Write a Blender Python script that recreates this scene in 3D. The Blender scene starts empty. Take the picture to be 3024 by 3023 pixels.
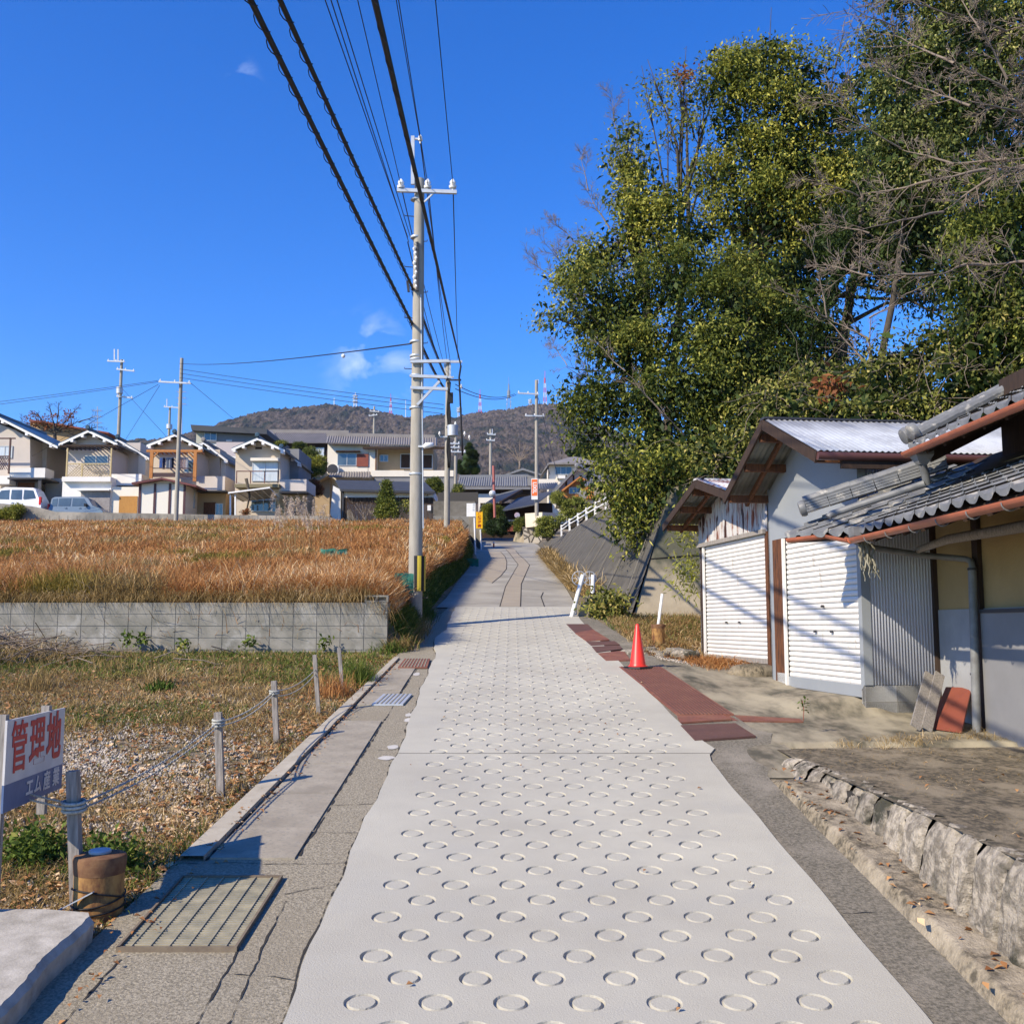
import bpy, bmesh, math, random
import numpy as np
from mathutils import Vector, Matrix, Quaternion
R = math.radians
sc = bpy.context.scene
COL = sc.collection
random.seed(7); rng = np.random.default_rng(11)

# ------------------------------------------------------------------ camera, sky, sun
F = 3028.0; CX = 1512.0; CY = 1511.5; EYE = 2.3; PITCH = math.atan((1846-CY)/F); M = 0.107
cam = bpy.data.cameras.new('camera'); camo = bpy.data.objects.new('camera', cam); COL.objects.link(camo)
camo.location = (0, 0, EYE); camo.rotation_euler = (R(90)+PITCH, 0, 0)
cam.sensor_width = 36; cam.lens = 36*F/3024; cam.clip_end = 12000; cam.clip_start = .05
sc.camera = camo
sc.view_settings.view_transform = 'Standard'; sc.view_settings.look = 'None'
sc.view_settings.exposure = 0.52; sc.view_settings.gamma = 1
SUN_EL = R(35); SUN_DIR = Vector((.785*math.cos(SUN_EL), .62*math.cos(SUN_EL), -math.sin(SUN_EL))).normalized()
sl = bpy.data.lights.new('sun', 'SUN'); sl.energy = 5.0; sl.angle = R(.5); sl.color = (1, .875, .68)
so = bpy.data.objects.new('sun', sl); COL.objects.link(so); so.rotation_euler = SUN_DIR.to_track_quat('-Z', 'Y').to_euler()
w = bpy.data.worlds.new('World'); sc.world = w; w.use_nodes = True
nt = w.node_tree; nt.nodes.clear()
out = nt.nodes.new('ShaderNodeOutputWorld'); bg = nt.nodes.new('ShaderNodeBackground')
sky = nt.nodes.new('ShaderNodeTexSky'); sky.sky_type = 'NISHITA'; sky.sun_disc = False
sky.sun_elevation = SUN_EL; sky.sun_rotation = R(232); sky.altitude = 300; sky.air_density = 1.0; sky.dust_density = .1; sky.ozone_density = 3.0
hs = nt.nodes.new('ShaderNodeHueSaturation'); hs.inputs['Saturation'].default_value = 1.38; hs.inputs['Hue'].default_value = .505
# thin wisps of cloud low over the ridge
geo = nt.nodes.new('ShaderNodeTexCoord'); mp = nt.nodes.new('ShaderNodeMapping'); mp.inputs['Scale'].default_value = (9, 9, 16)
nz = nt.nodes.new('ShaderNodeTexNoise'); nz.inputs['Scale'].default_value = 2.2; nz.inputs['Detail'].default_value = 7; nz.inputs['Distortion'].default_value = .5
cr = nt.nodes.new('ShaderNodeValToRGB'); cr.color_ramp.elements[0].position = .47; cr.color_ramp.elements[1].position = .75
nt.links.new(geo.outputs['Generated'], mp.inputs['Vector']); nt.links.new(mp.outputs[0], nz.inputs['Vector']); nt.links.new(nz.outputs['Fac'], cr.inputs[0])
def cloud_spot(px, py, width, squash):
    u = (px-CX)/F; v = (CY-py)/F; c, s = math.cos(PITCH), math.sin(PITCH)
    d = Vector((u, c-v*s, s+v*c)).normalized()
    sub = nt.nodes.new('ShaderNodeVectorMath'); sub.operation = 'SUBTRACT'; sub.inputs[1].default_value = d
    nt.links.new(geo.outputs['Generated'], sub.inputs[0])
    ml = nt.nodes.new('ShaderNodeVectorMath'); ml.operation = 'MULTIPLY'; ml.inputs[1].default_value = (1/width, 1/width, 1/(width*squash))
    nt.links.new(sub.outputs[0], ml.inputs[0])
    ln = nt.nodes.new('ShaderNodeVectorMath'); ln.operation = 'LENGTH'; nt.links.new(ml.outputs[0], ln.inputs[0])
    mr = nt.nodes.new('ShaderNodeMapRange'); mr.inputs[1].default_value = 0; mr.inputs[2].default_value = 1; mr.inputs[3].default_value = 1; mr.inputs[4].default_value = 0
    mr.interpolation_type = 'SMOOTHSTEP'
    nt.links.new(ln.outputs['Value'], mr.inputs[0]); return mr.outputs[0]
prev = None
for a in ((1090, 1050, .06, 1.0), (1150, 1120, .05, .9), (720, 250, .02, 1.6)):
    o_ = cloud_spot(*a)
    if prev is None: prev = o_
    else:
        mx = nt.nodes.new('ShaderNodeMath'); mx.operation = 'MAXIMUM'; nt.links.new(prev, mx.inputs[0]); nt.links.new(o_, mx.inputs[1]); prev = mx.outputs[0]
mm = nt.nodes.new('ShaderNodeMath'); mm.operation = 'MULTIPLY'; nt.links.new(prev, mm.inputs[0]); nt.links.new(cr.outputs[0], mm.inputs[1])
m2 = nt.nodes.new('ShaderNodeMath'); m2.operation = 'MULTIPLY'; m2.inputs[1].default_value = .8; nt.links.new(mm.outputs[0], m2.inputs[0])
mix = nt.nodes.new('ShaderNodeMix'); mix.data_type = 'RGBA'; mix.inputs['B'].default_value = (6.2, 7.2, 9.0, 1)
tint = nt.nodes.new('ShaderNodeMix'); tint.data_type = 'RGBA'; tint.blend_type = 'MULTIPLY'; tint.inputs['Factor'].default_value = 1; tint.inputs['B'].default_value = (.78, 1.08, 1.50, 1)
nt.links.new(sky.outputs[0], hs.inputs['Color']); nt.links.new(hs.outputs[0], tint.inputs['A']); nt.links.new(tint.outputs['Result'], mix.inputs['A'])
nt.links.new(m2.outputs[0], mix.inputs['Factor']); nt.links.new(mix.outputs['Result'], bg.inputs[0]); bg.inputs[1].default_value = .112
nt.links.new(bg.outputs[0], out.inputs[0])

# ------------------------------------------------------------------ helpers: pixels of the photograph to metres
def ray(px, py):
    u = (px-CX)/F; v = (CY-py)/F; c, s = math.cos(PITCH), math.sin(PITCH)
    return Vector((u, c-v*s, s+v*c))
def P(px, py, Y):
    r = ray(px, py); t = Y/r.y
    return Vector((r.x*t, Y, EYE+r.z*t))
def G(px, py, dz=0):
    r = ray(px, py); t = (EYE-dz)/(M*r.y-r.z)
    return Vector((r.x*t, r.y*t, EYE+r.z*t))
def D(x, y): return x*1.5652, y*1.5652              # overview picture to native pixels
def PD(x, y, Y): return P(*D(x, y), Y)
def Z1(x, y): return x/2.7586, 950+y/2.7586
def Z2(x, y): return 600+x/2.76, 1050+y/2.76
def Z3(x, y): return 1150+x/2.7586, 1050+y/2.7586
def Z4(x, y): return 1900+x*.5818, 1100+y*.5818

# ------------------------------------------------------------------ materials
def _nodes(name):
    m = bpy.data.materials.new(name); m.use_nodes = True; n = m.node_tree; b = n.nodes['Principled BSDF']
    return m, n, b
def mat(name, c1, c2=None, scale=3, rough=.8, bump=0, bscale=30, metal=0, spec=.3, stretch=(1, 1, 1), c3=None, scale3=1, lo=.35, hi=.65, lo3=.45, hi3=.6, bdist=.02, trans=0, island=0, alpha=1, coat=0, rot=(0, 0, 0)):
    m, n, b = _nodes(name)
    N, L = n.nodes, n.links
    tc = N.new('ShaderNodeTexCoord'); mp = N.new('ShaderNodeMapping'); mp.inputs['Scale'].default_value = stretch; mp.inputs['Rotation'].default_value = rot
    L.new(tc.outputs['Object'], mp.inputs[0])
    def noise(s, det=8, seed=0):
        z = N.new('ShaderNodeTexNoise'); z.noise_dimensions = '4D'; z.inputs['W'].default_value = seed; z.inputs['Scale'].default_value = s; z.inputs['Detail'].default_value = det; z.inputs['Roughness'].default_value = .62
        L.new(mp.outputs[0], z.inputs['Vector']); return z.outputs['Fac']
    def ramp(f, lo, hi):
        r = N.new('ShaderNodeMapRange'); r.inputs[1].default_value = lo; r.inputs[2].default_value = hi; L.new(f, r.inputs[0]); return r.outputs[0]
    def mixc(f, a, bb):
        x = N.new('ShaderNodeMix'); x.data_type = 'RGBA'; L.new(f, x.inputs['Factor'])
        for k, val in (('A', a), ('B', bb)):
            if isinstance(val, tuple): x.inputs[k].default_value = (*val, 1)
            else: L.new(val, x.inputs[k])
        return x.outputs['Result']
    col = None
    if c2: col = mixc(ramp(noise(scale, 8, 1.3), lo, hi), c1, c2)
    if c3: col = mixc(ramp(noise(scale3, 6, 7.7), lo3, hi3), col if col else c1, c3)
    if island:
        g = N.new('ShaderNodeNewGeometry'); h = N.new('ShaderNodeHueSaturation')
        r = N.new('ShaderNodeMapRange'); r.inputs[3].default_value = 1-island; r.inputs[4].default_value = 1+island
        L.new(g.outputs['Random Per Island'], r.inputs[0]); L.new(r.outputs[0], h.inputs['Value'])
        if col: L.new(col, h.inputs['Color'])
        else: h.inputs['Color'].default_value = (*c1, 1)
        col = h.outputs[0]
    if col: L.new(col, b.inputs['Base Color'])
    else: b.inputs['Base Color'].default_value = (*c1, 1)
    b.inputs['Roughness'].default_value = rough; b.inputs['Metallic'].default_value = metal
    b.inputs['Specular IOR Level'].default_value = spec; b.inputs['Coat Weight'].default_value = coat
    if trans: b.inputs['Transmission Weight'].default_value = trans
    if bump:
        bp = N.new('ShaderNodeBump'); bp.inputs['Strength'].default_value = bump; bp.inputs['Distance'].default_value = bdist
        L.new(noise(bscale, 10, 3.1), bp.inputs['Height']); L.new(bp.outputs[0], b.inputs['Normal'])
    return m
def leafmat(name, c1, c2, c3=None, translucent=.32, rough=.6, spec=.22, sat=1.0, clump=.35):
    """leaves: a colour per leaf, drawn between the given ones, a little light passing through"""
    m, n, b = _nodes(name); N, L = n.nodes, n.links
    g = N.new('ShaderNodeNewGeometry'); cr = N.new('ShaderNodeValToRGB'); e = cr.color_ramp.elements
    e[0].color = (*c1, 1); e[1].color = (*c2, 1)
    if c3: x = e.new(.9); x.color = (*c2, 1); e[-1].color = (*c3, 1)
    tc = N.new('ShaderNodeTexCoord'); nz = N.new('ShaderNodeTexNoise'); nz.inputs['Scale'].default_value = clump; nz.inputs['Detail'].default_value = 4
    L.new(tc.outputs['Object'], nz.inputs['Vector'])
    ma = N.new('ShaderNodeMath'); ma.operation = 'MULTIPLY_ADD'; ma.inputs[1].default_value = 1.6; ma.inputs[2].default_value = -.8; L.new(nz.outputs['Fac'], ma.inputs[0])
    ad = N.new('ShaderNodeMath'); ad.operation = 'ADD'; ad.use_clamp = True; L.new(g.outputs['Random Per Island'], ad.inputs[0]); L.new(ma.outputs[0], ad.inputs[1])
    L.new(ad.outputs[0], cr.inputs[0]); L.new(cr.outputs[0], b.inputs['Base Color'])
    b.inputs['Roughness'].default_value = rough; b.inputs['Specular IOR Level'].default_value = spec
    if translucent:
        t = N.new('ShaderNodeBsdfTranslucent'); L.new(cr.outputs[0], t.inputs['Color']); ms = N.new('ShaderNodeMixShader'); ms.inputs[0].default_value = translucent
        L.new(b.outputs[0], ms.inputs[1]); L.new(t.outputs[0], ms.inputs[2]); L.new(ms.outputs[0], N['Material Output'].inputs[0])
    return m
def glassmat(name, tint=(.05, .07, .08), rough=.06):
    return mat(name, tint, tuple(c*1.8 for c in tint), scale=.8, rough=rough, spec=.8, coat=.5)

# ------------------------------------------------------------------ helpers: meshes
def origin(o):
    v = Vector()
    while o: v += o.location; o = o.parent
    return v
def tag(o, label=None, cat=None, group=None, kind=None):
    if label: o['label'] = label
    if cat: o['category'] = cat
    if group: o['group'] = group
    if kind: o['kind'] = kind
    return o
def empty(name, loc, label, cat, group=None):
    o = bpy.data.objects.new(name, None); COL.objects.link(o); o.location = loc; o.empty_display_size = .2
    return tag(o, label, cat, group)
class MB:
    def __init__(s): s.v = []; s.f = []; s.m = []; s.cur = 0
    def add(s, vs, fs):
        k = len(s.v); s.v += [Vector(a) for a in vs]; s.f += [tuple(i+k for i in f) for f in fs]; s.m += [s.cur]*len(fs); return s
    def quad(s, *p): return s.add(p, [tuple(range(len(p)))])
    def prism(s, pts, d):
        n = len(pts); pts = [Vector(p) for p in pts]; d = Vector(d)
        return s.add(pts+[p+d for p in pts], [tuple(range(n)), tuple(range(2*n-1, n-1, -1))]+[(i, i+n, (i+1) % n+n, (i+1) % n) for i in range(n)])
    def box(s, a, b, mtx=None):
        x0, x1 = sorted((a[0], b[0])); y0, y1 = sorted((a[1], b[1])); z0, z1 = sorted((a[2], b[2]))
        vs = [Vector(p) for p in ((x0, y0, z0), (x1, y0, z0), (x1, y1, z0), (x0, y1, z0), (x0, y0, z1), (x1, y0, z1), (x1, y1, z1), (x0, y1, z1))]
        if mtx: vs = [mtx @ p for p in vs]
        return s.add(vs, [(0, 3, 2, 1), (4, 5, 6, 7), (0, 1, 5, 4), (1, 2, 6, 5), (2, 3, 7, 6), (3, 0, 4, 7)])
    def bar(s, a, b, w, h, up=(0, 0, 1)):
        a = Vector(a); b = Vector(b); d = (b-a); L = d.length; d.normalize(); up = Vector(up)
        if abs(d.dot(up)) > .98: up = Vector((0, 1, 0))
        sx = d.cross(up).normalized(); u = sx.cross(d)
        vs = [a+sx*i*w/2+u*j*h/2 for i, j in ((-1, -1), (1, -1), (1, 1), (-1, 1))]+[b+sx*i*w/2+u*j*h/2 for i, j in ((-1, -1), (1, -1), (1, 1), (-1, 1))]
        return s.add(vs, [(3, 2, 1, 0), (4, 5, 6, 7), (0, 1, 5, 4), (1, 2, 6, 5), (2, 3, 7, 6), (3, 0, 4, 7)])
    def tube(s, pts, r, n=8, cap=True, r1=None):
        pts = [Vector(p) for p in pts]; m_ = len(pts); rs = r if isinstance(r, (list, tuple)) else [r+((r1 if r1 is not None else r)-r)*i/(m_-1) for i in range(m_)]
        t = (pts[1]-pts[0]).normalized(); up = Vector((0, 0, 1)) if abs(t.z) < .9 else Vector((1, 0, 0)); nx = t.cross(up).normalized()
        vs = []
        for i, p in enumerate(pts):
            t2 = (pts[min(i+1, m_-1)]-pts[max(i-1, 0)]).normalized(); nx = (nx-t2*nx.dot(t2)).normalized(); ny = t2.cross(nx)
            for k in range(n):
                a = 2*math.pi*k/n; vs.append(p+(nx*math.cos(a)+ny*math.sin(a))*rs[i])
        fs = [(i*n+k, i*n+(k+1) % n, (i+1)*n+(k+1) % n, (i+1)*n+k) for i in range(m_-1) for k in range(n)]
        if cap: fs += [tuple(range(n-1, -1, -1)), tuple(range((m_-1)*n, m_*n))]
        return s.add(vs, fs)
    def lathe(s, c, prof, n=24, axis=(0, 0, 1)):
        c = Vector(c); ax = Vector(axis).normalized(); q = Vector((0, 0, 1)).rotation_difference(ax)
        vs = [c+q @ Vector((r*math.cos(2*math.pi*k/n), r*math.sin(2*math.pi*k/n), z)) for r, z in prof for k in range(n)]
        m_ = len(prof)
        return s.add(vs, [(i*n+k, i*n+(k+1) % n, (i+1)*n+(k+1) % n, (i+1)*n+k) for i in range(m_-1) for k in range(n)]+[tuple(range(n-1, -1, -1)), tuple(range((m_-1)*n, m_*n))])
    def wave(s, a0, a1, b1, b0, n, amp, k=6, thick=.004, shape=None):
        """corrugated sheet: n waves along a0->a1, edges a0a1 and b0b1"""
        a0, a1, b0, b1 = map(Vector, (a0, a1, b0, b1)); nr = (a1-a0).cross(b0-a0).normalized(); m_ = n*k
        f = shape or (lambda t: math.sin(2*math.pi*t))
        top = []; 
        for i in range(m_+1):
            o = nr*amp*f(i/k); t = i/m_
            top += [a0.lerp(a1, t)+o, b0.lerp(b1, t)+o]
        bot = [p-nr*thick for p in top]; q = len(top)
        fs = [(2*i, 2*i+2, 2*i+3, 2*i+1) for i in range(m_)]+[(q+2*i+1, q+2*i+3, q+2*i+2, q+2*i) for i in range(m_)]
        fs += [(2*i, q+2*i, q+2*i+2, 2*i+2) for i in range(m_)]+[(2*i+1, 2*i+3, q+2*i+3, q+2*i+1) for i in range(m_)]
        return s.add(top+bot, fs)
    def build(s, name, m, parent=None, smooth=False, kind=None):
        o0 = origin(parent); me = bpy.data.meshes.new(name)
        me.from_pydata([tuple(v-o0) for v in s.v], [], s.f)
        for x in (m if isinstance(m, (list, tuple)) else [m]): me.materials.append(x)
        if isinstance(m, (list, tuple)): me.polygons.foreach_set('material_index', s.m)
        bm = bmesh.new(); bm.from_mesh(me); bmesh.ops.recalc_face_normals(bm, faces=bm.faces); bm.to_mesh(me); bm.free()
        if smooth: me.polygons.foreach_set('use_smooth', [True]*len(me.polygons)); 
        if smooth == 'auto':
            try: me.set_sharp_from_angle(angle=R(40))
            except Exception: pass
        me.update(); o = bpy.data.objects.new(name, me); COL.objects.link(o)
        if parent: o.parent = parent
        if kind: o['kind'] = kind
        return o
def np_mesh(name, V, Q, m, parent=None, kind=None, smooth=False):
    """V (n,3), Q (m,k) index array, k = 3 or 4"""
    me = bpy.data.meshes.new(name); o0 = np.array(origin(parent)); V = (V-o0).astype(np.float32); k = Q.shape[1]
    me.vertices.add(len(V)); me.vertices.foreach_set('co', V.ravel())
    me.loops.add(Q.size); me.loops.foreach_set('vertex_index', Q.ravel().astype(np.int32))
    me.polygons.add(len(Q)); me.polygons.foreach_set('loop_start', np.arange(0, Q.size, k, dtype=np.int32))
    try: me.polygons.foreach_set('loop_total', np.full(len(Q), k, dtype=np.int32))
    except Exception: pass
    for x in (m if isinstance(m, (list, tuple)) else [m]): me.materials.append(x)
    me.update(calc_edges=True); me.validate()
    if smooth: me.polygons.foreach_set('use_smooth', np.ones(len(me.polygons), dtype=bool))
    o = bpy.data.objects.new(name, me); COL.objects.link(o)
    if parent: o.parent = parent
    if kind: o['kind'] = kind
    return o
def copy_tree(o, parent=None):
    kids = [c for c in bpy.data.objects if c.parent == o]
    c = o.copy(); COL.objects.link(c); c.parent = parent
    for k in kids: copy_tree(k, c)
    return c
def vnoise(x, y, seed=0, octv=4, per=.5):
    """value noise on numpy arrays"""
    tot = np.zeros_like(x, dtype=float); a = 1; fr = 1; s_ = 0
    for o in range(octv):
        xi = np.floor(x*fr).astype(int); yi = np.floor(y*fr).astype(int); xf = x*fr-xi; yf = y*fr-yi
        xf = xf*xf*(3-2*xf); yf = yf*yf*(3-2*yf)
        def h(i, j):
            n = (i*374761393+j*668265263+(seed+o)*982451653) & 0x7fffffff
            n = ((n ^ (n >> 13))*1274126177) & 0x7fffffff
            return ((n ^ (n >> 16)) & 0xffff)/65535.0
        v = (h(xi, yi)*(1-xf)+h(xi+1, yi)*xf)*(1-yf)+(h(xi, yi+1)*(1-xf)+h(xi+1, yi+1)*xf)*yf
        tot += v*a; s_ += a; a *= per; fr *= 2
    return tot/s_-.5
def text_mesh(name, s, size, mtx, m, parent, extrude=.001, bold=.0, sx=1, sy=1):
    cu = bpy.data.curves.new(name, 'FONT'); cu.body = s; cu.size = size; cu.extrude = extrude; cu.offset = bold; cu.align_x = 'CENTER'; cu.align_y = 'CENTER'; cu.resolution_u = 3
    t = bpy.data.objects.new(name, cu); COL.objects.link(t); bpy.context.view_layer.update()
    dg = bpy.context.evaluated_depsgraph_get(); me = bpy.data.meshes.new_from_object(t.evaluated_get(dg)); bpy.data.objects.remove(t)
    me.materials.clear(); me.materials.append(m)
    o0 = origin(parent)
    me.transform(Matrix.Translation(-o0) @ mtx @ Matrix.Diagonal((sx, sy, 1, 1)))
    o = bpy.data.objects.new(name, me); COL.objects.link(o); o.parent = parent; return o
def frame_mtx(c, xdir, up=(0, 0, 1)):
    x = Vector(xdir).normalized(); z = x.cross(Vector(up)).normalized(); y = z.cross(x)
    m = Matrix((x, y, z)).transposed().to_4x4(); m.translation = c; return m

# ------------------------------------------------------------------ palette
C = {}
C['ring'] = mat('fresh_concrete', (.47, .45, .375), (.385, .365, .305), scale=.8, rough=.88, bump=.8, bscale=110, bdist=.005, c3=(.40, .385, .33), scale3=2.1, lo3=.5, hi3=.7, stretch=(1, 1, 1))
C['aggregate'] = mat('old_aggregate_concrete', (.35, .31, .23), (.20, .175, .125), scale=60, rough=.9, bump=.9, bscale=60, bdist=.012, c3=(.26, .225, .16), scale3=1.3, lo3=.5, hi3=.72, lo=.43, hi=.57)
C['lid'] = mat('grey_concrete_lid', (.36, .32, .25), (.25, .22, .17), scale=4, rough=.9, bump=.5, bscale=120, bdist=.005, c3=(.20, .19, .165), scale3=45, lo3=.52, hi3=.7)
C['kerb'] = mat('pale_kerb_concrete', (.44, .40, .32), (.34, .30, .23), scale=6, rough=.9, bump=.4, bscale=90, bdist=.004)
C['white_slab'] = mat('whitish_concrete', (.47, .435, .37), (.27, .245, .20), scale=7, rough=.9, bump=.6, bscale=60, bdist=.006)
C['uproad'] = mat('old_grey_road', (.30, .28, .235), (.23, .215, .18), scale=1.3, rough=.9, bump=.4, bscale=60, bdist=.005, c3=(.35, .33, .28), scale3=.5)
C['beige'] = mat('beige_road_patch', (.34, .295, .225), (.29, .25, .195), scale=1.5, rough=.9, bump=.3, bscale=60, bdist=.004)
C['crack'] = mat('dark_crack_and_gap_shade', (.035, .032, .028), rough=1)
C['asphalt'] = mat('dark_asphalt', (.10, .10, .105), (.075, .075, .08), scale=3, rough=.9)
C['soil'] = mat('dry_soil', (.22, .16, .095), (.12, .11, .05), scale=2.2, rough=1, bump=.8, bscale=25, bdist=.04, c3=(.24, .20, .15), scale3=6)
C['terrace'] = mat('mossy_weathered_concrete', (.215, .175, .115), (.07, .06, .042), scale=18, rough=.95, bump=.9, bscale=60, bdist=.014, c3=(.27, .225, .155), scale3=1.6, stretch=(1.5, .8, 1), lo=.4, hi=.58, lo3=.5, hi3=.62)
C['apron'] = mat('stained_apron_concrete', (.25, .215, .155), (.085, .078, .056), scale=3.4, rough=.92, bump=.4, bscale=60, bdist=.006, c3=(.34, .30, .215), scale3=.9, stretch=(1.5, .7, 1), lo=.4, hi=.6)
C['stone'] = mat('rough_granite', (.42, .37, .30), (.20, .175, .14), scale=16, rough=.95, bump=1, bscale=30, bdist=.05, c3=(.06, .058, .042), scale3=2.6, lo3=.54, hi3=.62, lo=.42, hi=.58, island=.22)
C['block'] = mat('grey_concrete_block', (.29, .275, .24), (.17, .165, .14), scale=3.2, rough=.95, bump=.4, bscale=70, bdist=.004, c3=(.40, .39, .36), scale3=2.2, lo3=.54, hi3=.7)
C['joint'] = mat('mortar_joint', (.21, .20, .18), rough=1)
C['block2'] = mat('dark_block', (.19, .175, .15), (.12, .11, .09), scale=2, rough=.95, bump=.3)
C['revet'] = mat('dark_revetment_concrete', (.105, .097, .083), (.06, .056, .048), scale=1.2, rough=.95, bump=.5, bscale=25, bdist=.02, stretch=(3, 3, .6))
C['revet2'] = mat('light_revetment_concrete', (.38, .33, .24), (.25, .21, .15), scale=.8, rough=.95, bump=.4, bscale=25, bdist=.02, c3=(.085, .085, .06), scale3=.55, lo3=.48, hi3=.62)
C['pole'] = mat('pale_pole_concrete', (.36, .335, .285), (.27, .25, .21), scale=4, rough=.85, bump=.2, bscale=60, bdist=.003, stretch=(3, 3, .5))
C['galv'] = mat('galvanised_steel', (.50, .53, .56), (.42, .45, .48), scale=6, rough=.5, metal=.35)
C['black'] = mat('black_rubber', (.012, .012, .014), rough=.55)
C['darkmetal'] = mat('dark_metal', (.05, .05, .055), rough=.5, metal=.3)
C['paleblock'] = mat('pale_concrete_block', (.44, .44, .43), (.36, .36, .35), scale=3, rough=.95, bump=.3, bscale=70, bdist=.003)
C['aggdark'] = mat('dirty_aggregate_strip', (.225, .20, .155), (.115, .105, .08), scale=40, rough=.95, bump=.9, bscale=60, bdist=.012, c3=(.28, .25, .20), scale3=1.6, lo3=.5, hi3=.7, lo=.42, hi=.6)
C['dab'] = mat('thin_mortar_smear', (.52, .50, .46), (.42, .40, .36), scale=9, rough=.9)
C['white'] = mat('white_paint', (.78, .78, .77), (.70, .70, .68), scale=4, rough=.5)
C['shutter'] = mat('white_shutter_steel', (.70, .68, .645), (.62, .60, .57), scale=2, rough=.5, spec=.4, c3=(.45, .40, .34), scale3=4, lo3=.63, hi3=.72, stretch=(3, 3, .5))
C['red'] = mat('red_plastic', (.75, .035, .022), (.62, .03, .02), scale=5, rough=.38, spec=.5)
C['rustplate'] = mat('rusty_steel_plate', (.23, .085, .055), (.15, .065, .05), scale=22, rough=.75, bump=.3, bscale=60, c3=(.26, .12, .075), scale3=3, lo3=.5, hi3=.7)
C['darkplate'] = mat('dark_rubber_mat', (.13, .065, .052), (.095, .05, .042), scale=4, rough=.8, bump=.3)
C['rustpipe'] = mat('rusty_yellow_pipe', (.36, .20, .065), (.11, .045, .022), scale=8, lo=.4, hi=.6, stretch=(1.4, 1.4, .7), rough=.8, bump=.5, bscale=40, bdist=.004)
C['rusttop'] = mat('rusty_brown_cap', (.11, .05, .028), (.20, .11, .055), scale=14, rough=.9, bump=.5, bscale=60, bdist=.004)
C['grate'] = mat('steel_grating', (.44, .39, .26), (.26, .24, .17), scale=10, rough=.55, metal=.2)
C['void'] = mat('dark_drain', (.015, .015, .013), rough=1)
C['oldwood'] = mat('weathered_grey_wood', (.34, .31, .28), (.17, .155, .14), scale=10, rough=.9, bump=.5, bscale=30, bdist=.006, stretch=(6, 6, .6))
C['brownwood'] = mat('stained_brown_wood', (.17, .065, .025), (.045, .022, .014), scale=8, rough=.7, bump=.3, stretch=(5, 5, .6))
C['darkwood'] = mat('dark_wood', (.05, .03, .02), (.028, .018, .014), scale=8, rough=.85, stretch=(4, 4, .7))
C['rope'] = mat('grey_rope', (.50, .50, .46), (.22, .22, .19), scale=70, rough=.9)
C['greysheet'] = mat('grey_blue_sheet_metal', (.27, .29, .31), (.24, .26, .28), scale=1.5, rough=.5, spec=.35)
C['corr'] = mat('grey_corrugated_sheet', (.47, .49, .55), (.41, .43, .49), scale=1.5, rough=.5, spec=.4)
C['roofmetal'] = mat('white_zinc_roof', (.56, .59, .62), (.50, .53, .56), scale=1, rough=.35, metal=.15, c3=(.38, .40, .43), scale3=2)
C['roofrust'] = mat('rust_streaked_roof', (.62, .60, .58), (.25, .06, .03), scale=2, rough=.6, stretch=(.4, 3, 1), lo=.5, hi=.6)
C['zincunder'] = mat('zinc_underside', (.20, .21, .19), (.12, .13, .12), scale=5, rough=.6)
C['rustsheet'] = mat('rust_flaked_sheet', (.50, .49, .48), (.22, .075, .04), scale=5, rough=.7, stretch=(1, 2.5, .5), lo=.5, hi=.6, c3=(.05, .022, .02), scale3=2.4, lo3=.56, hi3=.6)
C['tile'] = mat('grey_kawara_tile', (.19, .195, .195), (.11, .113, .118), scale=4, rough=.5, spec=.45, bump=.3, bscale=40, bdist=.004, c3=(.36, .34, .30), scale3=7, lo3=.55, hi3=.64)
C['tilefar'] = mat('far_grey_tile', (.20, .205, .215), (.15, .155, .165), scale=1, rough=.6)
C['tilebrown'] = mat('far_brown_grey_tile', (.235, .215, .20), (.185, .17, .16), scale=1, rough=.6)
C['tileblue'] = mat('blue_glazed_tile', (.03, .06, .085), (.04, .08, .11), scale=2, rough=.35, spec=.5)
C['slate'] = mat('black_slate_roof', (.055, .06, .07), (.045, .05, .058), scale=2, rough=.6)
C['plaster'] = mat('pale_pinkish_render', (.56, .50, .45), (.50, .45, .40), scale=.7, rough=.95)
C['plaster2'] = mat('beige_render', (.55, .47, .37), (.50, .42, .33), scale=.7, rough=.95)
C['plwhite'] = mat('white_render', (.74, .72, .68), (.68, .66, .62), scale=.7, rough=.95)
C['plcream'] = mat('cream_render', (.72, .67, .57), (.66, .61, .52), scale=.7, rough=.95)
C['tan'] = mat('tan_render', (.42, .31, .18), (.36, .26, .15), scale=.7, rough=.95)
C['greywall'] = mat('grey_panel_wall', (.22, .22, .225), (.18, .18, .185), scale=1.2, rough=.8)
C['ochre'] = mat('ochre_clay_wall', (.36, .26, .12), (.30, .215, .10), scale=2, rough=.95, bump=.2)
C['mortar'] = mat('pale_mortar_wall', (.33, .335, .34), (.26, .265, .27), scale=2.2, rough=.9, bump=.2)
C['redboard'] = mat('red_brown_board', (.23, .065, .04), (.19, .052, .033), scale=2, rough=.6)
C['gutter'] = mat('copper_coloured_gutter', (.40, .12, .06), (.28, .085, .045), scale=5, rough=.4, spec=.5)
C['pipegrey'] = mat('grey_plastic_pipe', (.20, .205, .205), (.13, .13, .13), scale=6, rough=.5)
C['glass'] = glassmat('dark_window_glass'); C['curtain'] = mat('curtained_window_glass', (.42, .48, .52), (.60, .64, .66), scale=5, rough=.2, spec=.6, stretch=(5, 1, .2))
C['alu'] = mat('window_frame_aluminium', (.45, .45, .44), rough=.4, metal=.3)
C['orangewood'] = mat('orange_brown_wood', (.45, .19, .05), (.34, .13, .035), scale=4, rough=.6, stretch=(4, 4, .6))
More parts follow.
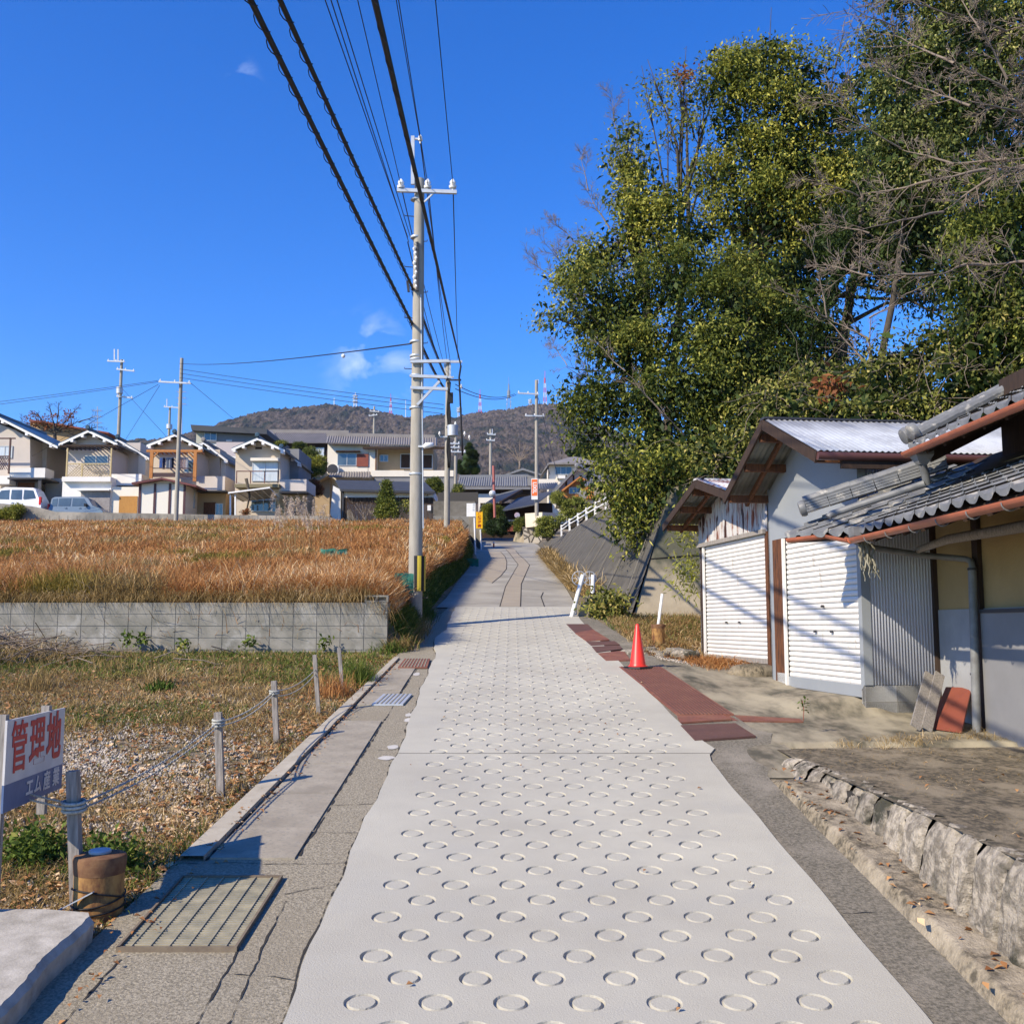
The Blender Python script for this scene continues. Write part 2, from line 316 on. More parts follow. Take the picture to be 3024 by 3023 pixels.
C['door'] = mat('orange_wooden_door', (.42, .21, .05), (.35, .165, .035), scale=3, rough=.5, stretch=(5, 1, 1))
C['cream'] = mat('cream_board', (.70, .66, .58), rough=.8)
C['lattice'] = mat('tan_timber_lattice', (.48, .38, .20), rough=.7)
C['bark'] = mat('grey_brown_bark', (.095, .078, .06), (.05, .042, .032), scale=9, rough=.95, stretch=(3, 3, .7))
C['twig'] = mat('pale_bare_twig', (.25, .20, .155), (.15, .12, .095), scale=6, rough=.9)
C['leafA'] = leafmat('evergreen_leaves', (.035, .06, .012), (.21, .235, .04), (.44, .42, .09), clump=.45)
C['leafY'] = leafmat('yellow_green_leaves', (.09, .12, .02), (.36, .36, .06), (.62, .56, .12), clump=.6)
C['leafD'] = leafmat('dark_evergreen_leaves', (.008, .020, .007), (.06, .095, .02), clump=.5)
C['leafP'] = leafmat('pale_green_leaves', (.06, .085, .02), (.24, .27, .07), (.48, .46, .16), clump=.5)
C['leafV'] = leafmat('vine_leaves', (.06, .08, .018), (.28, .28, .06), (.48, .40, .13), clump=.7)
C['leafR'] = leafmat('russet_leaves', (.15, .05, .02), (.32, .13, .05))
C['pine'] = leafmat('clipped_pine_needles', (.13, .16, .03), (.32, .33, .07), translucent=.1)
C['hedge'] = leafmat('dark_hedge', (.012, .028, .008), (.035, .06, .014), translucent=.1)
C['susuki'] = leafmat('dry_orange_grass', (.30, .12, .04), (.60, .32, .12), (.86, .68, .40), translucent=.3, rough=.7, spec=.15, clump=.35)
C['susukig'] = leafmat('half_green_grass', (.12, .115, .02), (.34, .24, .055), (.50, .38, .12), translucent=.3, rough=.7, spec=.15, clump=.5)
C['strawg'] = leafmat('straw_coloured_weeds', (.20, .14, .055), (.43, .30, .13), (.68, .52, .30), translucent=.25, rough=.8, spec=.1, clump=1.2)
C['greeng'] = leafmat('green_weeds', (.045, .085, .015), (.15, .20, .035), (.32, .30, .08), translucent=.25, rough=.7, spec=.15, clump=1.0)
C['dead'] = leafmat('fallen_leaves', (.24, .10, .04), (.52, .28, .12), (.74, .54, .32), translucent=.1, rough=.8, spec=.1)
C['gravel'] = mat('pale_gravel', (.40, .355, .30), rough=.95, island=.35)

# ------------------------------------------------------------------ ground and terrain
def sstep(a, b, x):
    t = np.clip((x-a)/(b-a), 0, 1); return t*t*(3-2*t)
FZ0, FZ1 = 2.66, 9.30
def H(x, y):
    x = np.asarray(x, float); y = np.asarray(y, float)
    base = M*np.clip(y, -1e9, 150)-.03
    field = FZ0+(FZ1-FZ0)*(y-17.5)/52.5
    crest = np.interp(y, [17, 25, 40, 55, 70], [-2.5, -2.75, -2.75, -2.75, -3.6])
    wf = sstep(0, 1, (crest+.95-x)/.95)*sstep(17.60, 17.72, y)*(1-sstep(70, 71, y))
    house = np.maximum(9.45+.0*y, M*y)
    wh = sstep(-4.0, -5.5, x)*0
    wh = (1-sstep(-5.5, -4.0, x))*sstep(70, 71, y)
    hz = 9.45+(np.clip(y, 71, 150)-71)*.09
    z = base+(field-base)*wf
    z = z*(1-wh)+hz*wh
    # right side: yard in front of the sheds, then the hill behind them
    yard = np.interp(y, [-20, 8, 10, 12, 14, 16, 19, 24, 30], [.92, .96, 1.02, 1.17, 1.32, 1.52, 1.68, 2.5, 3.1])
    wy = sstep(2.35, 3.3, x)*(y < 24.5)*sstep(9.4, 10.5, y)
    z = z*(1-wy)+yard*wy
    low = (x > 2.75)*(y <= 10.5)
    z = np.where(low, np.minimum(z, M*y-.03)*0+np.interp(y, [-20, 8, 10.5], [.5, .8, .95]), z)
    wr = sstep(5.6, 9.0, x)*sstep(17.0, 22.0, y)
    hill = 2.5+3.8*sstep(5.5, 10, x)+.32*np.clip(x-9, 0, 40)+.06*(y-20)
    z = z*(1-wr)+np.maximum(z, hill)*wr
    wr2 = sstep(3.6, 4.4, x)*sstep(26.8, 28, y)*(1-sstep(80, 92, y))
    hill2 = 5.6+.035*(y-26)+.38*np.clip(x-4, 0, 40)
    z = z*(1-wr2)+np.maximum(z, hill2)*wr2
    far = sstep(250, 700, y); z = z+far*40
    return z
def sheet(name, xs, ys, fz, m, kind='structure', jitter=0, seed=1):
    X, Y = np.meshgrid(xs, ys); Zv = fz(X, Y)
    if jitter: Zv = Zv+jitter*vnoise(X*1.5, Y*1.5, seed)
    V = np.stack([X, Y, Zv], -1).reshape(-1, 3); nx, ny = len(xs), len(ys)
    i = np.arange(nx*ny).reshape(ny, nx); Q = np.stack([i[:-1, :-1], i[:-1, 1:], i[1:, 1:], i[1:, :-1]], -1).reshape(-1, 4)
    return np_mesh(name, V, Q, m, kind=kind, smooth=True)
xs = np.unique(np.concatenate([np.linspace(-2500, -140, 12), np.linspace(-120, -20, 26), np.linspace(-20, -4.2, 40), np.linspace(-4.2, -1.2, 40), np.linspace(-1.2, 2.2, 5), np.linspace(2.2, 12, 50), np.linspace(12, 60, 25), np.linspace(70, 2500, 12)]))
ys = np.unique(np.concatenate([np.linspace(-30, 2, 6), np.linspace(2, 17.4, 50), np.linspace(17.4, 18, 8), np.linspace(18, 30, 30), np.linspace(30, 90, 60), np.linspace(92, 160, 18), np.linspace(170, 2600, 20)]))
sheet('ground', xs, ys, H, C['soil'])

# ring-stamped road: grooves are real
EL = lambda y: float(np.interp(y, [0, 4.8, 6.1, 8, 10, 13.5, 17, 19, 20.5, 22.5, 25.6], [-.98, -1.03, -1.07, -1.10, -1.09, -1.19, -1.25, -1.44, -1.32, -1.36, -1.41]))+.012*math.sin(y*3.1)+.008*math.sin(y*7.7)
ER = lambda y: float(np.interp(y, [0, 4.8, 6.5, 8.5, 9.9, 10.1, 11, 13, 15, 17, 19, 22, 23.2, 25.6], [1.86, 1.88, 1.87, 1.85, 1.84, 2.0, 1.86, 1.78, 1.69, 1.66, 1.58, 1.50, 1.5, 1.5]))+.006*math.sin(y*4.1)
def ring_road():
    V = []; Fc = []; dx = .353; dy = .2535; ns = 28; Y0 = 2.6; z0 = .016
    def vert(x, y, dz=0): V.append((x, y, M*y+z0+dz)); return len(V)-1
    row = 0; y = Y0
    while y < 25.62:
        y1 = min(y+dy, 25.64); off = (row % 2)*dx/2
        xl, xr = max(EL(y), EL(y1))+.10, min(ER(y), ER(y1))-.10
        k0 = math.ceil((xl-off)/dx); n = int((xr-off)/dx)-k0
        plain = (y1-y < dy*.99) or (9.93 < y+dy/2 < 10.05)
        if plain: n = 0
        x0 = off+k0*dx; x1 = x0+n*dx
        # flat side strips
        if not n: Fc.append((vert(EL(y), y), vert(ER(y), y), vert(ER(y1), y1), vert(EL(y1), y1)))
        else:
            Fc.append((vert(EL(y), y), vert(x0, y), vert(x0, y1), vert(EL(y1), y1)))
            Fc.append((vert(x1, y), vert(ER(y), y), vert(ER(y1), y1), vert(x1, y1)))
        for k in range(n):
            cx = x0+(k+.5)*dx+random.uniform(-.006, .006); cy = (y+y1)/2+random.uniform(-.006, .006); sxn = random.uniform(.97, 1.03)
            bx0, bx1 = x0+k*dx, x0+(k+1)*dx
            rings = []
            # outer boundary sampled on the cell rectangle
            ob = []
            for j in range(ns):
                a = 2*math.pi*j/ns; ca, sa = math.cos(a), math.sin(a)
                t = min((dx/2)/max(abs(ca), 1e-6), (dy/2)/max(abs(sa), 1e-6))
                ob.append(vert(min(max((bx0+bx1)/2+ca*t, bx0), bx1), min(max((y+y1)/2+sa*t, y), y1)))
            corners = [(bx1, y1), (bx0, y1), (bx0, y), (bx1, y)]
            rings.append(ob)
            tilt = random.uniform(-.002, .002)
            for rr, dz in ((.085, 0), (.0815, -.014), (.069, -.016), (.063, -.001)):
                rings.append([vert(cx+math.cos(2*math.pi*j/ns)*rr*sxn+random.uniform(-.0012, .0012), cy+math.sin(2*math.pi*j/ns)*rr+random.uniform(-.0012, .0012), dz*(1+.25*math.sin(j*.45+tilt*900))) for j in range(ns)])
            for a_, b_ in zip(rings[:-1], rings[1:]):
                for j in range(ns): Fc.append((a_[j], a_[(j+1) % ns], b_[(j+1) % ns], b_[j]))
            Fc.append(tuple(rings[-1]))
            ang = math.atan2(dy, dx)
            for ci, (qx, qy) in enumerate(corners):
                aa = (math.atan2(qy-(y+y1)/2, qx-(bx0+bx1)/2)) % (2*math.pi); j = int(aa/(2*math.pi)*ns)
                cv = vert(qx, qy); Fc.append((ob[j], cv, ob[(j+1) % ns]))
        # side skirts
        for fn in (EL, ER):
            a = vert(fn(y), y); b_ = vert(fn(y1), y1); c = vert(fn(y1), y1, -.03); d = vert(fn(y), y, -.03); Fc.append((a, b_, c, d))
        y = y1; row += 1
        if y >= 25.63: break
    me = bpy.data.meshes.new('ring_road'); me.from_pydata(V, [], Fc); me.materials.append(C['ring'])
    bm = bmesh.new(); bm.from_mesh(me)
    for f in bm.faces:
        if f.normal.z < -.2: f.normal_flip()
    bm.to_mesh(me); bm.free()
    o = bpy.data.objects.new('road', me); COL.objects.link(o); o['kind'] = 'structure'
ring_road()
def strip(name, left, right, m, dz=0, y0=None, y1=None, n=60, kind='structure', thick=.0):
    """sheet on the road plane between two x(y) functions"""
    b = MB(); yy = [y0+(y1-y0)*i/n for i in range(n+1)]
    for i in range(n):
        a, c = yy[i], yy[i+1]
        b.quad((left(a), a, M*a+dz), (right(a), a, M*a+dz), (right(c), c, M*c+dz), (left(c), c, M*c+dz))
        if thick:
            b.quad((left(a), a, M*a+dz), (left(c), c, M*c+dz), (left(c), c, M*c+dz-thick), (left(a), a, M*a+dz-thick))
            b.quad((right(a), a, M*a+dz), (right(c), c, M*c+dz), (right(c), c, M*c+dz-thick), (right(a), a, M*a+dz-thick))
    o = b.build(name, m, kind=kind); return o
strip('road_joint', lambda y: EL(y), lambda y: ER(y), C['crack'], .0175, 9.985, 9.997, 1)
KO = lambda y: -2.20+.034*(y-7); KI = lambda y: -2.03+.026*(y-7)
strip('pavement', lambda y: KO(y)-.02, lambda y: EL(y)+.03, C['aggregate'], 0, 2.5, 25.6, 120)
strip('pavement', lambda y: ER(y)-.03, lambda y: 2.24 if y < 9.2 else (2.24+.5*(min(y, 11)-9.2)/1.8 if y < 11 else float(np.interp(y, [11, 14, 18, 22, 25.6], [2.6, 2.4, 2.25, 1.9, 1.8]))), C['aggdark'], 0, 2.5, 25.6, 120)
def wob(f, a=.006, k=9): return lambda y: f(y)+a*math.sin(y*k)+a*.7*math.sin(y*k*2.7+1)
def crackline(f, y0, y1, w0=.006, dz=.004, amp=.02):
    random.seed(int(y0*97)); n = int((y1-y0)/.05); b = MB(); x = 0; P_ = []
    for i in range(n+1):
        y = y0+(y1-y0)*i/n; x += random.uniform(-amp, amp)*.5; x *= .93; w = w0*max(.08, random.uniform(-.5, 1.3)); P_.append((f(y)+x, y, w))
    for (a, ya, wa), (c, yc, wc) in zip(P_, P_[1:]):
        b.quad((a-wa, ya, M*ya+dz), (a+wa, ya, M*ya+dz), (c+wc, yc, M*yc+dz), (c-wc, yc, M*yc+dz))
    return b.build('pavement_crack', C['crack'], kind='structure')
crackline(lambda y: -1.42, 2.6, 5.62, .008); crackline(lambda y: -1.22-.03*(y-3), 2.6, 6.3, .006); crackline(lambda y: -2.08+.03*(y-3), 2.6, 5.5, .008)
crackline(lambda y: -1.43, 7.1, 16, .009, amp=.008); crackline(lambda y: EL(y)-.012, 2.6, 19, .007, amp=.004)
crackline(lambda y: KI(y)-.0, 7.0, 16.4, .013, amp=.006)
def crosscrack(y0, x0, x1, slope=0, w0=.004):
    random.seed(int(y0*53)); n = int((x1-x0)/.04); b = MB(); yy = y0; q = []
    for i in range(n+1):
        yy += random.uniform(-.012, .012)+slope*.04; q.append((x0+(x1-x0)*i/n, yy, w0*max(.1, random.uniform(-.2, 1.3))))
    for (xa, ya, wa), (xb, yb, wb) in zip(q, q[1:]): b.quad((xa, ya-wa, M*(ya-wa)+.005), (xb, yb-wb, M*(yb-wb)+.005), (xb, yb+wb, M*(yb+wb)+.005), (xa, ya+wa, M*(ya+wa)+.005))
    b.build('pavement_crack', C['crack'], kind='structure')
for a_ in ((4.35, -2.2, -1.15, .1), (6.95, -2.15, -1.1, 0), (6.35, -1.44, -1.08, .6), (7.6, -1.42, -1.1, -.1), (8.3, -1.42, -1.1, .05), (5.35, -1.44, -1.05, -.3), (10.2, -1.42, -1.1, 0), (6.1, 1.9, 2.1, .1), (3.9, 1.9, 2.15, 0)): crosscrack(*a_)
# kerb left
strip('kerb', lambda y: KO(y), lambda y: KI(y)-.012, C['kerb'], .035, 7.0, 16.5, 40, thick=.12)
# drain channel lids, each a thing
lid_n = 0; y = 7.02
while y < 16.3:
    y1 = y+.98 if lid_n else y+.62
    if not (10.9 < y < 11.6):
        b = MB(); g = .010
        xa0, xa1 = KI(y)+.02, KI(y1)+.02
        t = .012+random.uniform(-.004, .006)
        b.prism([(xa0, y+g, M*y+t), (-1.445, y+g, M*y+t), (-1.445, y1-g, M*y1+t), (xa1, y1-g, M*y1+t)], (0, 0, -.09))
        o = b.build('channel_cover', C['lid']); tag(o, 'grey concrete drain cover in the row between the kerb and the ringed road', 'drain cover', 'concrete drain covers in a row along the left kerb')
    y = y1; lid_n += 1
# right side concrete gutter lip and curb under the stone wall
C['kerbR'] = mat('worn_gritty_kerb', (.29, .24, .165), (.10, .085, .06), scale=22, rough=.95, bump=1, bscale=50, bdist=.02, c3=(.40, .34, .25), scale3=2.5, lo=.42, hi=.58)
def cz(X, Y):
    fade = np.clip((9.15-Y)/.5, 0, 1); e = 2.23+.012*vnoise(Y*3, Y*0, 2)+.03*vnoise(Y*.9, Y*0+3, 4)
    lip = sstep(0, 1, (X-e+.02)/.075); g = sstep(1.78, 2.1, X)*(1-lip)
    return M*Y+.003-.045*g*fade+(.085*fade+.002)*lip+.010*vnoise(X*14, Y*14, 6, 3)*(.3+lip)*fade-.02*(1-fade)
sheet('kerb', np.concatenate([np.linspace(1.74, 2.12, 10), np.linspace(2.14, 2.66, 34)]), np.linspace(2.4, 9.25, 260), cz, C['kerbR'])
# terrace sheet above the stone wall and in front of the farmhouse
def TZ(x, y): return np.interp(y, [-20, 6.5, 9, 10.4, 12, 13], [1.09, 1.10, 1.07, 1.08, 1.19, 1.25])+.02*(np.asarray(x)-3)*.5
tx = np.linspace(2.58, 9, 90); ty = np.linspace(1.5, 10.46, 90)
def tzz(X, Y): return TZ(X, Y)+.03*vnoise(X*1.1, Y*1.1, 4)+.02-.06*sstep(10.25, 10.45, Y)
sheet('terrace', tx, ty, tzz, C['terrace'])
def azz(X, Y):
    road = M*Y+.002; t = sstep(2.05, 3.4, X)*np.where(X < 2.75, sstep(9.1, 10.4, Y), 1)
    yard = np.interp(Y, [9, 10.4, 12, 14, 16, 18.2], [1.04, 1.10, 1.20, 1.37, 1.56, 1.70])
    zz = road*(1-t)+yard*t+.015*vnoise(X*1.5, Y*1.5, 9)*t-.004+.026*t
    rm = sstep(2.9, 3.95, X)*sstep(12.15, 12.75, Y)*(1-sstep(4.3, 4.6, X)*(Y < 12.6))
    return zz+(np.maximum(zz, 1.435)-zz)*rm
def apron(xa, xb, nx, ya, yb, ny):
    ax_ = np.linspace(xa, xb, nx); ay_ = np.linspace(ya, yb, ny); X, Y = np.meshgrid(ax_, ay_); lim = np.interp(Y, [9.2, 11, 14, 18], [1.95, 1.86, 1.78, 1.66])-.02
    X = np.maximum(X, lim); Zv = azz(X, Y)-.10*(Y < 10.45)*(X > 2.7)*(ya > 10); V = np.stack([X, Y, Zv], -1).reshape(-1, 3)
    i = np.arange(nx*ny).reshape(ny, nx); Q = np.stack([i[:-1, :-1], i[:-1, 1:], i[1:, 1:], i[1:, :-1]], -1).reshape(-1, 4)
    np_mesh('pavement', V, Q, C['apron'], kind='structure', smooth=True)
apron(1.62, 2.72, 30, 9.15, 10.44, 16); apron(1.62, 7, 90, 10.44, 18.0, 110)
# stone retaining wall: one thing, irregular dressed stones
def stone_wall():
    root = empty('stone_retaining_wall', (2.6, 6, .6), 'low rough granite block retaining wall along the right edge of the lane, below the farmhouse yard', 'wall')
    random.seed(5); b = MB(); y = 2.2
    while y < 9.5:
        wd = random.uniform(.24, .44); y1 = min(y+wd, 9.7)
        top = float(TZ(2.6, y))+.03; bot = M*y-.05
        if y > 9.6: top = max(top, M*y+.1)
        xo = 2.50+random.uniform(-.03, .03)+.02*math.sin(y)
        lay = 8; n = 8; g = .015
        grid = []
        for j in range(lay+1):
            t = j/lay; z = bot+(top-bot)*t; row = []
            for i in range(n+1):
                s = i/n; yy = y+g+(y1-y-2*g)*s
                bev = .05*(1-min(1, min(s, 1-s)*5))**2+(.05*(max(0, t-.75)*4)**2)
                row.append(Vector((xo+(t-.5)*.10+bev+random.uniform(-.009, .009)+.025*math.sin(y*40)*(s-.5), yy+random.uniform(-.006, .006), z+(0 if j < lay else random.uniform(-.02, .012)))))
            grid.append(row)
        tops = [Vector((2.78, p.y, p.z-.03)) for p in grid[-1]]
        vs = [p for r_ in grid for p in r_]+tops; w_ = n+1
        fs = [(j*w_+i, j*w_+i+1, (j+1)*w_+i+1, (j+1)*w_+i) for j in range(lay+1) for i in range(n)]
        b.add(vs, fs)
        y = y1
    b.build('stones', C['stone'], root, smooth=False)
    MB().box((2.57, 2.2, .1), (2.8, 9.5, 1.04)).build('gap_shade_core', C['crack'], root)  # core coloured near black, painting shade into the shallow gaps between stones
stone_wall()

# upper road
up_px_l = [(1285, 1797), (1318, 1765), (1352, 1715), (1378, 1668), (1392, 1640), (1398, 1622), (1404, 1610), (1415, 1600), (1428, 1590), (1434, 1580)]
up_px_r = [(1705, 1797), (1688, 1765), (1658, 1715), (1635, 1668), (1616, 1640), (1602, 1622), (1590, 1610), (1570, 1600), (1552, 1590), (1548, 1580)]
b = MB(); L_ = [G(*p) for p in up_px_l]; R_ = [G(*p) for p in up_px_r]
L_[0] = Vector((L_[0].x, 25.64, M*25.64)); R_[0] = Vector((R_[0].x, 25.64, M*25.64))
for i in range(7): b.quad(L_[i], R_[i], R_[i+1], L_[i+1])
b.build('road', C['uproad'], kind='structure')
b = MB()
for i in range(7, 9): b.quad(L_[i], R_[i], R_[i+1], L_[i+1])
b.quad(L_[9], R_[9], Vector((8, 175, M*150)), Vector((-9, 175, M*150)))
b.build('road', C['asphalt'], kind='structure')
Z10 = lambda x, y: (1300+x/3.864, 1400+y/3.864)
def patch(px, m, dz, name='road_patch'):
    b = MB(); pts = [G(*Z10(*p), dz) for p in px]; b.quad(*pts); return b.build(name, m, kind='structure')
patch([(680, 1508), (915, 1508), (925, 1250), (745, 1280)], C['beige'], .006)
patch([(745, 1280), (925, 1250), (1020, 1035), (890, 1030)], C['beige'], .006)
patch([(890, 1030), (1020, 1035), (960, 970), (850, 980)], C['beige'], .006)
patch([(850, 980), (960, 970), (900, 920), (790, 900)], C['beige'], .006)
patch([(790, 900), (900, 920), (860, 870), (750, 860)], C['beige'], .006)
patch([(750, 860), (860, 870), (800, 790), (660, 790)], C['beige'], .006)
patch([(340, 1090), (590, 1240), (690, 1160), (755, 1080), (760, 1000), (740, 940), (690, 885), (470, 890), (410, 930), (400, 1010)], C['beige'], .004)
def seam(pts, w=.03):
    b = MB(); q = [G(*Z10(*p), .009) for p in pts]
    for a, c in zip(q, q[1:]):
        ww = w*(1+a.y/50); b.quad(a-Vector((ww, 0, 0)), a+Vector((ww, 0, 0)), c+Vector((ww, 0, 0)), c-Vector((ww, 0, 0)))
    b.build('road_joint', C['crack'], kind='structure')
for s_ in ([(680, 1510), (745, 1280), (890, 1030), (850, 980), (790, 900), (750, 860)], [(915, 1510), (925, 1250), (1020, 1035), (960, 970), (900, 920), (860, 870)],
           [(590, 1240), (690, 1160), (755, 1080), (760, 1000), (740, 940), (690, 885)], [(1190, 1510), (1150, 1400), (1175, 1345)], [(1130, 930), (1270, 1060)]): seam(s_, .008)

# ------------------------------------------------------------------ left side: block wall, grate, pipe, slab, posts, sign
def block_wall(name, x0, x1, y, z0, rows, label, cat='wall', bl=.40, bh=.19, th=.15, m='block', group=None, endface=True):
    root = empty(name, ((x0+x1)/2, y, z0), label, cat, group)
    b = MB(); random.seed(3); g = .005
    for r_ in range(rows):
        xx = x1
        while xx > x0:
            xa = max(xx-bl, x0); o = random.uniform(-.002, .002)
            b.box((xa+g, y+o, z0+r_*(bh+.01)+g), (xx-g, y+th+.05, z0+(r_+1)*(bh+.01)-g)); xx -= bl
    b.build('blocks', C[m], root)
    MB().box((x0+.01, y+.008, z0), (x1-.01, y+th+.04, z0+rows*(bh+.01)-.012)).build('mortar', C['joint'], root)
    return root
WT = P(1145, 1778, 17.5).z; WX = P(1145, 1778, 17.5).x
block_wall('block_wall', -16, WX, 17.5, WT-1.2, 6, 'low grey concrete block wall holding up the orange grass field')
# its return face along the bank
r_ = empty('block_wall', (WX, 19, 2.0), 'short shaded end of the block wall running back beside the bank', 'wall')
b = MB()
for k in range(6):
    for j in range(3): b.box((WX-.15, 17.71+j*.4, WT-1.2+k*.2+.005), (WX-.002, 18.10+j*.4, WT-1.2+k*.2+.195))
b.build('blocks', C['block'], r_); MB().box((WX-.14, 17.7, WT-1.2), (WX-.01, 18.88, WT-.01)).build('mortar', C['joint'], r_)
# loose hollow block on the wall
hb = MB(); c = P(1113, 1772, 17.56); 
X0, X1, z0 = c.x-.2, c.x+.2, WT+.0
for (a, d) in (((X0, 17.5), (X0+.035, 17.6)), ((X1-.035, 17.5), (X1, 17.6)), ((c.x-.02, 17.5), (c.x+.02, 17.6))): hb.box((*a, z0+.03), (*d, z0+.09))
hb.box((X0, 17.5, z0), (X1, 17.6, z0+.03)); hb.box((X0, 17.5, z0+.09), (X1, 17.6, z0+.12))
hb.box((X0+.04, 17.56, z0+.03), (c.x-.02, 17.6, z0+.09)); hb.box((c.x+.02, 17.56, z0+.03), (X1-.04, 17.6, z0+.09))
o = hb.build('hollow_block', C['block']); tag(o, 'loose hollow concrete block lying on top of the grey block wall near its right end', 'concrete block')

# steel grating over the drain
C['grateframe'] = mat('dull_rusted_frame', (.13, .10, .075), (.20, .16, .11), scale=14, rough=.8)
def grating():
    root = empty('drain_grating', (-1.76, 6.1, .65), 'large galvanised steel bar grating set in the concrete in the left foreground', 'drain grating')
    x0, x1, y0, y1 = -2.07, -1.45, 5.60, 6.66; z = lambda y: M*y+.014
    b = MB(); n = 34
    for i in range(n):
        y = y0+.02+(y1-y0-.04)*i/(n-1); b.prism([(x0+.01, y, z(y)), (x1-.01, y, z(y)), (x1-.01, y+.017, z(y)+.001), (x0+.01, y+.017, z(y)+.001)], (0, 0, -.03))
    b.build('bars', C['grate'], root)
    for k in range(6):
        b = MB(); x = x0+.06+(x1-x0-.12)*k/5
        b.bar((x, y0+.01, z(y0)+.001), (x, y1-.01, z(y1)+.001), .006, .010); b.build('cross_bar', C['grate'], root)
    b = MB(); 
    b.bar((x0, y0, z(y0)-.002), (x0, y1, z(y1)-.002), .014, .03); b.bar((x1, y0, z(y0)-.002), (x1, y1, z(y1)-.002), .014, .03)
    b.bar((x0-.007, y0, z(y0)-.002), (x1+.007, y0, z(y0)-.002), .014, .03); b.bar((x0-.007, y1, z(y1)-.002), (x1+.007, y1, z(y1)-.002), .014, .03)
    b.build('frame', C['grateframe'], root)
    MB().quad((x0, y0, z(y0)-.017), (x1, y0, z(y0)-.017), (x1, y1, z(y1)-.017), (x0, y1, z(y1)-.017)).build('drain_opening', C['void'], root)
grating()
def small_plate(pxs, m, label, name='steel_plate', ribs=0, dz=.02, cat='drain cover', group=None):
    pts = [G(*p, dz) for p in pxs]
    if dz == .13: pts = [P(p[0], p[1], 11.6+(q.y-pts[0].y)) for p, q in zip(pxs, pts)]; pts = [Vector((q.x, q.y, float(azz(np.array([q.x]), np.array([q.y]))[0])+.016)) for q in pts]
    root = empty(name, sum(pts, Vector())/4, label, cat, group)
    b = MB(); b.prism(pts, (0, 0, -.02)); b.build('plate', m, root)
    if ribs:
        b = MB()
        for i in range(1, ribs): b.bar(pts[0].lerp(pts[1], i/ribs)+Vector((0, 0, .002)), pts[3].lerp(pts[2], i/ribs)+Vector((0, 0, .002)), .014, .008)
        b.build('ribs', C['darkplate'] if 'rusty chequered' in label else C['grate'], root)
    return root
small_plate([(1098, 2078), (1190, 2078), (1217, 2048), (1132, 2048)], C['galv'], 'grey steel grating let into the row of concrete drain lids', 'drain_grating', 7, .024, 'drain grating')
small_plate([(1175, 1969), (1262, 1969), (1270, 1944), (1195, 1944)], C['rustplate'], 'rusty brown grating at the far end of the left kerb, near the block wall', 'drain_grating', 9, .03, 'drain grating')
# white mortar dabs on the old concrete beside the road
def dab(px, py, rx, ry):
    c = G(px, py, .006); b = MB(); random.seed(int(px)); b.quad(*[(c.x+rx*random.uniform(.75, 1.1)*math.cos(a), c.y+ry*random.uniform(.75, 1.1)*math.sin(a), M*(c.y+ry*math.sin(a))+.006) for a in [2*math.pi*k/14 for k in range(14)]])
    b.build('mortar_stain', C['dab'], kind='structure')
for a in ((1160, 2205, .06, .10), (1140, 2237, .08, .09), (1206, 2125, .05, .12), (1230, 1990, .05, .16), (1206, 2110, .04, .1)): dab(*a)

def pipe_bollard(c, r, h, label, group, cap=True, seed=0):
    root = empty('pipe_bollard', c, label, 'pipe bollard', group)
    MB().lathe(c, [(r*.99, -.1), (r, 0), (r*.985, h*.5), (r, h*.86)], 32).build('pipe', C['rustpipe'], root, smooth='auto')
    MB().lathe(c, [(r*1.005, h*.70), (r*1.03, h*.80), (r*1.06, h*.93), (r*1.02, h*.985), (r*.96, h), (.01, h+.004)], 32).build('rusty_rim', C['rusttop'], root, smooth='auto')
    return root
pc = G(289, 2692); pc.z -= .02
PB = pipe_bollard(pc, .140, .345, 'short rusty yellow pipe stub with a grey metal disc on top, beside the steel grating', 'rusty pipe stubs')
MB().lathe(pc+Vector((-.01, .02, .345)), [(.062, 0), (.064, .014), (.058, .022), (.01, .024)], 24).build('disc', C['galv'], PB, smooth='auto')
b = MB()
for k, (zz, tl) in enumerate(((.10, .03), (.13, -.04), (.05, .02))):
    b.tube([pc+Vector((math.cos(a)*.147, math.sin(a)*.147, zz+tl*math.sin(a+.6))) for a in [2*math.pi*j/24 for j in range(25)]], .005, 6, cap=False)
b.build('black_cable', C['black'], PB, smooth=True)
st = empty('metal_strap', pc+Vector((-.12, -.2, .02)), 'thin bent metal strap lying against the rusty yellow pipe stub', 'metal strap')
MB().bar(pc+Vector((-.24, -.15, .03)), pc+Vector((.03, -.155, .17)), .03, .006).build('bar', C['galv'], st); MB().bar(pc+Vector((-.30, -.14, .01)), pc+Vector((-.14, -.155, .08)), .012, .012).build('clip', C['black'], st)

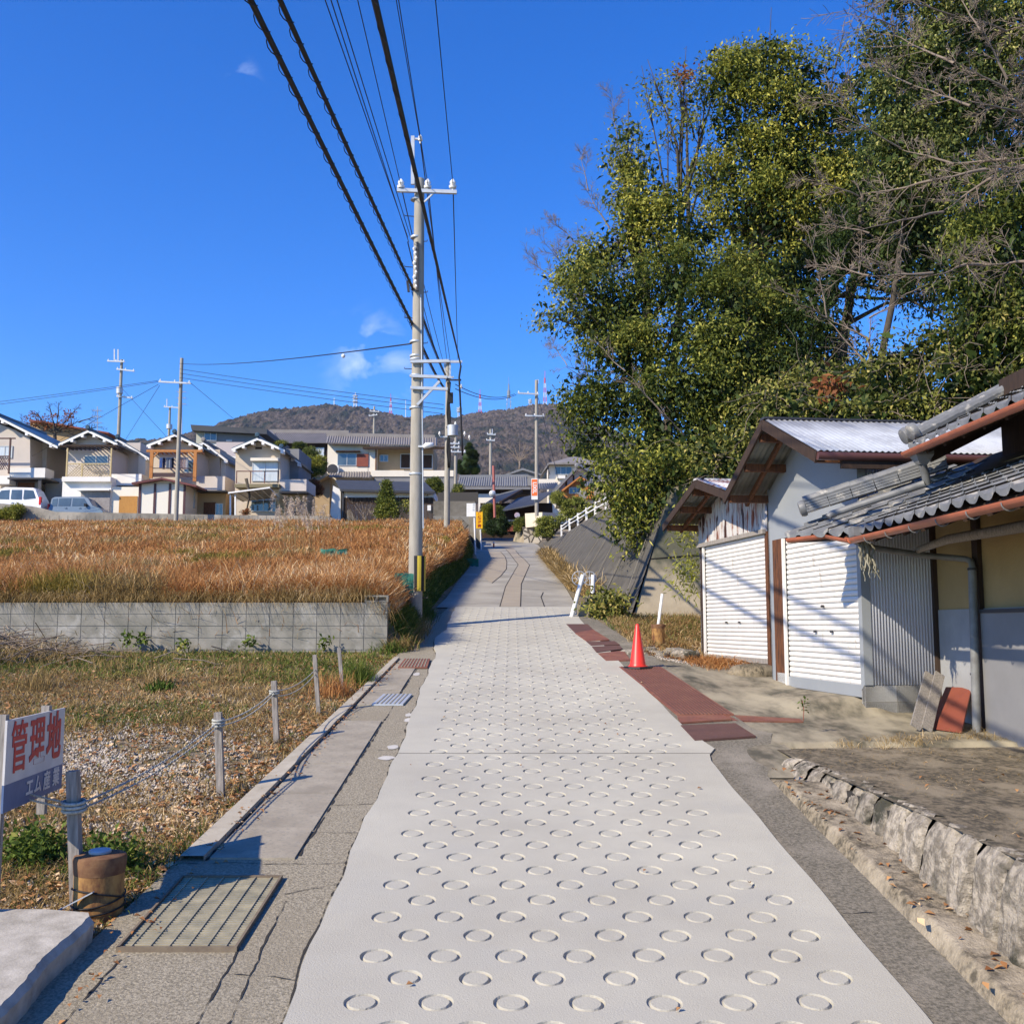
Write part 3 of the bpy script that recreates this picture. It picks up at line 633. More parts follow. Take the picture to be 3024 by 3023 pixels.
# thick pale slab, lower left
def slab():
    random.seed(9); b = MB(); top = []; n = 26
    n = 90; edge = [(-2.27+.010*math.sin(t*.31)+.012*math.sin(t*.13)+random.uniform(-.004, .004), 2.4+t*(5.72-2.4)/n) for t in range(n+1)]
    back = [(-2.30-i*.25, 5.80+.02*math.sin(i)+(.0 if i else -.03)) for i in range(0, 9)]
    pts = edge+back+[(-4.4, 2.4)]
    h = .135
    tv = [Vector((x, y, M*y+h)) for x, y in pts]
    mid = [Vector((x+(.028 if i <= n else 0), y+(.028 if i > n else 0), M*y+h-.035)) for i, (x, y) in enumerate(pts)]
    low = [Vector((x+(.018 if i <= n else 0)+random.uniform(-.005, .005), y+(.02 if i > n else 0), M*y-.05)) for i, (x, y) in enumerate(pts)]
    k = len(pts); b.add(tv+mid+low, [tuple(range(k))]+[(i, (i+1) % k, k+(i+1) % k, k+i) for i in range(k)]+[(k+i, k+(i+1) % k, 2*k+(i+1) % k, 2*k+i) for i in range(k)])
    o = b.build('concrete_slab', C['white_slab']); tag(o, 'thick pale concrete slab with a rough broken edge in the lower left corner', 'concrete slab')
slab()

# wooden posts with rope
posts = []
def post(px_b, py_b, px_t, py_t, label, w_=.07, z_off=0, grp='grey wooden rope posts along the left kerb'):
    base = G(px_b, py_b); base.z += z_off; top = P(px_t, py_t, base.y-.02)
    root = empty('wooden_post', base, label, 'post', grp)
    d = (top-base).normalized(); b = MB(); b.bar(base-d*.1, top, w_, w_*.92, up=(0, 1, 0)); b.build('post', C['oldwood'], root)
    posts.append((base, top, root)); return root
p0 = post(228, 2690, 215, 2275, 'nearest grey wooden rope post, thick, behind the rusty yellow pipe stub', .062)
b = MB(); q = P(232, 2292, posts[0][0].y+.03); b.bar(q, q+Vector((.01, 0, -.2)), .012, .04); b.build('splint', C['oldwood'], p0)
post(652, 2342, 644, 2103, 'second grey wooden rope post from the front, on the grassy lot', .058)
post(817, 2192, 809, 2010, 'third grey wooden rope post from the front, dark wet streaked top', .052)
post(941, 2105, 929, 1933, 'slim leaning wooden post with no rope, fourth from the front', .045)
post(1012, 2040, 1001, 1912, 'smallest farthest wooden post beside the tall grass tuft near the block wall', .045)
def rope_line(a, c, sag, label, r=.0075, pair=.03):
    root = empty('rope', a, label, 'rope', 'ropes strung between the wooden posts')
    for k in range(2):
        pts = []; n = 60
        for i in range(n+1):
            t = i/n; p = a.lerp(c, t); p.z -= 4*sag*(1+.25*k)*t*(1-t)+k*pair; pts.append(p)
        b = MB()
        for ph in (0, math.pi):     # two twisted strands
            q = []
            for i, p in enumerate(pts):
                for s in range(3):
                    tt = min(i+s/3, n); p0_ = pts[int(tt)]; p1_ = pts[min(int(tt)+1, n)]; pp = p0_.lerp(p1_, tt-int(tt)); an = tt*2.2+ph
                    q.append(pp+Vector((math.cos(an)*r*.5, 0, math.sin(an)*r*.5)))
            b.tube(q, r*.55, 5)
        b.build('strand', C['rope'], root, smooth=True)
def knot(i, z, n=3):
    base, top, root = posts[i]; L_ = (top-base).length; b = MB(); d = (top-base).normalized(); rr = .062 if i == 0 else .045
    for k in range(n):
        c = base+d*(L_*z+k*.022); b.tube([c+Vector((math.cos(a)*rr, math.sin(a)*rr, .006*math.sin(a))) for a in [2*math.pi*j/16 for j in range(17)]], .0105, 6, cap=False)
    b.build('rope_knot', C['rope'], root, smooth=True)
knot(0, .72); knot(1, .84, 3); knot(2, .80, 2)
def onpost(i, f): return posts[i][0].lerp(posts[i][1], f)
A0 = onpost(0, .76); rope_line(P(-60, 2306, A0.y), A0, .004, 'double rope running level from the nearest post to the left edge of the view')
rope_line(A0+Vector((.03, 0, 0)), onpost(1, .88), .05, 'sagging double rope between the nearest post and the second post')
rope_line(onpost(1, .88), onpost(2, .84), .05, 'double rope between the second post and the third post')
rope_line(onpost(2, .84), onpost(3, .75), .06, 'thin sagging rope end between the third post and the slim leaning post', .006, .05)

# land management board
def lot_sign():
    # panel corners in the photograph: left edge is nearer? the board turns its face to the right-hand lane
    tl = P(22, 2133, 5.75); tr = P(193, 2084, 6.65); h = .50
    bl = Vector((tl.x, tl.y, tl.z-h)); br = Vector((tr.x, tr.y, tr.z-h))
    root = empty('land_sign', Vector((tl.x, tl.y, bl.z-.2)), 'white and blue land management sign board with big red characters on wooden stakes', 'sign')
    xd = (tr-tl); xd.z = 0; W_ = xd.length; xd.normalize(); nrm = xd.cross(Vector((0, 0, 1))); nrm.normalize()
    zt = (tl.z+tr.z)/2+.0; tl.z = tr.z = zt; bl.z = br.z = zt-h
    blue = mat('sign_blue', (.07, .11, .22), (.10, .15, .27), scale=6, rough=.5); redp = mat('sign_red', (.50, .025, .03), (.42, .03, .035), scale=10, rough=.5); wh = mat('sign_white', (.60, .58, .56), (.52, .50, .49), scale=8, rough=.5)
    split = .70
    ml = tl.lerp(bl, split); mr_ = tr.lerp(br, split)
    MB().prism([tl, tr, mr_, ml], -nrm*.012).build('panel', wh, root)
    MB().prism([ml, mr_, br, bl], -nrm*.012).build('blue_band', blue, root)
    up = Vector((0, 0, 1))
    for k, ch in enumerate('管理地'):
        c = tl.lerp(tr, .20+.30*k)-up*(h*.36)+nrm*.003
        text_mesh('character', ch, .265, frame_mtx(c, xd), redp, root, bold=(.0035, .0045, .007)[k], sx=.92, sy=1.15)
    for k, ch in enumerate('エム産業'):
        c = tl.lerp(tr, (.40, .54, .70, .87)[k])-up*(h*.84)+nrm*.003
        text_mesh('character', ch, .115, frame_mtx(c, xd), wh, root, bold=.003)
    for t in (.03, .75):
        c = tl.lerp(tr, t)-nrm*.035; MB().box((c.x-.025, c.y-.02, zt-(1.0 if t < .5 else .62)), (c.x+.025, c.y+.02, zt+.03)).build('stake', C['oldwood'], root)
lot_sign()

# ------------------------------------------------------------------ traffic cone, pipe stub with white post, steel plates on the right
def cone():
    c = G(1884, 1974); root = empty('traffic_cone', c, 'red plastic traffic cone with a black base on the rusty plates', 'traffic cone')
    s = .67; MB().lathe(c, [(.150, .030), (.150, .042), (.128, .046), (.118, .075), (.030, .63*1.02), (.022, .66), (.014, .665)], 32).build('cone', C['red'], root, smooth='auto')
    b = MB(); b.lathe(c, [(.225, 0), (.23, .008), (.225, .03), (.15, .034)], 8); b.build('base', C['black'], root, smooth='auto')
cone()
small_plates = [([(1672, 1842), (1735, 1842), (1752, 1858), (1698, 1868)], 'darkplate'), ([(1698, 1868), (1752, 1858), (1800, 1888), (1732, 1892)], 'rustplate'),
 ([(1746, 1906), (1830, 1902), (1815, 1892), (1732, 1894)], 'darkplate'), ([(1762, 1925), (1838, 1915), (1830, 1905), (1748, 1908)], 'darkplate'),
 ([(1790, 1950), (1862, 1948), (1842, 1920), (1765, 1928)], 'rustplate')]
for i, (pp, mm_) in enumerate(small_plates):
    small_plate([pp[0], pp[1], pp[2], pp[3]] if i > 1 else [pp[3], pp[2], pp[1], pp[0]], C[mm_], ['dark brown plate farthest up the right road edge, below the white handrail posts', 'rusty plate second farthest up the right road edge', 'warped dark plate with lifted edge, third from the top of the plate row', 'narrow warped dark plate just uphill of the traffic cone plate', 'reddish plate under and just behind the traffic cone'][i], 'steel_plate', 0, .020+.008*(i % 2), 'steel plate', 'rusty plates covering the right drain')
small_plate([(2000, 2108), (2168, 2108), (1952, 1968), (1828, 1968)], C['rustplate'], 'long rusty chequered steel plate between the traffic cone and the dark mats', 'steel_plate', 15, .020, 'steel plate', 'rusty plates covering the right drain')
small_plate([(2010, 2132), (2160, 2122), (2135, 2110), (2000, 2112)], C['rustplate'], 'short rusty plate at the near end of the long chequered plate', 'steel_plate', 0, .024, 'steel plate', 'rusty plates covering the right drain')
small_plate([(2052, 2184), (2232, 2172), (2172, 2134), (2010, 2140)], C['darkplate'], 'dark brown mat at the near end of the plate row', 'steel_plate', 0, .024, 'steel plate', 'rusty plates covering the right drain')
small_plate([(2150, 2133), (2372, 2124), (2362, 2112), (2130, 2112)], C['rustplate'], 'long narrow rusty strip crossing the apron towards the grey shed', 'steel_plate', 0, .13, 'steel plate')
pc2 = G(1944, 1884); 
PB2 = pipe_bollard(pc2, .125, .26, 'rusty pipe stub with a leaning white pole in it, before the far shed', 'rusty pipe stubs')
wp = empty('white_pole', pc2+Vector((0, 0, .2)), 'leaning white plastic pole stuck in the far rusty pipe stub', 'pole')
MB().tube([pc2+Vector((-.01, 0, .15)), P(1956, 1753, pc2.y)], .028, 12).build('tube', C['white'], wp, smooth='auto')
# white handrail posts and concrete step blocks
def railpost(a, c, label):
    root = empty('handrail_post', a, label, 'handrail post', 'white handrail posts by the steps')
    MB().tube([a, c], .05, 12).build('tube', C['white'], root, smooth='auto')
    b = MB(); cc = c+Vector((-.09, 0, -.08)); b.tube([cc+Vector((math.cos(t)*.16, 0, math.sin(t)*.16)) for t in [2*math.pi*k/20 for k in range(21)]], .009, 5, cap=False)
    for k in range(4): b.tube([cc+Vector((math.cos(k*.785)*.16, 0, math.sin(k*.785)*.16)), cc-Vector((math.cos(k*.785)*.16, 0, math.sin(k*.785)*.16))], .006, 5)
    b.build('wheel', C['galv'], root)
Ya = 23.2
railpost(P(1688, 1822, Ya), P(1722, 1697, Ya), 'leaning white handrail post with a wire wheel, left of two by the steps')
railpost(P(1750, 1752, 24.4), P(1752, 1697, 24.4), 'upright white handrail post with a wire wheel, right of two by the steps')
b = MB(); b.box((P(1692, 0, 23.4).x, 23.35, 1.9), (P(1725, 0, 23.4).x, 23.8, P(1700, 1782, 23.4).z)); b.box((P(1722, 0, 24).x, 23.6, 2.0), (P(1756, 0, 24).x, 24.6, P(1740, 1757, 24).z))
b.box((P(1718, 0, 23.5).x, 23.5, 2.0), (P(1728, 0, 23.5).x, 23.9, P(1720, 1758, 23.5).z))
tag(b.build('concrete_steps', C['aggregate']), 'small stepped concrete blocks under the white handrail posts', 'steps')
# rubble edge in front of the weeds
b = MB(); random.seed(12)
for k in range(16):
    px = 1855+k*12; c = G(px, 1925+6*math.sin(k)); r = random.uniform(.07, .16); c.z -= .03
    bm_ = [c+Vector((math.cos(a)*math.cos(e)*r*random.uniform(.8, 1.2)*1.4, math.sin(a)*math.cos(e)*r, math.sin(e)*r*random.uniform(.7, 1.1))) for e in (-1.2, -.5, .2, .8) for a in [2*math.pi*j/9 for j in range(9)]]
    b.add(bm_, [(i*9+j, i*9+(j+1) % 9, (i+1)*9+(j+1) % 9, (i+1)*9+j) for i in range(3) for j in range(9)]+[tuple(range(27, 36))])
tag(b.build('rubble_edge', C['stone'], smooth=True), 'line of rough rubble edging the weedy gravel beside the cone', 'rubble', kind='stuff')

# leaning timber, board and sprout by the farmhouse
tb = empty('leaning_planks', P(2670, 2140, 11.4), 'two weathered grey planks leaning against the shed corner beside the brown board', 'planks')
for (a, c) in (((2712, 2146), (2745, 1990)), ((2745, 2150), (2775, 1990))):
    A_ = P(a[0]-8, a[1], 11.15); B_ = P(c[0], c[1], 12.0); MB().bar(A_, B_, .115, .03, up=(0, -1, .3)).build('plank', C['oldwood'], tb)
rb = empty('leaning_board', P(2800, 2160, 11.0), 'red-brown painted board leaning on the farmhouse wall behind the grey planks', 'board')
MB().prism([P(2742, 2150, 11.3), P(2838, 2164, 11.0), P(2868, 2030, 11.7), P(2793, 2028, 12.15)], (.02, .02, 0)).build('board', C['redboard'], rb)

# ------------------------------------------------------------------ utility poles and wires
def util_pole(px, Y, top_py, base_z, r0, r1, label, cat='utility pole', group='concrete utility poles'):
    x = P(px, 1500, Y).x; top = P(px, top_py, Y).z; base = Vector((x, Y, base_z))
    root = empty('utility_pole', base, label, cat, group)
    MB().tube([base-Vector((0, 0, .3)), base+Vector((0, 0, (top-base_z)*.5)), Vector((x, Y, top))], [r0, (r0+r1)/2, r1], 20).build('pole', C['pole'], root, smooth='auto')
    return root, x, top
def insulator(c, root, s=1, name='insulator', m='white'):
    MB().lathe(c, [(.02*s, -.08*s), (.02*s, 0), (.06*s, .0), (.07*s, .04*s), (.035*s, .06*s), (.055*s, .09*s), (.05*s, .12*s), (.02*s, .16*s), (.01*s, .17*s)], 10).build(name, C[m], root, smooth='auto')
def arm(root, px0, px1, py, Y, h=.08, m='galv', py1=None, name='cross_arm'):
    a = P(px0, py, Y); c = P(px1, py1 or py, Y); MB().bar(a, c, .07, h).build(name, C[m], root)
# pole 1, in front
Y1 = 21.0; pr, px1_, top1 = util_pole(1229, Y1, 530, 2.3, .150, .105, 'tallest concrete utility pole with yellow and black guard at its foot, left of the lane')
MB().bar(P(1219, 545, Y1-.12), P(1219, 403, Y1-.12), .075, .06, up=(0, 1, 0)).build('top_extension', C['galv'], pr)
MB().bar(P(1219, 411, Y1-.12), P(1240, 411, Y1-.12), .04, .04).build('top_bracket', C['galv'], pr); insulator(P(1241, 416, Y1-.12), pr, .8)
arm(pr, 1173, 1349, 562, Y1-.16, .075, py1=568)
for px in (1184, 1263, 1337): insulator(P(px, 556, Y1-.16), pr, 1.2)
MB().bar(P(1285, 566, Y1-.16), P(1245, 604, Y1-.13), .03, .03).build('arm_brace', C['galv'], pr)
for py in (590, 702, 1010, 1052, 1062, 1110, 1205, 1400):
    c = P(1229, py, Y1); rr = .105+(.15-.105)*(py-530)/1260+.012; MB().lathe(c, [(rr, -.018), (rr+.004, 0), (rr, .018)], 20).build('band', C['galv'], pr, smooth='auto')
for k in range(16):
    py = 640+k*75; c = P(1229, py, Y1); s = 1 if k % 2 else -1; MB().tube([c, c+Vector((s*.24, -.05, 0)), c+Vector((s*.24, -.05, .03))], .009, 6).build('step_bolt', C['darkmetal'], pr)
MB().tube([P(1243, 870, Y1-.11), P(1247, 1200, Y1-.11), P(1250, 1560, Y1-.12)], .014, 6).build('conduit', C['galv'], pr)
b = MB()
for k in range(9):
    py = 735+k*14; c = P(1224+(k % 3)*3, py, Y1-.13); b.lathe(c, [(.02, -.04), (.045, 0), (.02, .05)], 8)
b.build('rack_insulators', C['white'], pr, smooth='auto')
b = MB(); b.bar(P(1233, 715, Y1-.14), P(1233, 860, Y1-.14), .045, .05); b.bar(P(1203, 830, Y1-.1), P(1207, 862, Y1-.1), .05, .05); b.build('bracket_rack', C['darkmetal'], pr)
arm(pr, 1212, 1330, 1068, Y1-.16, .06, py1=1066, name='side_arm'); arm(pr, 1212, 1320, 1110, Y1-.16, .06, py1=1114, name='side_arm'); arm(pr, 1212, 1322, 1145, Y1-.16, .06, py1=1149, name='side_arm')
MB().bar(P(1232, 1196, Y1-.16), P(1298, 1126, Y1-.16), .06, .05).build('arm_brace', C['galv'], pr)
# yellow/black guard
yel = mat('guard_yellow', (.62, .47, .05), (.50, .38, .05), scale=5, rough=.5)
b = MB(); bb = MB(); c0 = P(1232, 1745, Y1).z; c1 = P(1232, 1642, Y1).z; x = P(1234, 1700, Y1).x; n = 24
for k in range(n):
    a0, a1 = 2*math.pi*k/n, 2*math.pi*(k+1)/n; q = [(x+math.cos(a)*.157, Y1+math.sin(a)*.157, z) for a, z in ((a0, c0), (a1, c0), (a1, c1), (a0, c1))]
    (b if (k//2) % 2 else bb).quad(*q)
b.build('guard_stripes', yel, pr); bb.build('guard', C['black'], pr)
# street lamp on the pole
lp = empty('street_lamp', P(1250, 1320, Y1), 'white street lamp head on a short arm fixed to the tallest pole', 'street lamp')
MB().bar(P(1236, 1318, Y1-.1), P(1252, 1318, Y1-.3), .04, .04).build('arm', C['galv'], lp)
a = P(1250, 1321, Y1-.3); c = P(1280, 1312, Y1-.3); b = MB(); b.tube([a, a.lerp(c, .3)+Vector((0, 0, .02)), c], [.035, .062, .045], 10); b.build('lamp_head', C['white'], lp, smooth=True)
# pole 2
Y2 = 53.0; p2, px2_, top2 = util_pole(1320, Y2, 1065, 5.6, .17, .11, 'second concrete utility pole up the lane, wrapped in black cables, with a grey transformer')
MB().bar(P(1314, 1120, Y2), P(1314, 1074, Y2), .09, .09, up=(0, 1, 0)).build('top_extension', C['galv'], p2); MB().bar(P(1329, 1120, Y2-.1), P(1329, 1074, Y2-.1), .09, .09, up=(0, 1, 0)).build('top_extension', C['galv'], p2)
arm(p2, 1243, 1365, 1068, Y2-.2, .13); arm(p2, 1296, 1340, 1114, Y2-.2, .10); arm(p2, 1322, 1362, 1122, Y2-.2, .08, m='darkmetal'); arm(p2, 1300, 1345, 1290, Y2-.2, .07)
MB().tube([P(1337, 1256, Y2-.3), P(1337, 1287, Y2-.3)], .28, 18).build('transformer', C['galv'], p2, smooth='auto'); MB().bar(P(1318, 1262, Y2-.2), P(1345, 1260, Y2-.2), .1, .06).build('transformer_bracket', C['darkmetal'], p2)
for px, py in ((1298, 1283), (1345, 1254), (1372, 1283), (1386, 1294), (1362, 1144)): insulator(P(px, py, Y2-.3), p2, 1.0)
MB().bar(P(1331, 1160, Y2-.25), P(1331, 1190, Y2-.25), .25, .2, up=(0, 1, 0)).build('junction_box', C['black'], p2)
b = MB(); random.seed(4)
for k in range(3): b.tube([P(1322+k*3+2*math.sin(j*1.3+k), 1128+j*23, Y2-.2) for j in range(12)], .045, 6)
b.build('cable_bundle', C['black'], p2, smooth=True)
for k in range(10): 
    pass
# distant poles
def far_pole(px, Y, ty, by, r, arms, label, tr=None, ext=None):
    base = P(px, by, Y); root, x, top = util_pole(px, Y, ty, base.z, r, r*.75, label)
    for (a0, a1, ya, yb) in arms: MB().bar(P(a0, ya, Y-.3), P(a1, yb, Y-.3), r*.7, r*.7).build('cross_arm', C['galv'], root)
    for (a0, ya, yb) in (ext or []): MB().bar(P(a0, ya, Y), P(a0, yb, Y), r*.6, r*.6, up=(0, 1, 0)).build('top_extension', C['galv'], root)
    if tr: MB().tube([P(tr[0], tr[1], Y-.5), P(tr[0], tr[2], Y-.5)], tr[3], 14).build('transformer', C['galv'], root, smooth='auto')
    for (a0, a1, ya, yb) in arms:
        for t in (.05, .5, .95): insulator(P(a0+(a1-a0)*t, ya+(yb-ya)*t-1, Y-.3), root, 1.0)
    return root
far_pole(341, 95, 1062, 1300, .17, [(*[Z1(875, 0)[0], Z1(1015, 0)[0]], 1066, 1068), (Z1(950, 0)[0], Z1(1095, 0)[0], 1090, 1096), (Z1(950, 0)[0], Z1(1080, 0)[0], 1170, 1175)], 'grey utility pole behind the left houses, with two prongs on top and a white transformer', (353, 1144, 1162, .3), [(338, 1064, 1031), (349, 1068, 1032)])
far_pole(521, 68.5, 1058, 1525, .15, [(Z1(1293, 0)[0], Z1(1555, 0)[0], 1127, 1132)], 'brown-grey utility pole standing in front of the house with the laundry balcony')
far_pole(491, 120, 1200, 1310, .16, [(484, 532, 1201, 1204)], 'small distant utility pole with a transformer just left of the laundry house pole', (500, 1253, 1266, .35), [(493, 1202, 1178)])
far_pole(1101, 150, 1200, 1290, .18, [(1089, 1114, 1228, 1225), (1092, 1120, 1214, 1216)], 'distant pole rising behind the tiled roofs, left of the tallest pole')
far_pole(Z3(1200, 0)[0], 82, Z3(0, 200)[1], Z3(0, 1275)[1], .16, [(Z3(1045, 0)[0], Z3(1215, 0)[0], Z3(0, 305)[1], Z3(0, 315)[1]), (Z3(1105, 0)[0], Z3(1260, 0)[0], Z3(0, 490)[1], Z3(0, 492)[1])], 'slim silver utility pole carrying the orange banner sign', ext=[(Z3(1210, 0)[0], Z3(0, 230)[1], Z3(0, 195)[1])])
far_pole(Z3(823, 0)[0], 130, Z3(0, 600)[1], Z3(0, 980)[1], .2, [(Z3(795, 0)[0], Z3(865, 0)[0], Z3(0, 640)[1], Z3(0, 645)[1]), (Z3(790, 0)[0], Z3(858, 0)[0], Z3(0, 688)[1], Z3(0, 692)[1])], 'distant concrete pole behind the red mirror pole', ext=[(Z3(838, 0)[0], Z3(0, 640)[1], Z3(0, 598)[1])])
far_pole(Z3(537, 0)[0], 90, Z3(0, 650)[1], Z3(0, 1190)[1], .16, [(Z3(500, 0)[0], Z3(620, 0)[0], Z3(0, 783)[1], Z3(0, 785)[1]), (Z3(485, 0)[0], Z3(570, 0)[0], Z3(0, 715)[1], Z3(0, 718)[1]), (Z3(485, 0)[0], Z3(570, 0)[0], Z3(0, 745)[1], Z3(0, 750)[1])], 'thin distant pole with white cross arms just behind the second pole')
# tv aerials
for (px, ty, by, Y, lab) in ((537, 1145, 1290, 90, 'thin television aerial mast above the laundry house roof'), (288, 1200, 1283, 84, 'thin television aerial on the roof of the house with the lattice balcony')):
    root = empty('tv_aerial', P(px, by, Y), lab, 'aerial'); MB().tube([P(px, by, Y), P(px, ty, Y)], .035, 6).build('mast', C['galv'], root)
    b = MB()
    for k in range(3):
        a = P(px-14, ty+12+k*18, Y); c = P(px+12, ty+12+k*18, Y); b.bar(a, c, .03, .03)
        for j in range(6): q = a.lerp(c, j/5); b.bar(q-Vector((0, .4, 0)), q+Vector((0, .4, 0)), .02, .02)
    b.build('elements', C['galv'], root)

# wires and cables
def cable(pts, r, label, m='black', sag=0, n=24, spiral=0, group=None, name='cable', cat='cable', sr=.055, pitch=.45):
    pts = [Vector(p) for p in pts]; q = []
    for a, c in zip(pts, pts[1:]):
        for i in range(n): t = i/n; p = a.lerp(c, t); p.z -= 4*sag*t*(1-t)*((c-a).length/30)**2; q.append(p)
    q.append(pts[-1]); root = empty(name, pts[-1], label, cat, group)
    MB().tube(q, r, 8).build('line', C[m], root, smooth=True)
    if spiral:
        L = [0]; 
        for a, c in zip(q, q[1:]): L.append(L[-1]+(c-a).length)
        s = []; tot = L[-1]; k = 0; step = pitch/9
        d = 0
        while d < tot:
            while k < len(L)-2 and L[k+1] < d: k += 1
            t = (d-L[k])/(L[k+1]-L[k]); p = q[k].lerp(q[k+1], t); an = 2*math.pi*d/pitch
            ax = (q[k+1]-q[k]).normalized(); sx = ax.cross(Vector((0, 0, 1))).normalized(); sy = sx.cross(ax)
            s.append(p+sx*math.cos(an)*sr*.8+sy*(math.sin(an)*sr*.8-.02)); d += step
        MB().tube(s, .006, 4).build('spiral_hanger', C[m], root, smooth=True)
    return root
def ext(A, Q, back): d = (Q-A); return Q+d*back
A1 = P(1213, 948, Y1-.35); Q1 = P(751, 0, 8.6); e1 = ext(A1, Q1, .9)
cable([e1, A1, P(1316, 1150, Y2-.3)], .030, 'leftmost thick black overhead cable wound with spiral hangers', sag=.12, spiral=1)
A2 = P(1216, 845, Y1-.35); Q2 = P(836, 0, 9.0); e2 = ext(A2, Q2, .9)
cable([e2, A2, P(1322, 1120, Y2-.3)], .028, 'second thick black overhead cable wound with spiral hangers', sag=.12, spiral=1)
A3 = P(1361, 1080, Y2-.3); Q3 = P(1106, 0, 9.2); e3 = ext(A3, Q3, .12)
cable([e3, Q3.lerp(A3, .5)+Vector((0, 0, 0)), A3], .035, 'thick knobbly black overhead bundle running above the lane, rightmost of the thick cables', spiral=1, sr=.035, pitch=.9)
cable([A3, P(1356, 1113, Y2-.3), P(1360, 1200, Y2-.3), P(1366, 1345, Y2-.3)], .05, 'black cable hanging down from the end of the second pole cross arm', n=3)
thin = [((960, 0), (1204, 700)), ((977, 0), (1207, 715)), ((995, 0), (1212, 700)), ((1056, 0), (1184, 548)), ((1177, 0), (1264, 550)), ((1286, 0), (1338, 550)), ((1170, 0), (1240, 408))]
labs = ['leftmost of the three close thin wires', 'middle of the three close thin wires', 'right of the three close thin wires', 'thin wire to the left insulator of the top cross arm', 'thin wire to the middle insulator of the top cross arm', 'thin wire to the right insulator of the top cross arm, farthest right', 'faint thin wire to the very top of the tallest pole']
for ((a, b_), (c, d_)), lb in zip(thin, labs):
    A = P(c, d_, Y1-.16); t = max((CY-b_)/F, .1); r0 = ray(a, b_); Yq = (A.z-.4-EYE)*r0.y/r0.z; Q = P(a, b_, Yq)
    cable([ext(A, Q, .8), A], .008, lb, sag=0, group=None, name='wire', cat='wire')
after = [((1184, 548), (1310, 1072)), ((1264, 550), (1320, 1065)), ((1338, 550), (1352, 1060)), ((1240, 408), (1330, 1070)), ((1204, 715), (1298, 1075))]
for i, ((a, b_), (c, d_)) in enumerate(after): cable([P(a, b_, Y1-.16), P(c, d_, Y2-.3)], .012, ['wire from the left insulator to the second pole', 'wire from the middle insulator to the second pole', 'wire from the right insulator to the second pole arm', 'wire from the top of the tallest pole to the second pole', 'low wire joining the racks of the two nearest poles'][i], sag=.12, name='wire', cat='wire')
LP = lambda x, y, Y=68: P(*Z1(x, y), Y)
lw = [([LP(1460, 340), P(1213, 1015, Y1)], 'single wire with a white ball insulator from the brown-grey pole to the tallest pole', .07),
 ([LP(1465, 385), P(1310, 1195, Y2)], 'upper of three wires crossing the sky above the tiled roofs', .1), ([LP(1465, 420), P(1310, 1208, Y2)], 'middle of three wires crossing the sky above the tiled roofs', .1), ([LP(1465, 455), P(1310, 1222, Y2)], 'lower of three wires crossing the sky above the tiled roofs', .1),
 ([LP(-400, 700), LP(1290, 480)], 'upper wire rising from the left edge to the brown-grey pole', .15), ([LP(-400, 725), LP(1290, 490)], 'lower wire rising from the left edge to the brown-grey pole', .15),
 ([LP(1555, 500), LP(1950, 830, 90)], 'wire sloping down from the brown-grey pole to the tall dark-roofed house', 0), ([LP(1300, 520), LP(1010, 980, 90)], 'wire sloping down left from the brown-grey pole', 0), ([LP(1290, 510), LP(260, 1095, 76)], 'service wire running down to the far left house', 0),
 ([LP(1000, 550, 94), LP(1360, 940, 80)], 'service wire running down to the laundry house roof', 0)]
for pts, lb, sg in lw: cable(pts, .015, lb, sag=sg, name='wire', cat='wire')
bl = P(1014, 1051, 33); o = MB().lathe(bl, [(.01, -.07), (.05, -.05), (.07, 0), (.05, .05), (.01, .07)], 12).build('ball_insulator', C['white'], smooth=True); tag(o, 'white ball insulator on the single wire left of the tallest pole', 'insulator')
rw = [([P(1345, 1135, Y2), P(1520, 1163, 81.5)], 'upper wire from the second pole to the slim silver pole'), ([P(1345, 1148, Y2), P(1525, 1165, 81.5)], 'lower wire from the second pole to the slim silver pole'), ([P(1590, 1175, 82), P(1650, 1420, 70)], 'guy wire slanting down right of the slim silver pole'), ([P(1588, 1290, 82), P(1624, 1400, 70)], 'short guy wire low beside the slim silver pole')]
for pts, lb in rw: cable(pts, .022, lb, sag=.5 if 'second' in lb else 0, name='wire', cat='wire')

# signs up the lane
def sign_board(px0, px1, py0, py1, post_px, by, Y, m, label, text=None, tm=None, tsize=.4):
    base = P(post_px, by, Y); root = empty('road_sign', base, label, 'sign')
    MB().tube([base, P(post_px-4, py0+5, Y)], .05, 10).build('post', C['white'], root, smooth='auto')
    a = P(px0, py0, Y-.08); c = P(px1, py1, Y-.08); MB().box((a.x, Y-.10, c.z), (c.x, Y-.07, a.z)).build('panel', m, root)
    if text:
        n = len(text)
        for k, ch in enumerate(text): text_mesh('character', ch, tsize, frame_mtx(Vector((text_x(a, c), Y-.103, a.z+(c.z-a.z)*(k+.5)/n)), (1, 0, 0)), tm, root, bold=.008)
    return root, a, c
ink = mat('sign_ink', (.30, .045, .01), rough=.5); pale = mat('sign_pale_ink', (.30, .36, .42), rough=.5); yl = mat('sign_yellow', (.80, .42, .005), rough=.5)
text_x = lambda a, c: a.x+(c.x-a.x)*.52
sign_board(1406, 1425, 1511, 1560, 1421, 1627, 68, yl, 'yellow freezing warning sign with dark red characters on a white post', '凍結注意', ink, .26)
text_x = lambda a, c: a.x+(c.x-a.x)*.80
rt, a, c = sign_board(1378, 1404, 1486, 1525, 1404, 1640, 60, C['white'], 'white school route sign with faint blue-grey characters on a tall white post', None)
for k, ch in enumerate('通学路'): text_mesh('character', ch, .14, frame_mtx(Vector((a.x+(c.x-a.x)*.8, 60-.103, a.z+(c.z-a.z)*(.12+.2*k))), (1, 0, 0)), pale, rt)
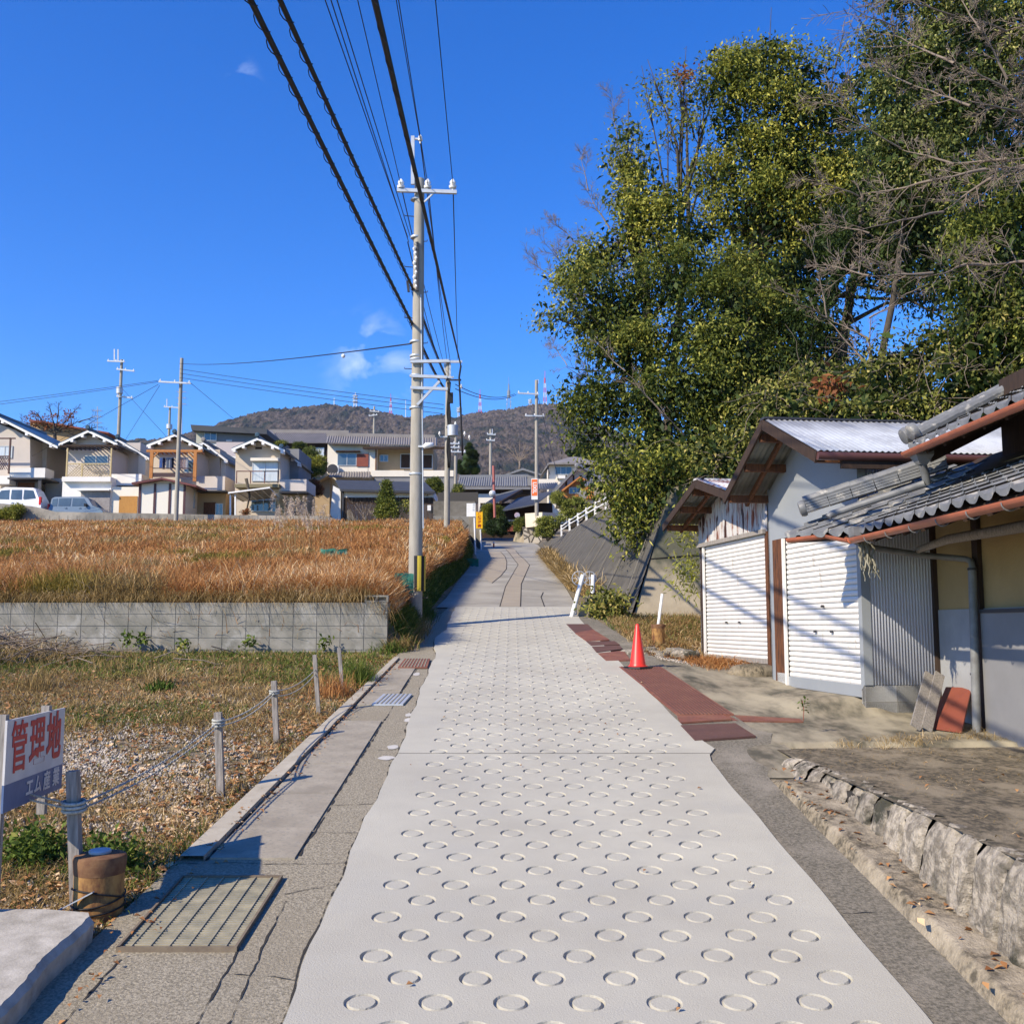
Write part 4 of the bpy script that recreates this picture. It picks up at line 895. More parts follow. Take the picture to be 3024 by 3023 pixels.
# banner
orange = mat('banner_orange', (.75, .16, .04), rough=.6)
root = empty('banner_sign', P(1573, 1475, 81.7), 'orange and white vertical banner with white letters on the slim silver pole', 'sign')
a = P(1569, 1413, 81.7); c = P(1588, 1475, 81.7); MB().box((a.x, 81.66, c.z), (c.x, 81.7, a.z)).build('panel', C['white'], root)
MB().box((a.x+.03, 81.652, c.z+.3), (c.x-.03, 81.657, a.z-.06)).build('orange_panel', orange, root)
mt = frame_mtx(Vector(((a.x+c.x)/2, 81.648, a.z-.75)), (1, 0, 0)) @ Matrix.Rotation(R(-90), 4, 'Z'); text_mesh('lettering', 'LIXIL', .42, mt, C['white'], root, bold=.012)
# red mirror pole
root = empty('traffic_mirror', P(1461, 1528, 92), 'round traffic mirror on a red-brown pole behind the dark hedge', 'mirror'); redp2 = mat('pole_red_brown', (.36, .12, .10), rough=.5)
MB().tube([P(1461, 1528, 92), P(1457, 1375, 92)], .12, 12).build('pole', redp2, root, smooth='auto')
MB().lathe(P(1454, 1457, 91.7), [(.26, 0), (.24, .04), (.01, .08)], 20, axis=(0, -1, 0)).build('mirror', C['galv'], root, smooth=True); MB().lathe(P(1454, 1457, 91.75), [(.29, -.02), (.30, 0), (.27, .02)], 20, axis=(0, -1, 0)).build('rim', C['white'], root, smooth=True)
# little red bollard, round sign, hedge mirror
root = empty('bollard', P(1458, 1618, 74), 'small red and white plastic bollard at the left edge of the upper lane', 'bollard'); MB().tube([P(1458, 1618, 74), P(1458, 1600, 74)], .06, 10).build('post', C['red'], root, smooth='auto'); MB().tube([P(1458, 1604, 74), P(1458, 1600, 74)], .066, 10).build('reflector', C['white'], root, smooth='auto')
root = empty('round_sign', P(1528, 1530, 96), 'small faded round sign on a post beside the cream wall', 'sign'); MB().tube([P(1530, 1530, 96), P(1528, 1516, 96)], .04, 8).build('post', C['galv'], root); MB().lathe(P(1527, 1521, 95.9), [(.26, 0), (.26, .03)], 16, axis=(0, -1, 0)).build('disc', mat('faded_round_sign', (.45, .32, .36), (.30, .33, .45), scale=3), root)

# ------------------------------------------------------------------ sheds on the right
UP = Vector((0, 0, 1))
def shed(name, Cr, Cl, zbase, zeave, zridge, over, depth, label, half_l, half_r, dirn, roofm, wallm, apex_t, rust=False):
    """gable front from Cr (near corner) to Cl (far corner); ridge runs along dirn, away from the lane"""
    Cr, Cl = Vector(Cr), Vector(Cl); f = (Cl-Cr).normalized(); d = Vector(dirn).normalized()
    root = empty(name, (Cr+Cl)/2+UP*zbase, label, 'shed')
    A = Cr+f*apex_t-d*over; A.z = zridge
    Lr = A-f*half_r; Lr.z = zeave[0]; Ll = A+f*half_l; Ll.z = zeave[1]
    D_ = d*(depth+over)
    b = MB(); wl = (Lr-A).length
    nrib = int((depth+over)/.076)
    b.wave(A, A+D_, Lr+D_, Lr, nrib, .010, 4, .004); b.build('roof', roofm, root, smooth=True)
    b = MB(); b.wave(A, A+D_, Ll+D_, Ll, nrib, .010, 4, .004); b.build('roof', C['zincunder'] if not rust else C['zincunder'], root, smooth=True)
    b = MB(); b.bar(A-UP*.00, A+D_, .16, .03); b.build('ridge_cap', C['darkmetal'] if not rust else C['rustsheet'], root)
    # barge boards, purlins under the overhang
    b = MB(); b.bar(A-UP*.08, Ll-UP*.08, .03, .13); b.bar(A-UP*.08, Lr-UP*.08, .03, .13); b.build('barge_board', C['darkwood'], root)
    for t in (.12, .5, .93):
        q = A.lerp(Ll, t)-UP*.13; MB().bar(q+d*.04, q+d*(over+.1), .09, .11).build('purlin', C['brownwood'], root)
    for t in (.5, .93):
        q = A.lerp(Lr, t)-UP*.12; MB().bar(q+d*.04, q+d*(over+.1), .09, .11).build('purlin', C['brownwood'], root)
    q = A-UP*.14; MB().bar(q+d*.35, Ll+d*.35-UP*.14, .05, .07).build('rafter', C['brownwood'], root); MB().bar(q+d*.35, Lr+d*.35-UP*.14, .05, .07).build('rafter', C['brownwood'], root)
    return root, A, Lr, Ll, f, d
S2r = P(2535, 1500, 12.4); S2r.z = 0; S2l = Vector((3.84, 15.3, 0)); dS = Vector((1, .12, 0)).normalized()
zr2 = P(2255, 1238, 13.77).z; ze2 = P(2406, 1333, 12.12).z; zl2 = P(2150, 1461, 15.3).z
s2, A2_, Lr2, Ll2, f2, d2 = shed('garage_shed', S2r, S2l, 1.4, (ze2, zl2), zr2, .635, 4.6, 'grey-blue metal shed with white shutter and bright corrugated roof, next to the tiled farmhouse', 1.62, 1.70, dS, C['roofmetal'], None, 1.42)
# walls: front is smooth sheet with the shutter opening, right side corrugated on blocks
def onf(t, z): p = S2r+f2*t; p.z = z; return p
Lf = (S2l-S2r).length; z_sh0 = 1.50; sh_a, sh_b = .10, 2.30; zsh = z_sh0+2.05
slope_r = (zr2-ze2)/1.70; slope_l = (zr2-zl2)/1.62; zt = lambda t: zr2-.05-(slope_r*(1.42-t) if t < 1.42 else slope_l*(t-1.42))
b = MB()
b.prism([onf(0, zsh), onf(Lf, zsh), onf(Lf, zt(Lf)), onf(1.42, zt(1.42)), onf(0, zt(0))], d2*.05)
b.prism([onf(0, 1.60), onf(sh_a, 1.52), onf(sh_a, zsh), onf(0, zsh)], d2*.05)
b.prism([onf(Lf-.14, 1.42), onf(Lf, 1.42), onf(Lf, zsh), onf(Lf-.14, zsh)], d2*.05)
b.build('front_sheet', C['greysheet'], s2)
MB().prism([onf(sh_b+.08, 1.5), onf(Lf-.15, 1.5), onf(Lf-.15, zsh), onf(sh_b+.08, zsh)], d2*.04).build('wooden_post', C['brownwood'], s2)
MB().prism([onf(sh_b+.12, 1.35), onf(Lf-.2, 1.35), onf(Lf-.2, 1.62), onf(sh_b+.12, 1.62)], d2*.06-d2*.02).build('post_base', C['paleblock'], s2)
MB().box((0, 0, 0), (.07, .03, 2.1), Matrix.Translation(onf(sh_b, z_sh0-.06)-d2*.0) @ Matrix.Rotation(math.atan2(f2.y, f2.x), 4, 'Z')).build('shutter_rail', C['shutter'], s2)
def shutter(root, onp, a, c, z0, z1, pitch, d, back=.03, tilt=0):
    b = MB(); n = int((z1-z0)/pitch)
    for i in range(n):
        za = z0+i*pitch; prof = ((0, .016), (.04, -.008), (.3, -.018), (.6, -.018), (.88, -.008), (.91, .016))
        for (ta, oa), (tb, ob) in zip(prof, prof[1:]+((1, .016),)):
            b.quad(onp(a, za+ta*pitch+0*tilt)+d*(back+oa), onp(c, za+ta*pitch+tilt)+d*(back+oa), onp(c, za+tb*pitch+tilt)+d*(back+ob), onp(a, za+tb*pitch)+d*(back+ob))
    sh = b.build('roller_shutter', C['shutter'], root)
    return sh
sh = shutter(s2, onf, sh_a, sh_b, z_sh0+.08, zsh+.02, .072, d2)
MB().prism([onf(sh_a, z_sh0-.06), onf(sh_b, z_sh0-.06), onf(sh_b, z_sh0+.085), onf(sh_a, z_sh0+.085)], d2*.03).build('bottom_bar', C['greysheet'], sh)
b = MB()
for t, z in ((.85, .72), (1.35, .72), (1.1, 1.05)): q = onf(t, z_sh0+z); b.bar(q-d2*.01-f2*.03, q-d2*.01+f2*.03, .02, .03)
b.build('lock', C['darkmetal'], sh)
W = lambda t, z: Vector((S2r.x, S2r.y, z))+d2*t
b = MB(); b.wave(W(0.09, 1.59)-f2*.0, W(5.0, 1.59), W(5.0, ze2+.12), W(.09, ze2+.12), 130, .010, 6, .004)
b.build('side_wall', C['corr'], s2, smooth=True)
MB().prism([W(-.01, 1.59), W(.10, 1.59), W(.10, ze2), W(-.01, ze2)], -f2*.014).build('corner_trim', C['greysheet'], s2)
b = MB()
for r_ in range(2):
    for k in range(12):
        a0 = .0+k*.4; z0_ = 1.19+r_*.2; 
        b.prism([W(a0+.005, z0_+.004), W(a0+.395, z0_+.004), W(a0+.395, z0_+.196), W(a0+.005, z0_+.196)], f2*.1)
b.build('base_blocks', C['paleblock'], s2); MB().prism([W(0.005, 1.0), W(4.9, 1.0), W(4.9, 1.585), W(0.005, 1.585)], f2*.09).build('mortar', C['joint'], s2)
s2.children[-1].location = f2*.008
# eave gutter on the right slope
ge = Lr2+Vector((0, -.03, -.07)); MB().tube([ge, ge+d2*5.2], .05, 10).build('eave_gutter', mat('dark_brown_gutter', (.09, .04, .035), rough=.4), s2, smooth='auto')
MB().bar(Lr2-UP*.16+d2*.3, Lr2-UP*.16+d2*5, .05, .10).build('fascia', C['darkwood'], s2)
# back filler wall so that no light leaks through the front
MB().prism([W(5.0, 1.0), W(5.0, 1.0)+f2*Lf, W(5.0, 3.4)+f2*Lf, W(5.0, 3.4)], d2*.05).build('back_wall', C['corr'], s2)
MB().prism([onf(Lf, 1.2), onf(Lf, 1.2)+d2*5, onf(Lf, zl2+.25)+d2*5, onf(Lf, zl2+.25)], -f2*.04).build('side_wall', C['greysheet'], s2)

# far shed
S1r = Vector((4.05, 16.3, 0)); S1l = Vector((3.55, 19.4, 0)); dS1 = Vector((1, .16, 0)).normalized()
zr1 = P(2052, 1417, 17.75).z; ze1 = P(2150, 1455, 16.15).z; zl1 = P(1955, 1548, 19.6).z
s1, A1_, Lr1, Ll1, f1, d1 = shed('garage_shed', S1r, S1l, 1.6, (ze1, zl1), zr1, .635, 4.2, 'smaller far garage shed with a white roller shutter and rust-flaked sheet above it', 1.86, 1.66, dS1, C['roofrust'], None, 1.50, rust=True)
def onf1(t, z): p = S1r+f1*t; p.z = z; return p
L1f = (S1l-S1r).length; a1, b1_ = .08, 2.84
ztop_r = P(2255, 1560, 16.5).z; ztop_l = P(2092, 1618, 19.0).z; zs1 = (ztop_r+ztop_l)/2; zb_r = P(2255, 1942, 16.5).z; zb_l = P(2092, 1938, 19.0).z
sr1 = (zr1-ze1)/1.66; sl1 = (zr1-zl1)/1.86; zt1 = lambda t: zr1-.05-(sr1*(1.5-t) if t < 1.5 else sl1*(t-1.5))
nn = 34; b = MB()
for i in range(nn):          # ribbed rusty sheet with gable top
    t0, t1_ = L1f*i/nn, L1f*(i+1)/nn; o0 = -.012 if i % 2 else .0
    b.prism([onf1(t0, zs1), onf1(t1_, zs1), onf1(t1_, zt1(t1_)), onf1(t0, zt1(t0))], d1*.03); 
    for k in range(1, 9): b.v[-k] = b.v[-k]+d1*o0
b.build('front_sheet', C['rustsheet'], s1)
MB().bar(onf1(0, zs1-.0)-d1*.03, onf1(L1f, zs1)-d1*.03, .05, .07).build('lintel', C['oldwood'], s1)
for (ta, tb, m_) in ((b1_+.08, L1f, 'darkwood'), (-.05, a1-.02, 'brownwood')):
    MB().prism([onf1(ta, 1.55), onf1(tb, 1.55), onf1(tb, zs1), onf1(ta, zs1)], d1*.05).build('wooden_post', C[m_], s1)
sh1 = shutter(s1, onf1, a1, b1_, zb_l+.02, zs1, .072, d1)
MB().bar(onf1(a1, zb_l)+d1*.02, onf1(b1_, zb_l)+d1*.02, .03, .08).build('bottom_bar', C['oldwood'], sh1)
MB().prism([onf1(b1_, 1.62), onf1(b1_+.07, 1.62), onf1(b1_+.07, zs1), onf1(b1_, zs1)], -d1*.03).build('shutter_rail', C['shutter'], s1)
b = MB()
for t, z in ((1.2, .62), (1.8, .62)): q = onf1(t, zb_l+z); b.bar(q-d1*.01-f1*.03, q-d1*.01+f1*.03, .02, .03)
b.build('lock', C['darkmetal'], sh1)
W1 = lambda t, z: Vector((S1r.x, S1r.y, z))+d1*t
MB().prism([W1(.05, 1.4), W1(4.5, 1.4), W1(4.5, ze1+.1), W1(.05, ze1+.1)], f1*.04).build('side_wall', C['darkwood'], s1)
MB().prism([onf1(L1f, 1.4), onf1(L1f, 1.4)+d1*4.5, onf1(L1f, zl1+.1)+d1*4.5, onf1(L1f, zl1+.1)], -f1*.04).build('side_wall', C['rustsheet'], s1)
MB().prism([W1(4.5, 1.4), W1(4.5, 1.4)+f1*L1f, W1(4.5, 3)+f1*L1f, W1(4.5, 3)], d1*.04).build('back_wall', C['darkwood'], s1)
# mossy boulder between the sheds' aprons
c = P(2225, 1985, 15.9); b = MB(); random.seed(2); b.lathe(c-UP*.12, [(.42, 0), (.40, .14), (.33, .20), (.05, .24)], 14)
b.v = [v+Vector((random.uniform(-.03, .03),)*3) for v in b.v]; tag(b.build('boulder', C['terrace'], smooth=True), 'mossy rounded stone at the corner between the two sheds', 'stone')

# ------------------------------------------------------------------ tiled farmhouse
fh = empty('farmhouse', (5.3, 9, 1.2), 'old farmhouse with grey tiled roofs, ochre clay wall and copper coloured gutters at the right', 'farmhouse')
XW = 5.15
def wallrect(name, m, y0, y1, z0, z1, x=XW, th=.12, par=fh): return MB().box((x, y0, z0), (x+th, y1, z1)).build(name, m, par)
wallrect('upper_wall', C['ochre'], 4.0, 12.55, P(2800, 1800, 12.2).z, 4.0)
wallrect('lower_wall', C['mortar'], 4.0, 12.55, 1.5, P(2800, 1800, 12.2).z, XW-.012, .14)
wallrect('base_board', C['mortar'], 4.0, 12.55, .9, 1.5, XW-.012, .14)
wallrect('grey_panel', C['greywall'], 4.0, 11.18, .9, P(2895, 1810, 11.2).z, XW-.07, .05)
wallrect('panel_rail', C['darkmetal'], 4.0, 11.18, P(2895, 1810, 11.2).z, P(2895, 1810, 11.2).z+.04, XW-.09, .08)
for (y0, y1) in ((12.42, 12.58), (11.22, 11.36), (8.2, 8.36)): wallrect('timber_post', C['darkwood'], y0, y1, 1.1, 4.0, XW-.05, .1)
MB().box((XW+.2, 4, 1), (12, 12.5, 3.9)).build('house_core', C['darkwood'], fh)
# upper storey dark wall between roofs
MB().box((XW+.25, 4, 3.9), (12, 11.15, 5.0)).build('upper_storey', C['darkwood'], fh)
b = MB(); b.box((XW+.22, 4.5, 4.0), (XW+.24, 10.9, 4.12)); b.build('ochre_strip', C['ochre'], fh)

def tiled_roof(name, eave, inward, rise, run, tile_w, par, m, course=.23, amp=.032, seed=1):
    """eave: polyline in plan; sangawara tiles, every course stepped, scalloped ends at the eave"""
    rnd = random.Random(seed); E = [Vector(p) for p in eave]; L = [0]
    for a, c in zip(E, E[1:]): L.append(L[-1]+(c-a).length)
    def at(d_):
        for i in range(len(E)-1):
            if d_ <= L[i+1] or i == len(E)-2: return E[i].lerp(E[i+1], (d_-L[i])/(L[i+1]-L[i]))
    iv = Vector(inward).normalized(); sl = rise/run; nt_ = int(L[-1]/tile_w); nc = int(run/course); V = []; Fc = []; k = 8
    prof = lambda t: amp*(.55*math.cos(2*math.pi*t)+.45*math.cos(4*math.pi*t+.6)*.35)+(amp*.35 if t > .86 else 0)
    for j in range(nc):
        for i in range(nt_):
            dz = rnd.uniform(-.004, .004); rr = rnd.uniform(-.006, .006)
            s = len(V)
            for (u, lift) in ((j*course-.035+rr, .030), ((j+1)*course, .0)):
                for q in range(k+1):
                    d_ = (i+q/k)*tile_w; p = at(min(d_, L[-1]))+iv*u; p.z += sl*u+prof(q/k)+lift+dz; V.append(p)
            for q in range(k): Fc.append((s+q, s+q+1, s+k+2+q, s+k+1+q))
            # front thickness (the tile's lip)
            s2_ = len(V); th = .055 if j == 0 else .026
            for q in range(k+1):
                p = V[s+q].copy(); p.z -= th*(.75+.25*math.sin(math.pi*q/k)) if j == 0 else th; V.append(p)
            for q in range(k): Fc.append((s+q, s2_+q, s2_+q+1, s+q+1))
    b = MB(); b.v = V; b.f = Fc; b.m = [0]*len(Fc); o = b.build(name, m, par)
    return o
def xz(px, py, Y): p = P(px, py, Y); return p
E0 = P(2325, 1562, 12.3); E1 = P(2534, 1566, 11.16); zE = E1.z; E0.z = E1.z+.05
E2 = Vector((E1.x, 3.5, zE))
sl_lo = .44
tiled_roof('lower_roof', [E0, E1, E2], (1, 0, 0), sl_lo*2.0, 2.0, .265, fh, C['tile'], seed=3)
b = MB(); b.prism([E0+Vector((.03, 0, -.05)), E1+Vector((.03, 0, -.05)), E2+Vector((.03, 0, -.05)), E2+Vector((2.0, 0, sl_lo*2-.05)), Vector((E1.x+2, E1.y, zE+sl_lo*2-.05)), Vector((E0.x+2.3, E0.y, E0.z+sl_lo*2.2-.05))], (0, 0, -.05)); b.build('roof_boards', C['darkwood'], fh)
# rafters under the eave
for k in range(16):
    y = E1.y-.25-k*.45; MB().bar((E1.x+.05, y, zE-.13), (XW+.1, y, zE-.13+sl_lo*(XW-E1.x)), .05, .06).build('rafter', C['darkwood'], fh)
# a round log beam carrying the eaves
MB().tube([P(2700, 1628, 11.7), P(2800, 1592, 10.9), P(2960, 1565, 10.2), P(3100, 1540, 9.6)], [.035, .05, .058, .065], 12).build('log_beam', C['oldwood'], fh, smooth='auto')
# hip ridge running up the far end of the lower roof
def ridge(name, a, c, par, w_=.17, layers=4, m='tile', round_top=True, endcap=True):
    a, c = Vector(a), Vector(c); d = (c-a); L = d.length; d.normalize(); sx = d.cross(UP).normalized(); up = sx.cross(d)
    n = int(L/.24); b = MB(); rnd = random.Random(8)
    for j in range(layers):
        for i in range(n):
            p0 = a+d*(L*i/n)+up*(j*.032)+sx*rnd.uniform(-.008, .008); p1 = a+d*(L*(i+.97)/n)+up*(j*.032+rnd.uniform(-.003, .003)); b.bar(p0, p1, w_*(1-.08*j), .026, up=up)
    for i in range(n):
        p0 = a+d*(L*i/n)+up*(layers*.032); p1 = a+d*(L*(i+1.04)/n)+up*(layers*.032+.008); b.tube([p0, p1], .062, 10)
    o = b.build(name, C[m], par)
    if endcap: 
        e = MB(); e.lathe(a-d*.03+up*.05, [(.095, -.03), (.10, 0), (.09, .04), (.06, .05)], 16, axis=-d); e.build('ridge_end_tile', C[m], par, smooth='auto')
    return o
ra = P(2383, 1503, 12.2); rc = P(2714, 1405, 11.85); rc2 = ra+(rc-ra)*1.25
ridge('hip_ridge', ra-UP*.03, rc2, fh, .20, 4)
# upper roof
U1 = P(2690, 1318, 11.3); U2 = Vector((U1.x, 3.0, U1.z)); slu = .50
tiled_roof('upper_roof', [U1, U2], (1, 0, 0), slu*4.2, 4.2, .265, fh, C['tile'], seed=5)
b = MB(); b.prism([U1+Vector((.03, 0, -.05)), U2+Vector((.03, 0, -.05)), U2+Vector((4.2, 0, slu*4.2-.05)), U1+Vector((4.2, 0, slu*4.2-.05))], (0, 0, -.06)); b.build('roof_boards', C['darkwood'], fh)
ridge('verge_ridge', U1+Vector((.02, .05, .10)), U1+Vector((4.2, .05, .10+slu*4.2)), fh, .16, 1); ridge('verge_ridge', U1+Vector((.0, -.20, .10)), U1+Vector((4.2, -.2, .10+slu*4.2)), fh, .12, 0)
MB().bar(U1+Vector((.15, -.1, -.12)), U1+Vector((4.2, -.1, slu*4.05-.12)), .06, .16).build('barge_board', C['darkwood'], fh)
for k in range(14): MB().bar((U1.x+.05, U1.y-.3-k*.45, U1.z-.10), (U1.x+1.0, U1.y-.3-k*.45, U1.z-.10+slu*.95), .05, .06).build('rafter', C['darkwood'], fh)
# gutters: half pipes
def halfpipe(name, pts, r, par, m, brackets=True):
    pts = [Vector(p) for p in pts]; b = MB(); n = 10; V = []
    for i, p in enumerate(pts):
        t = (pts[min(i+1, len(pts)-1)]-pts[max(i-1, 0)]).normalized(); sx = t.cross(UP).normalized()
        for rr in (r, r-.006):
            for k in range(n+1): a = math.pi+math.pi*k/n; V.append(p+sx*math.cos(a)*rr+UP*math.sin(a)*rr)
    w_ = 2*(n+1); Fc = []
    for i in range(len(pts)-1):
        for k in range(n): Fc += [(i*w_+k, i*w_+k+1, (i+1)*w_+k+1, (i+1)*w_+k), (i*w_+n+1+k, (i+1)*w_+n+1+k, (i+1)*w_+n+2+k, i*w_+n+2+k)]
        for k in (0, n): Fc.append((i*w_+k, (i+1)*w_+k, (i+1)*w_+n+1+k, i*w_+n+1+k))
    Fc.append(tuple(range(n+1))); b.add(V, Fc); o = b.build(name, m, par)
    return o
halfpipe('gutter', [P(2342, 1590, 12.25)+Vector((-.05, 0, 0)), P(2440, 1577, 11.7), E1+Vector((-.075, .03, -.09))], .055, fh, C['gutter'])
halfpipe('gutter', [E1+Vector((-.07, -.05, -.09)), Vector((E1.x-.07, 3.5, zE-.13))], .058, fh, C['gutter'])
halfpipe('gutter', [U1+Vector((-.06, 0, -.07)), Vector((U1.x-.06, 3.0, U1.z-.10))], .058, fh, C['gutter'])
for k in range(12): MB().tube([Vector((E1.x-.07, 10.6-k*.6, zE-.12)) + Vector((.0+math.cos(t)*.062, 0, math.sin(t)*.062)) for t in [math.pi+math.pi*j/8 for j in range(9)]], .006, 5).build('gutter_bracket', C['pipegrey'], fh)
# hopper and downpipes
hc = P(2537, 1583, 11.1)
def hopper(c, s=1): b = MB(); b.add([c+Vector((x*.085*s*f_, y*.085*s*f_, z*s)) for z, f_ in ((.10, 1), (.0, 1), (-.09, .45)) for x, y in ((-1, -1), (1, -1), (1, 1), (-1, 1))], [(0, 1, 2, 3)]+[(i*4+j, i*4+(j+1) % 4, (i+1)*4+(j+1) % 4, (i+1)*4+j) for i in range(2) for j in range(4)]+[(11, 10, 9, 8)]); return b.build('hopper', C['pipegrey'], fh)
hopper(hc, 1.0)
MB().tube([hc-UP*.07, P(2540, 1612, 11.1), P(2580, 1618, 11.2), P(2735, 1640, 11.75), P(2850, 1650, 11.4), P(2868, 1656, 11.3), P(2872, 1680, 11.22)], .035, 12).build('downpipe', C['pipegrey'], fh, smooth=True)
MB().tube([P(2871, 1675, 11.22), P(2885, 2165, 11.15)], .045, 12).build('downpipe', C['pipegrey'], fh, smooth='auto')
for py in (1680, 1990, 2080): c_ = P(2871+(py-1675)*.028, py, 11.2); MB().lathe(c_, [(.05, -.012), (.053, 0), (.05, .012)], 12).build('pipe_clip', C['darkmetal'], fh)
hu = P(2722, 1345, 11.15); hopper(hu, 1.15); MB().tube([hu-UP*.09, P(2733, 1400, 11.2), P(2738, 1428, 11.25)], .045, 12).build('downpipe', C['pipegrey'], fh, smooth='auto')
MB().tube([P(2730, 1428, 11.2), P(2455, 1518, 11.6), P(2447, 1528, 11.6)], .040, 12).build('downpipe', C['pipegrey'], fh, smooth='auto')
# dried rag/vine hanging from the hopper
b = MB(); random.seed(6)
for k in range(14):
    q = P(2545+random.uniform(-12, 20), 1590+random.uniform(0, 20), 11.05); pts = [q]
    for j in range(7): pts.append(pts[-1]+Vector((random.uniform(-.02, .035), random.uniform(-.02, .02), -random.uniform(.03, .07))))
    b.tube(pts, [.012, .010, .014, .009, .013, .008, .006, .004], 4)
tag(b.build('dried_vine', mat('dried_grey_leaves', (.26, .25, .20), (.16, .15, .11), scale=20, rough=.9)), 'dried grey vine dangling from the farmhouse drain hopper over the grey shed wall', 'dried plant')

def rubble_mat():
    m, n, b = _nodes('fitted_rubble_stone'); N, L = n.nodes, n.links; tc = N.new('ShaderNodeTexCoord')
    v = N.new('ShaderNodeTexVoronoi'); v.feature = 'DISTANCE_TO_EDGE'; v.inputs['Scale'].default_value = 1.5; L.new(tc.outputs['Object'], v.inputs['Vector'])
    v2 = N.new('ShaderNodeTexVoronoi'); v2.inputs['Scale'].default_value = 1.5; L.new(tc.outputs['Object'], v2.inputs['Vector'])
    r = N.new('ShaderNodeMapRange'); r.inputs[1].default_value = .03; r.inputs[2].default_value = .09; L.new(v.outputs['Distance'], r.inputs[0])
    h = N.new('ShaderNodeMix'); h.data_type = 'RGBA'; h.inputs['A'].default_value = (.26, .23, .18, 1); h.inputs['B'].default_value = (.45, .41, .34, 1); s_ = N.new('ShaderNodeSeparateColor'); L.new(v2.outputs['Color'], s_.inputs[0]); L.new(s_.outputs[0], h.inputs['Factor'])
    x = N.new('ShaderNodeMix'); x.data_type = 'RGBA'; x.inputs['A'].default_value = (.08, .07, .06, 1); L.new(h.outputs['Result'], x.inputs['B']); L.new(r.outputs[0], x.inputs['Factor']); L.new(x.outputs['Result'], b.inputs['Base Color'])
    bp = N.new('ShaderNodeBump'); bp.inputs['Strength'].default_value = .8; bp.inputs['Distance'].default_value = .08; L.new(r.outputs[0], bp.inputs['Height']); L.new(bp.outputs[0], b.inputs['Normal']); b.inputs['Roughness'].default_value = .95; return m
C['rubble'] = rubble_mat()
# ------------------------------------------------------------------ revetment and hillside on the right
Bp = [Vector((2.75, 24.0, 2.45)), Vector((2.0, 27.0, M*27-.1)), Vector((1.78, 32, M*32-.1)), Vector((1.75, 45, M*45-.1)), Vector((1.8, 62, M*62-.1)), Vector((1.95, 86, M*86-.1))]
Tp = [P(1985, 1440, 26.2), P(1905, 1450, 30), Vector((3.85, 35, 6.5)), P(1770, 1512, 41), P(1658, 1582, 62), P(1585, 1606, 84)]
root = empty('retaining_wall', (3, 40, 4), 'dark sloping concrete retaining wall along the right side of the upper lane', 'wall')
b = MB()
for a0, a1, c1, c0 in zip(Bp, Bp[1:], Tp[1:], Tp): b.quad(a0, a1, c1, c0); b.quad(c0, c1, c1+Vector((.5, 0, .02)), c0+Vector((.5, 0, .02))); b.quad(c0+Vector((.5, 0, .02)), c1+Vector((.5, 0, .02)), a1+Vector((2.5, 0, -.3)), a0+Vector((2.5, 0, -.3)))
b.build('wall_face', C['revet'], root)
b = MB(); nrm = Vector((-.01, 0, .006))
for i in range(len(Bp)-1):
    n = max(2, int((Bp[i+1]-Bp[i]).length/2.2))
    for k in range(n): t = (k+.5)/n; p, q = Bp[i].lerp(Bp[i+1], t), Tp[i].lerp(Tp[i+1], t); b.bar(p+nrm, q+nrm, .03, .012, up=(-1, 0, .5))
b.build('joints', mat('pale_joint', (.22, .20, .16)), root)
root = empty('retaining_wall', (5.5, 24.5, 3), 'lighter weathered sloping concrete wall face behind the far shed, overhung by trees', 'wall')
Rb = Vector((11, 24.6, 2.9)); Rt = Vector((11.5, 27.2, 6.6)); B0 = Bp[0]-Vector((.03, .05, .3)); T0 = Tp[0]-Vector((.03, .05, 0))
MB().prism([B0, Rb, Rt, T0], Vector((0, .35, 0))).build('wall_face', C['revet2'], root)
m0, m1 = B0.lerp(T0, .48), Rb.lerp(Rt, .48); MB().bar(m0-Vector((0, .01, 0)), m1-Vector((0, .01, 0)), .03, .02).build('joint', C['crack'], root)
# white fence on top
fr = empty('white_fence', P(1658, 1580, 62), 'white post and rail fence climbing beside the clipped pines above the retaining wall', 'fence')
fp = [P(1658, 1580, 62), P(1682, 1564, 57), P(1707, 1551, 52), P(1732, 1537, 48), P(1758, 1523, 44.5), P(1790, 1508, 41), P(1825, 1495, 37)]
for q in fp: MB().bar(q-UP*.15, q+UP*.62, .10, .08, up=(0, 1, 0)).build('post', C['white'], fr)
for h in (.32, .52):
    for a, c in zip(fp, fp[1:]): MB().bar(a+UP*h, c+UP*h, .05, .055).build('rail', C['white'], fr)
# lower bank walls on the left of the upper lane
b = MB(); q = [(1350, 1625, 48, 1.0), (1368, 1640, 52, .95), (1396, 1648, 56, .5)]
pts = [G(1340, 1700), G(1372, 1660), G(1392, 1636), G(1402, 1612), G(1412, 1600)]
for a, c in zip(pts, pts[1:]):
    ha, hc_ = 1.0, .9; b.quad(a, c, c+UP*hc_+Vector((-.25, 0, 0)), a+UP*ha+Vector((-.25, 0, 0))); b.quad(a+UP*ha+Vector((-.25, 0, 0)), c+UP*hc_+Vector((-.25, 0, 0)), c+UP*hc_+Vector((-.6, 0, 0)), a+UP*ha+Vector((-.6, 0, 0)))
tag(b.build('bank_wall', C['revet']), 'low dark concrete bank wall left of the upper lane beneath the two signs', 'wall')
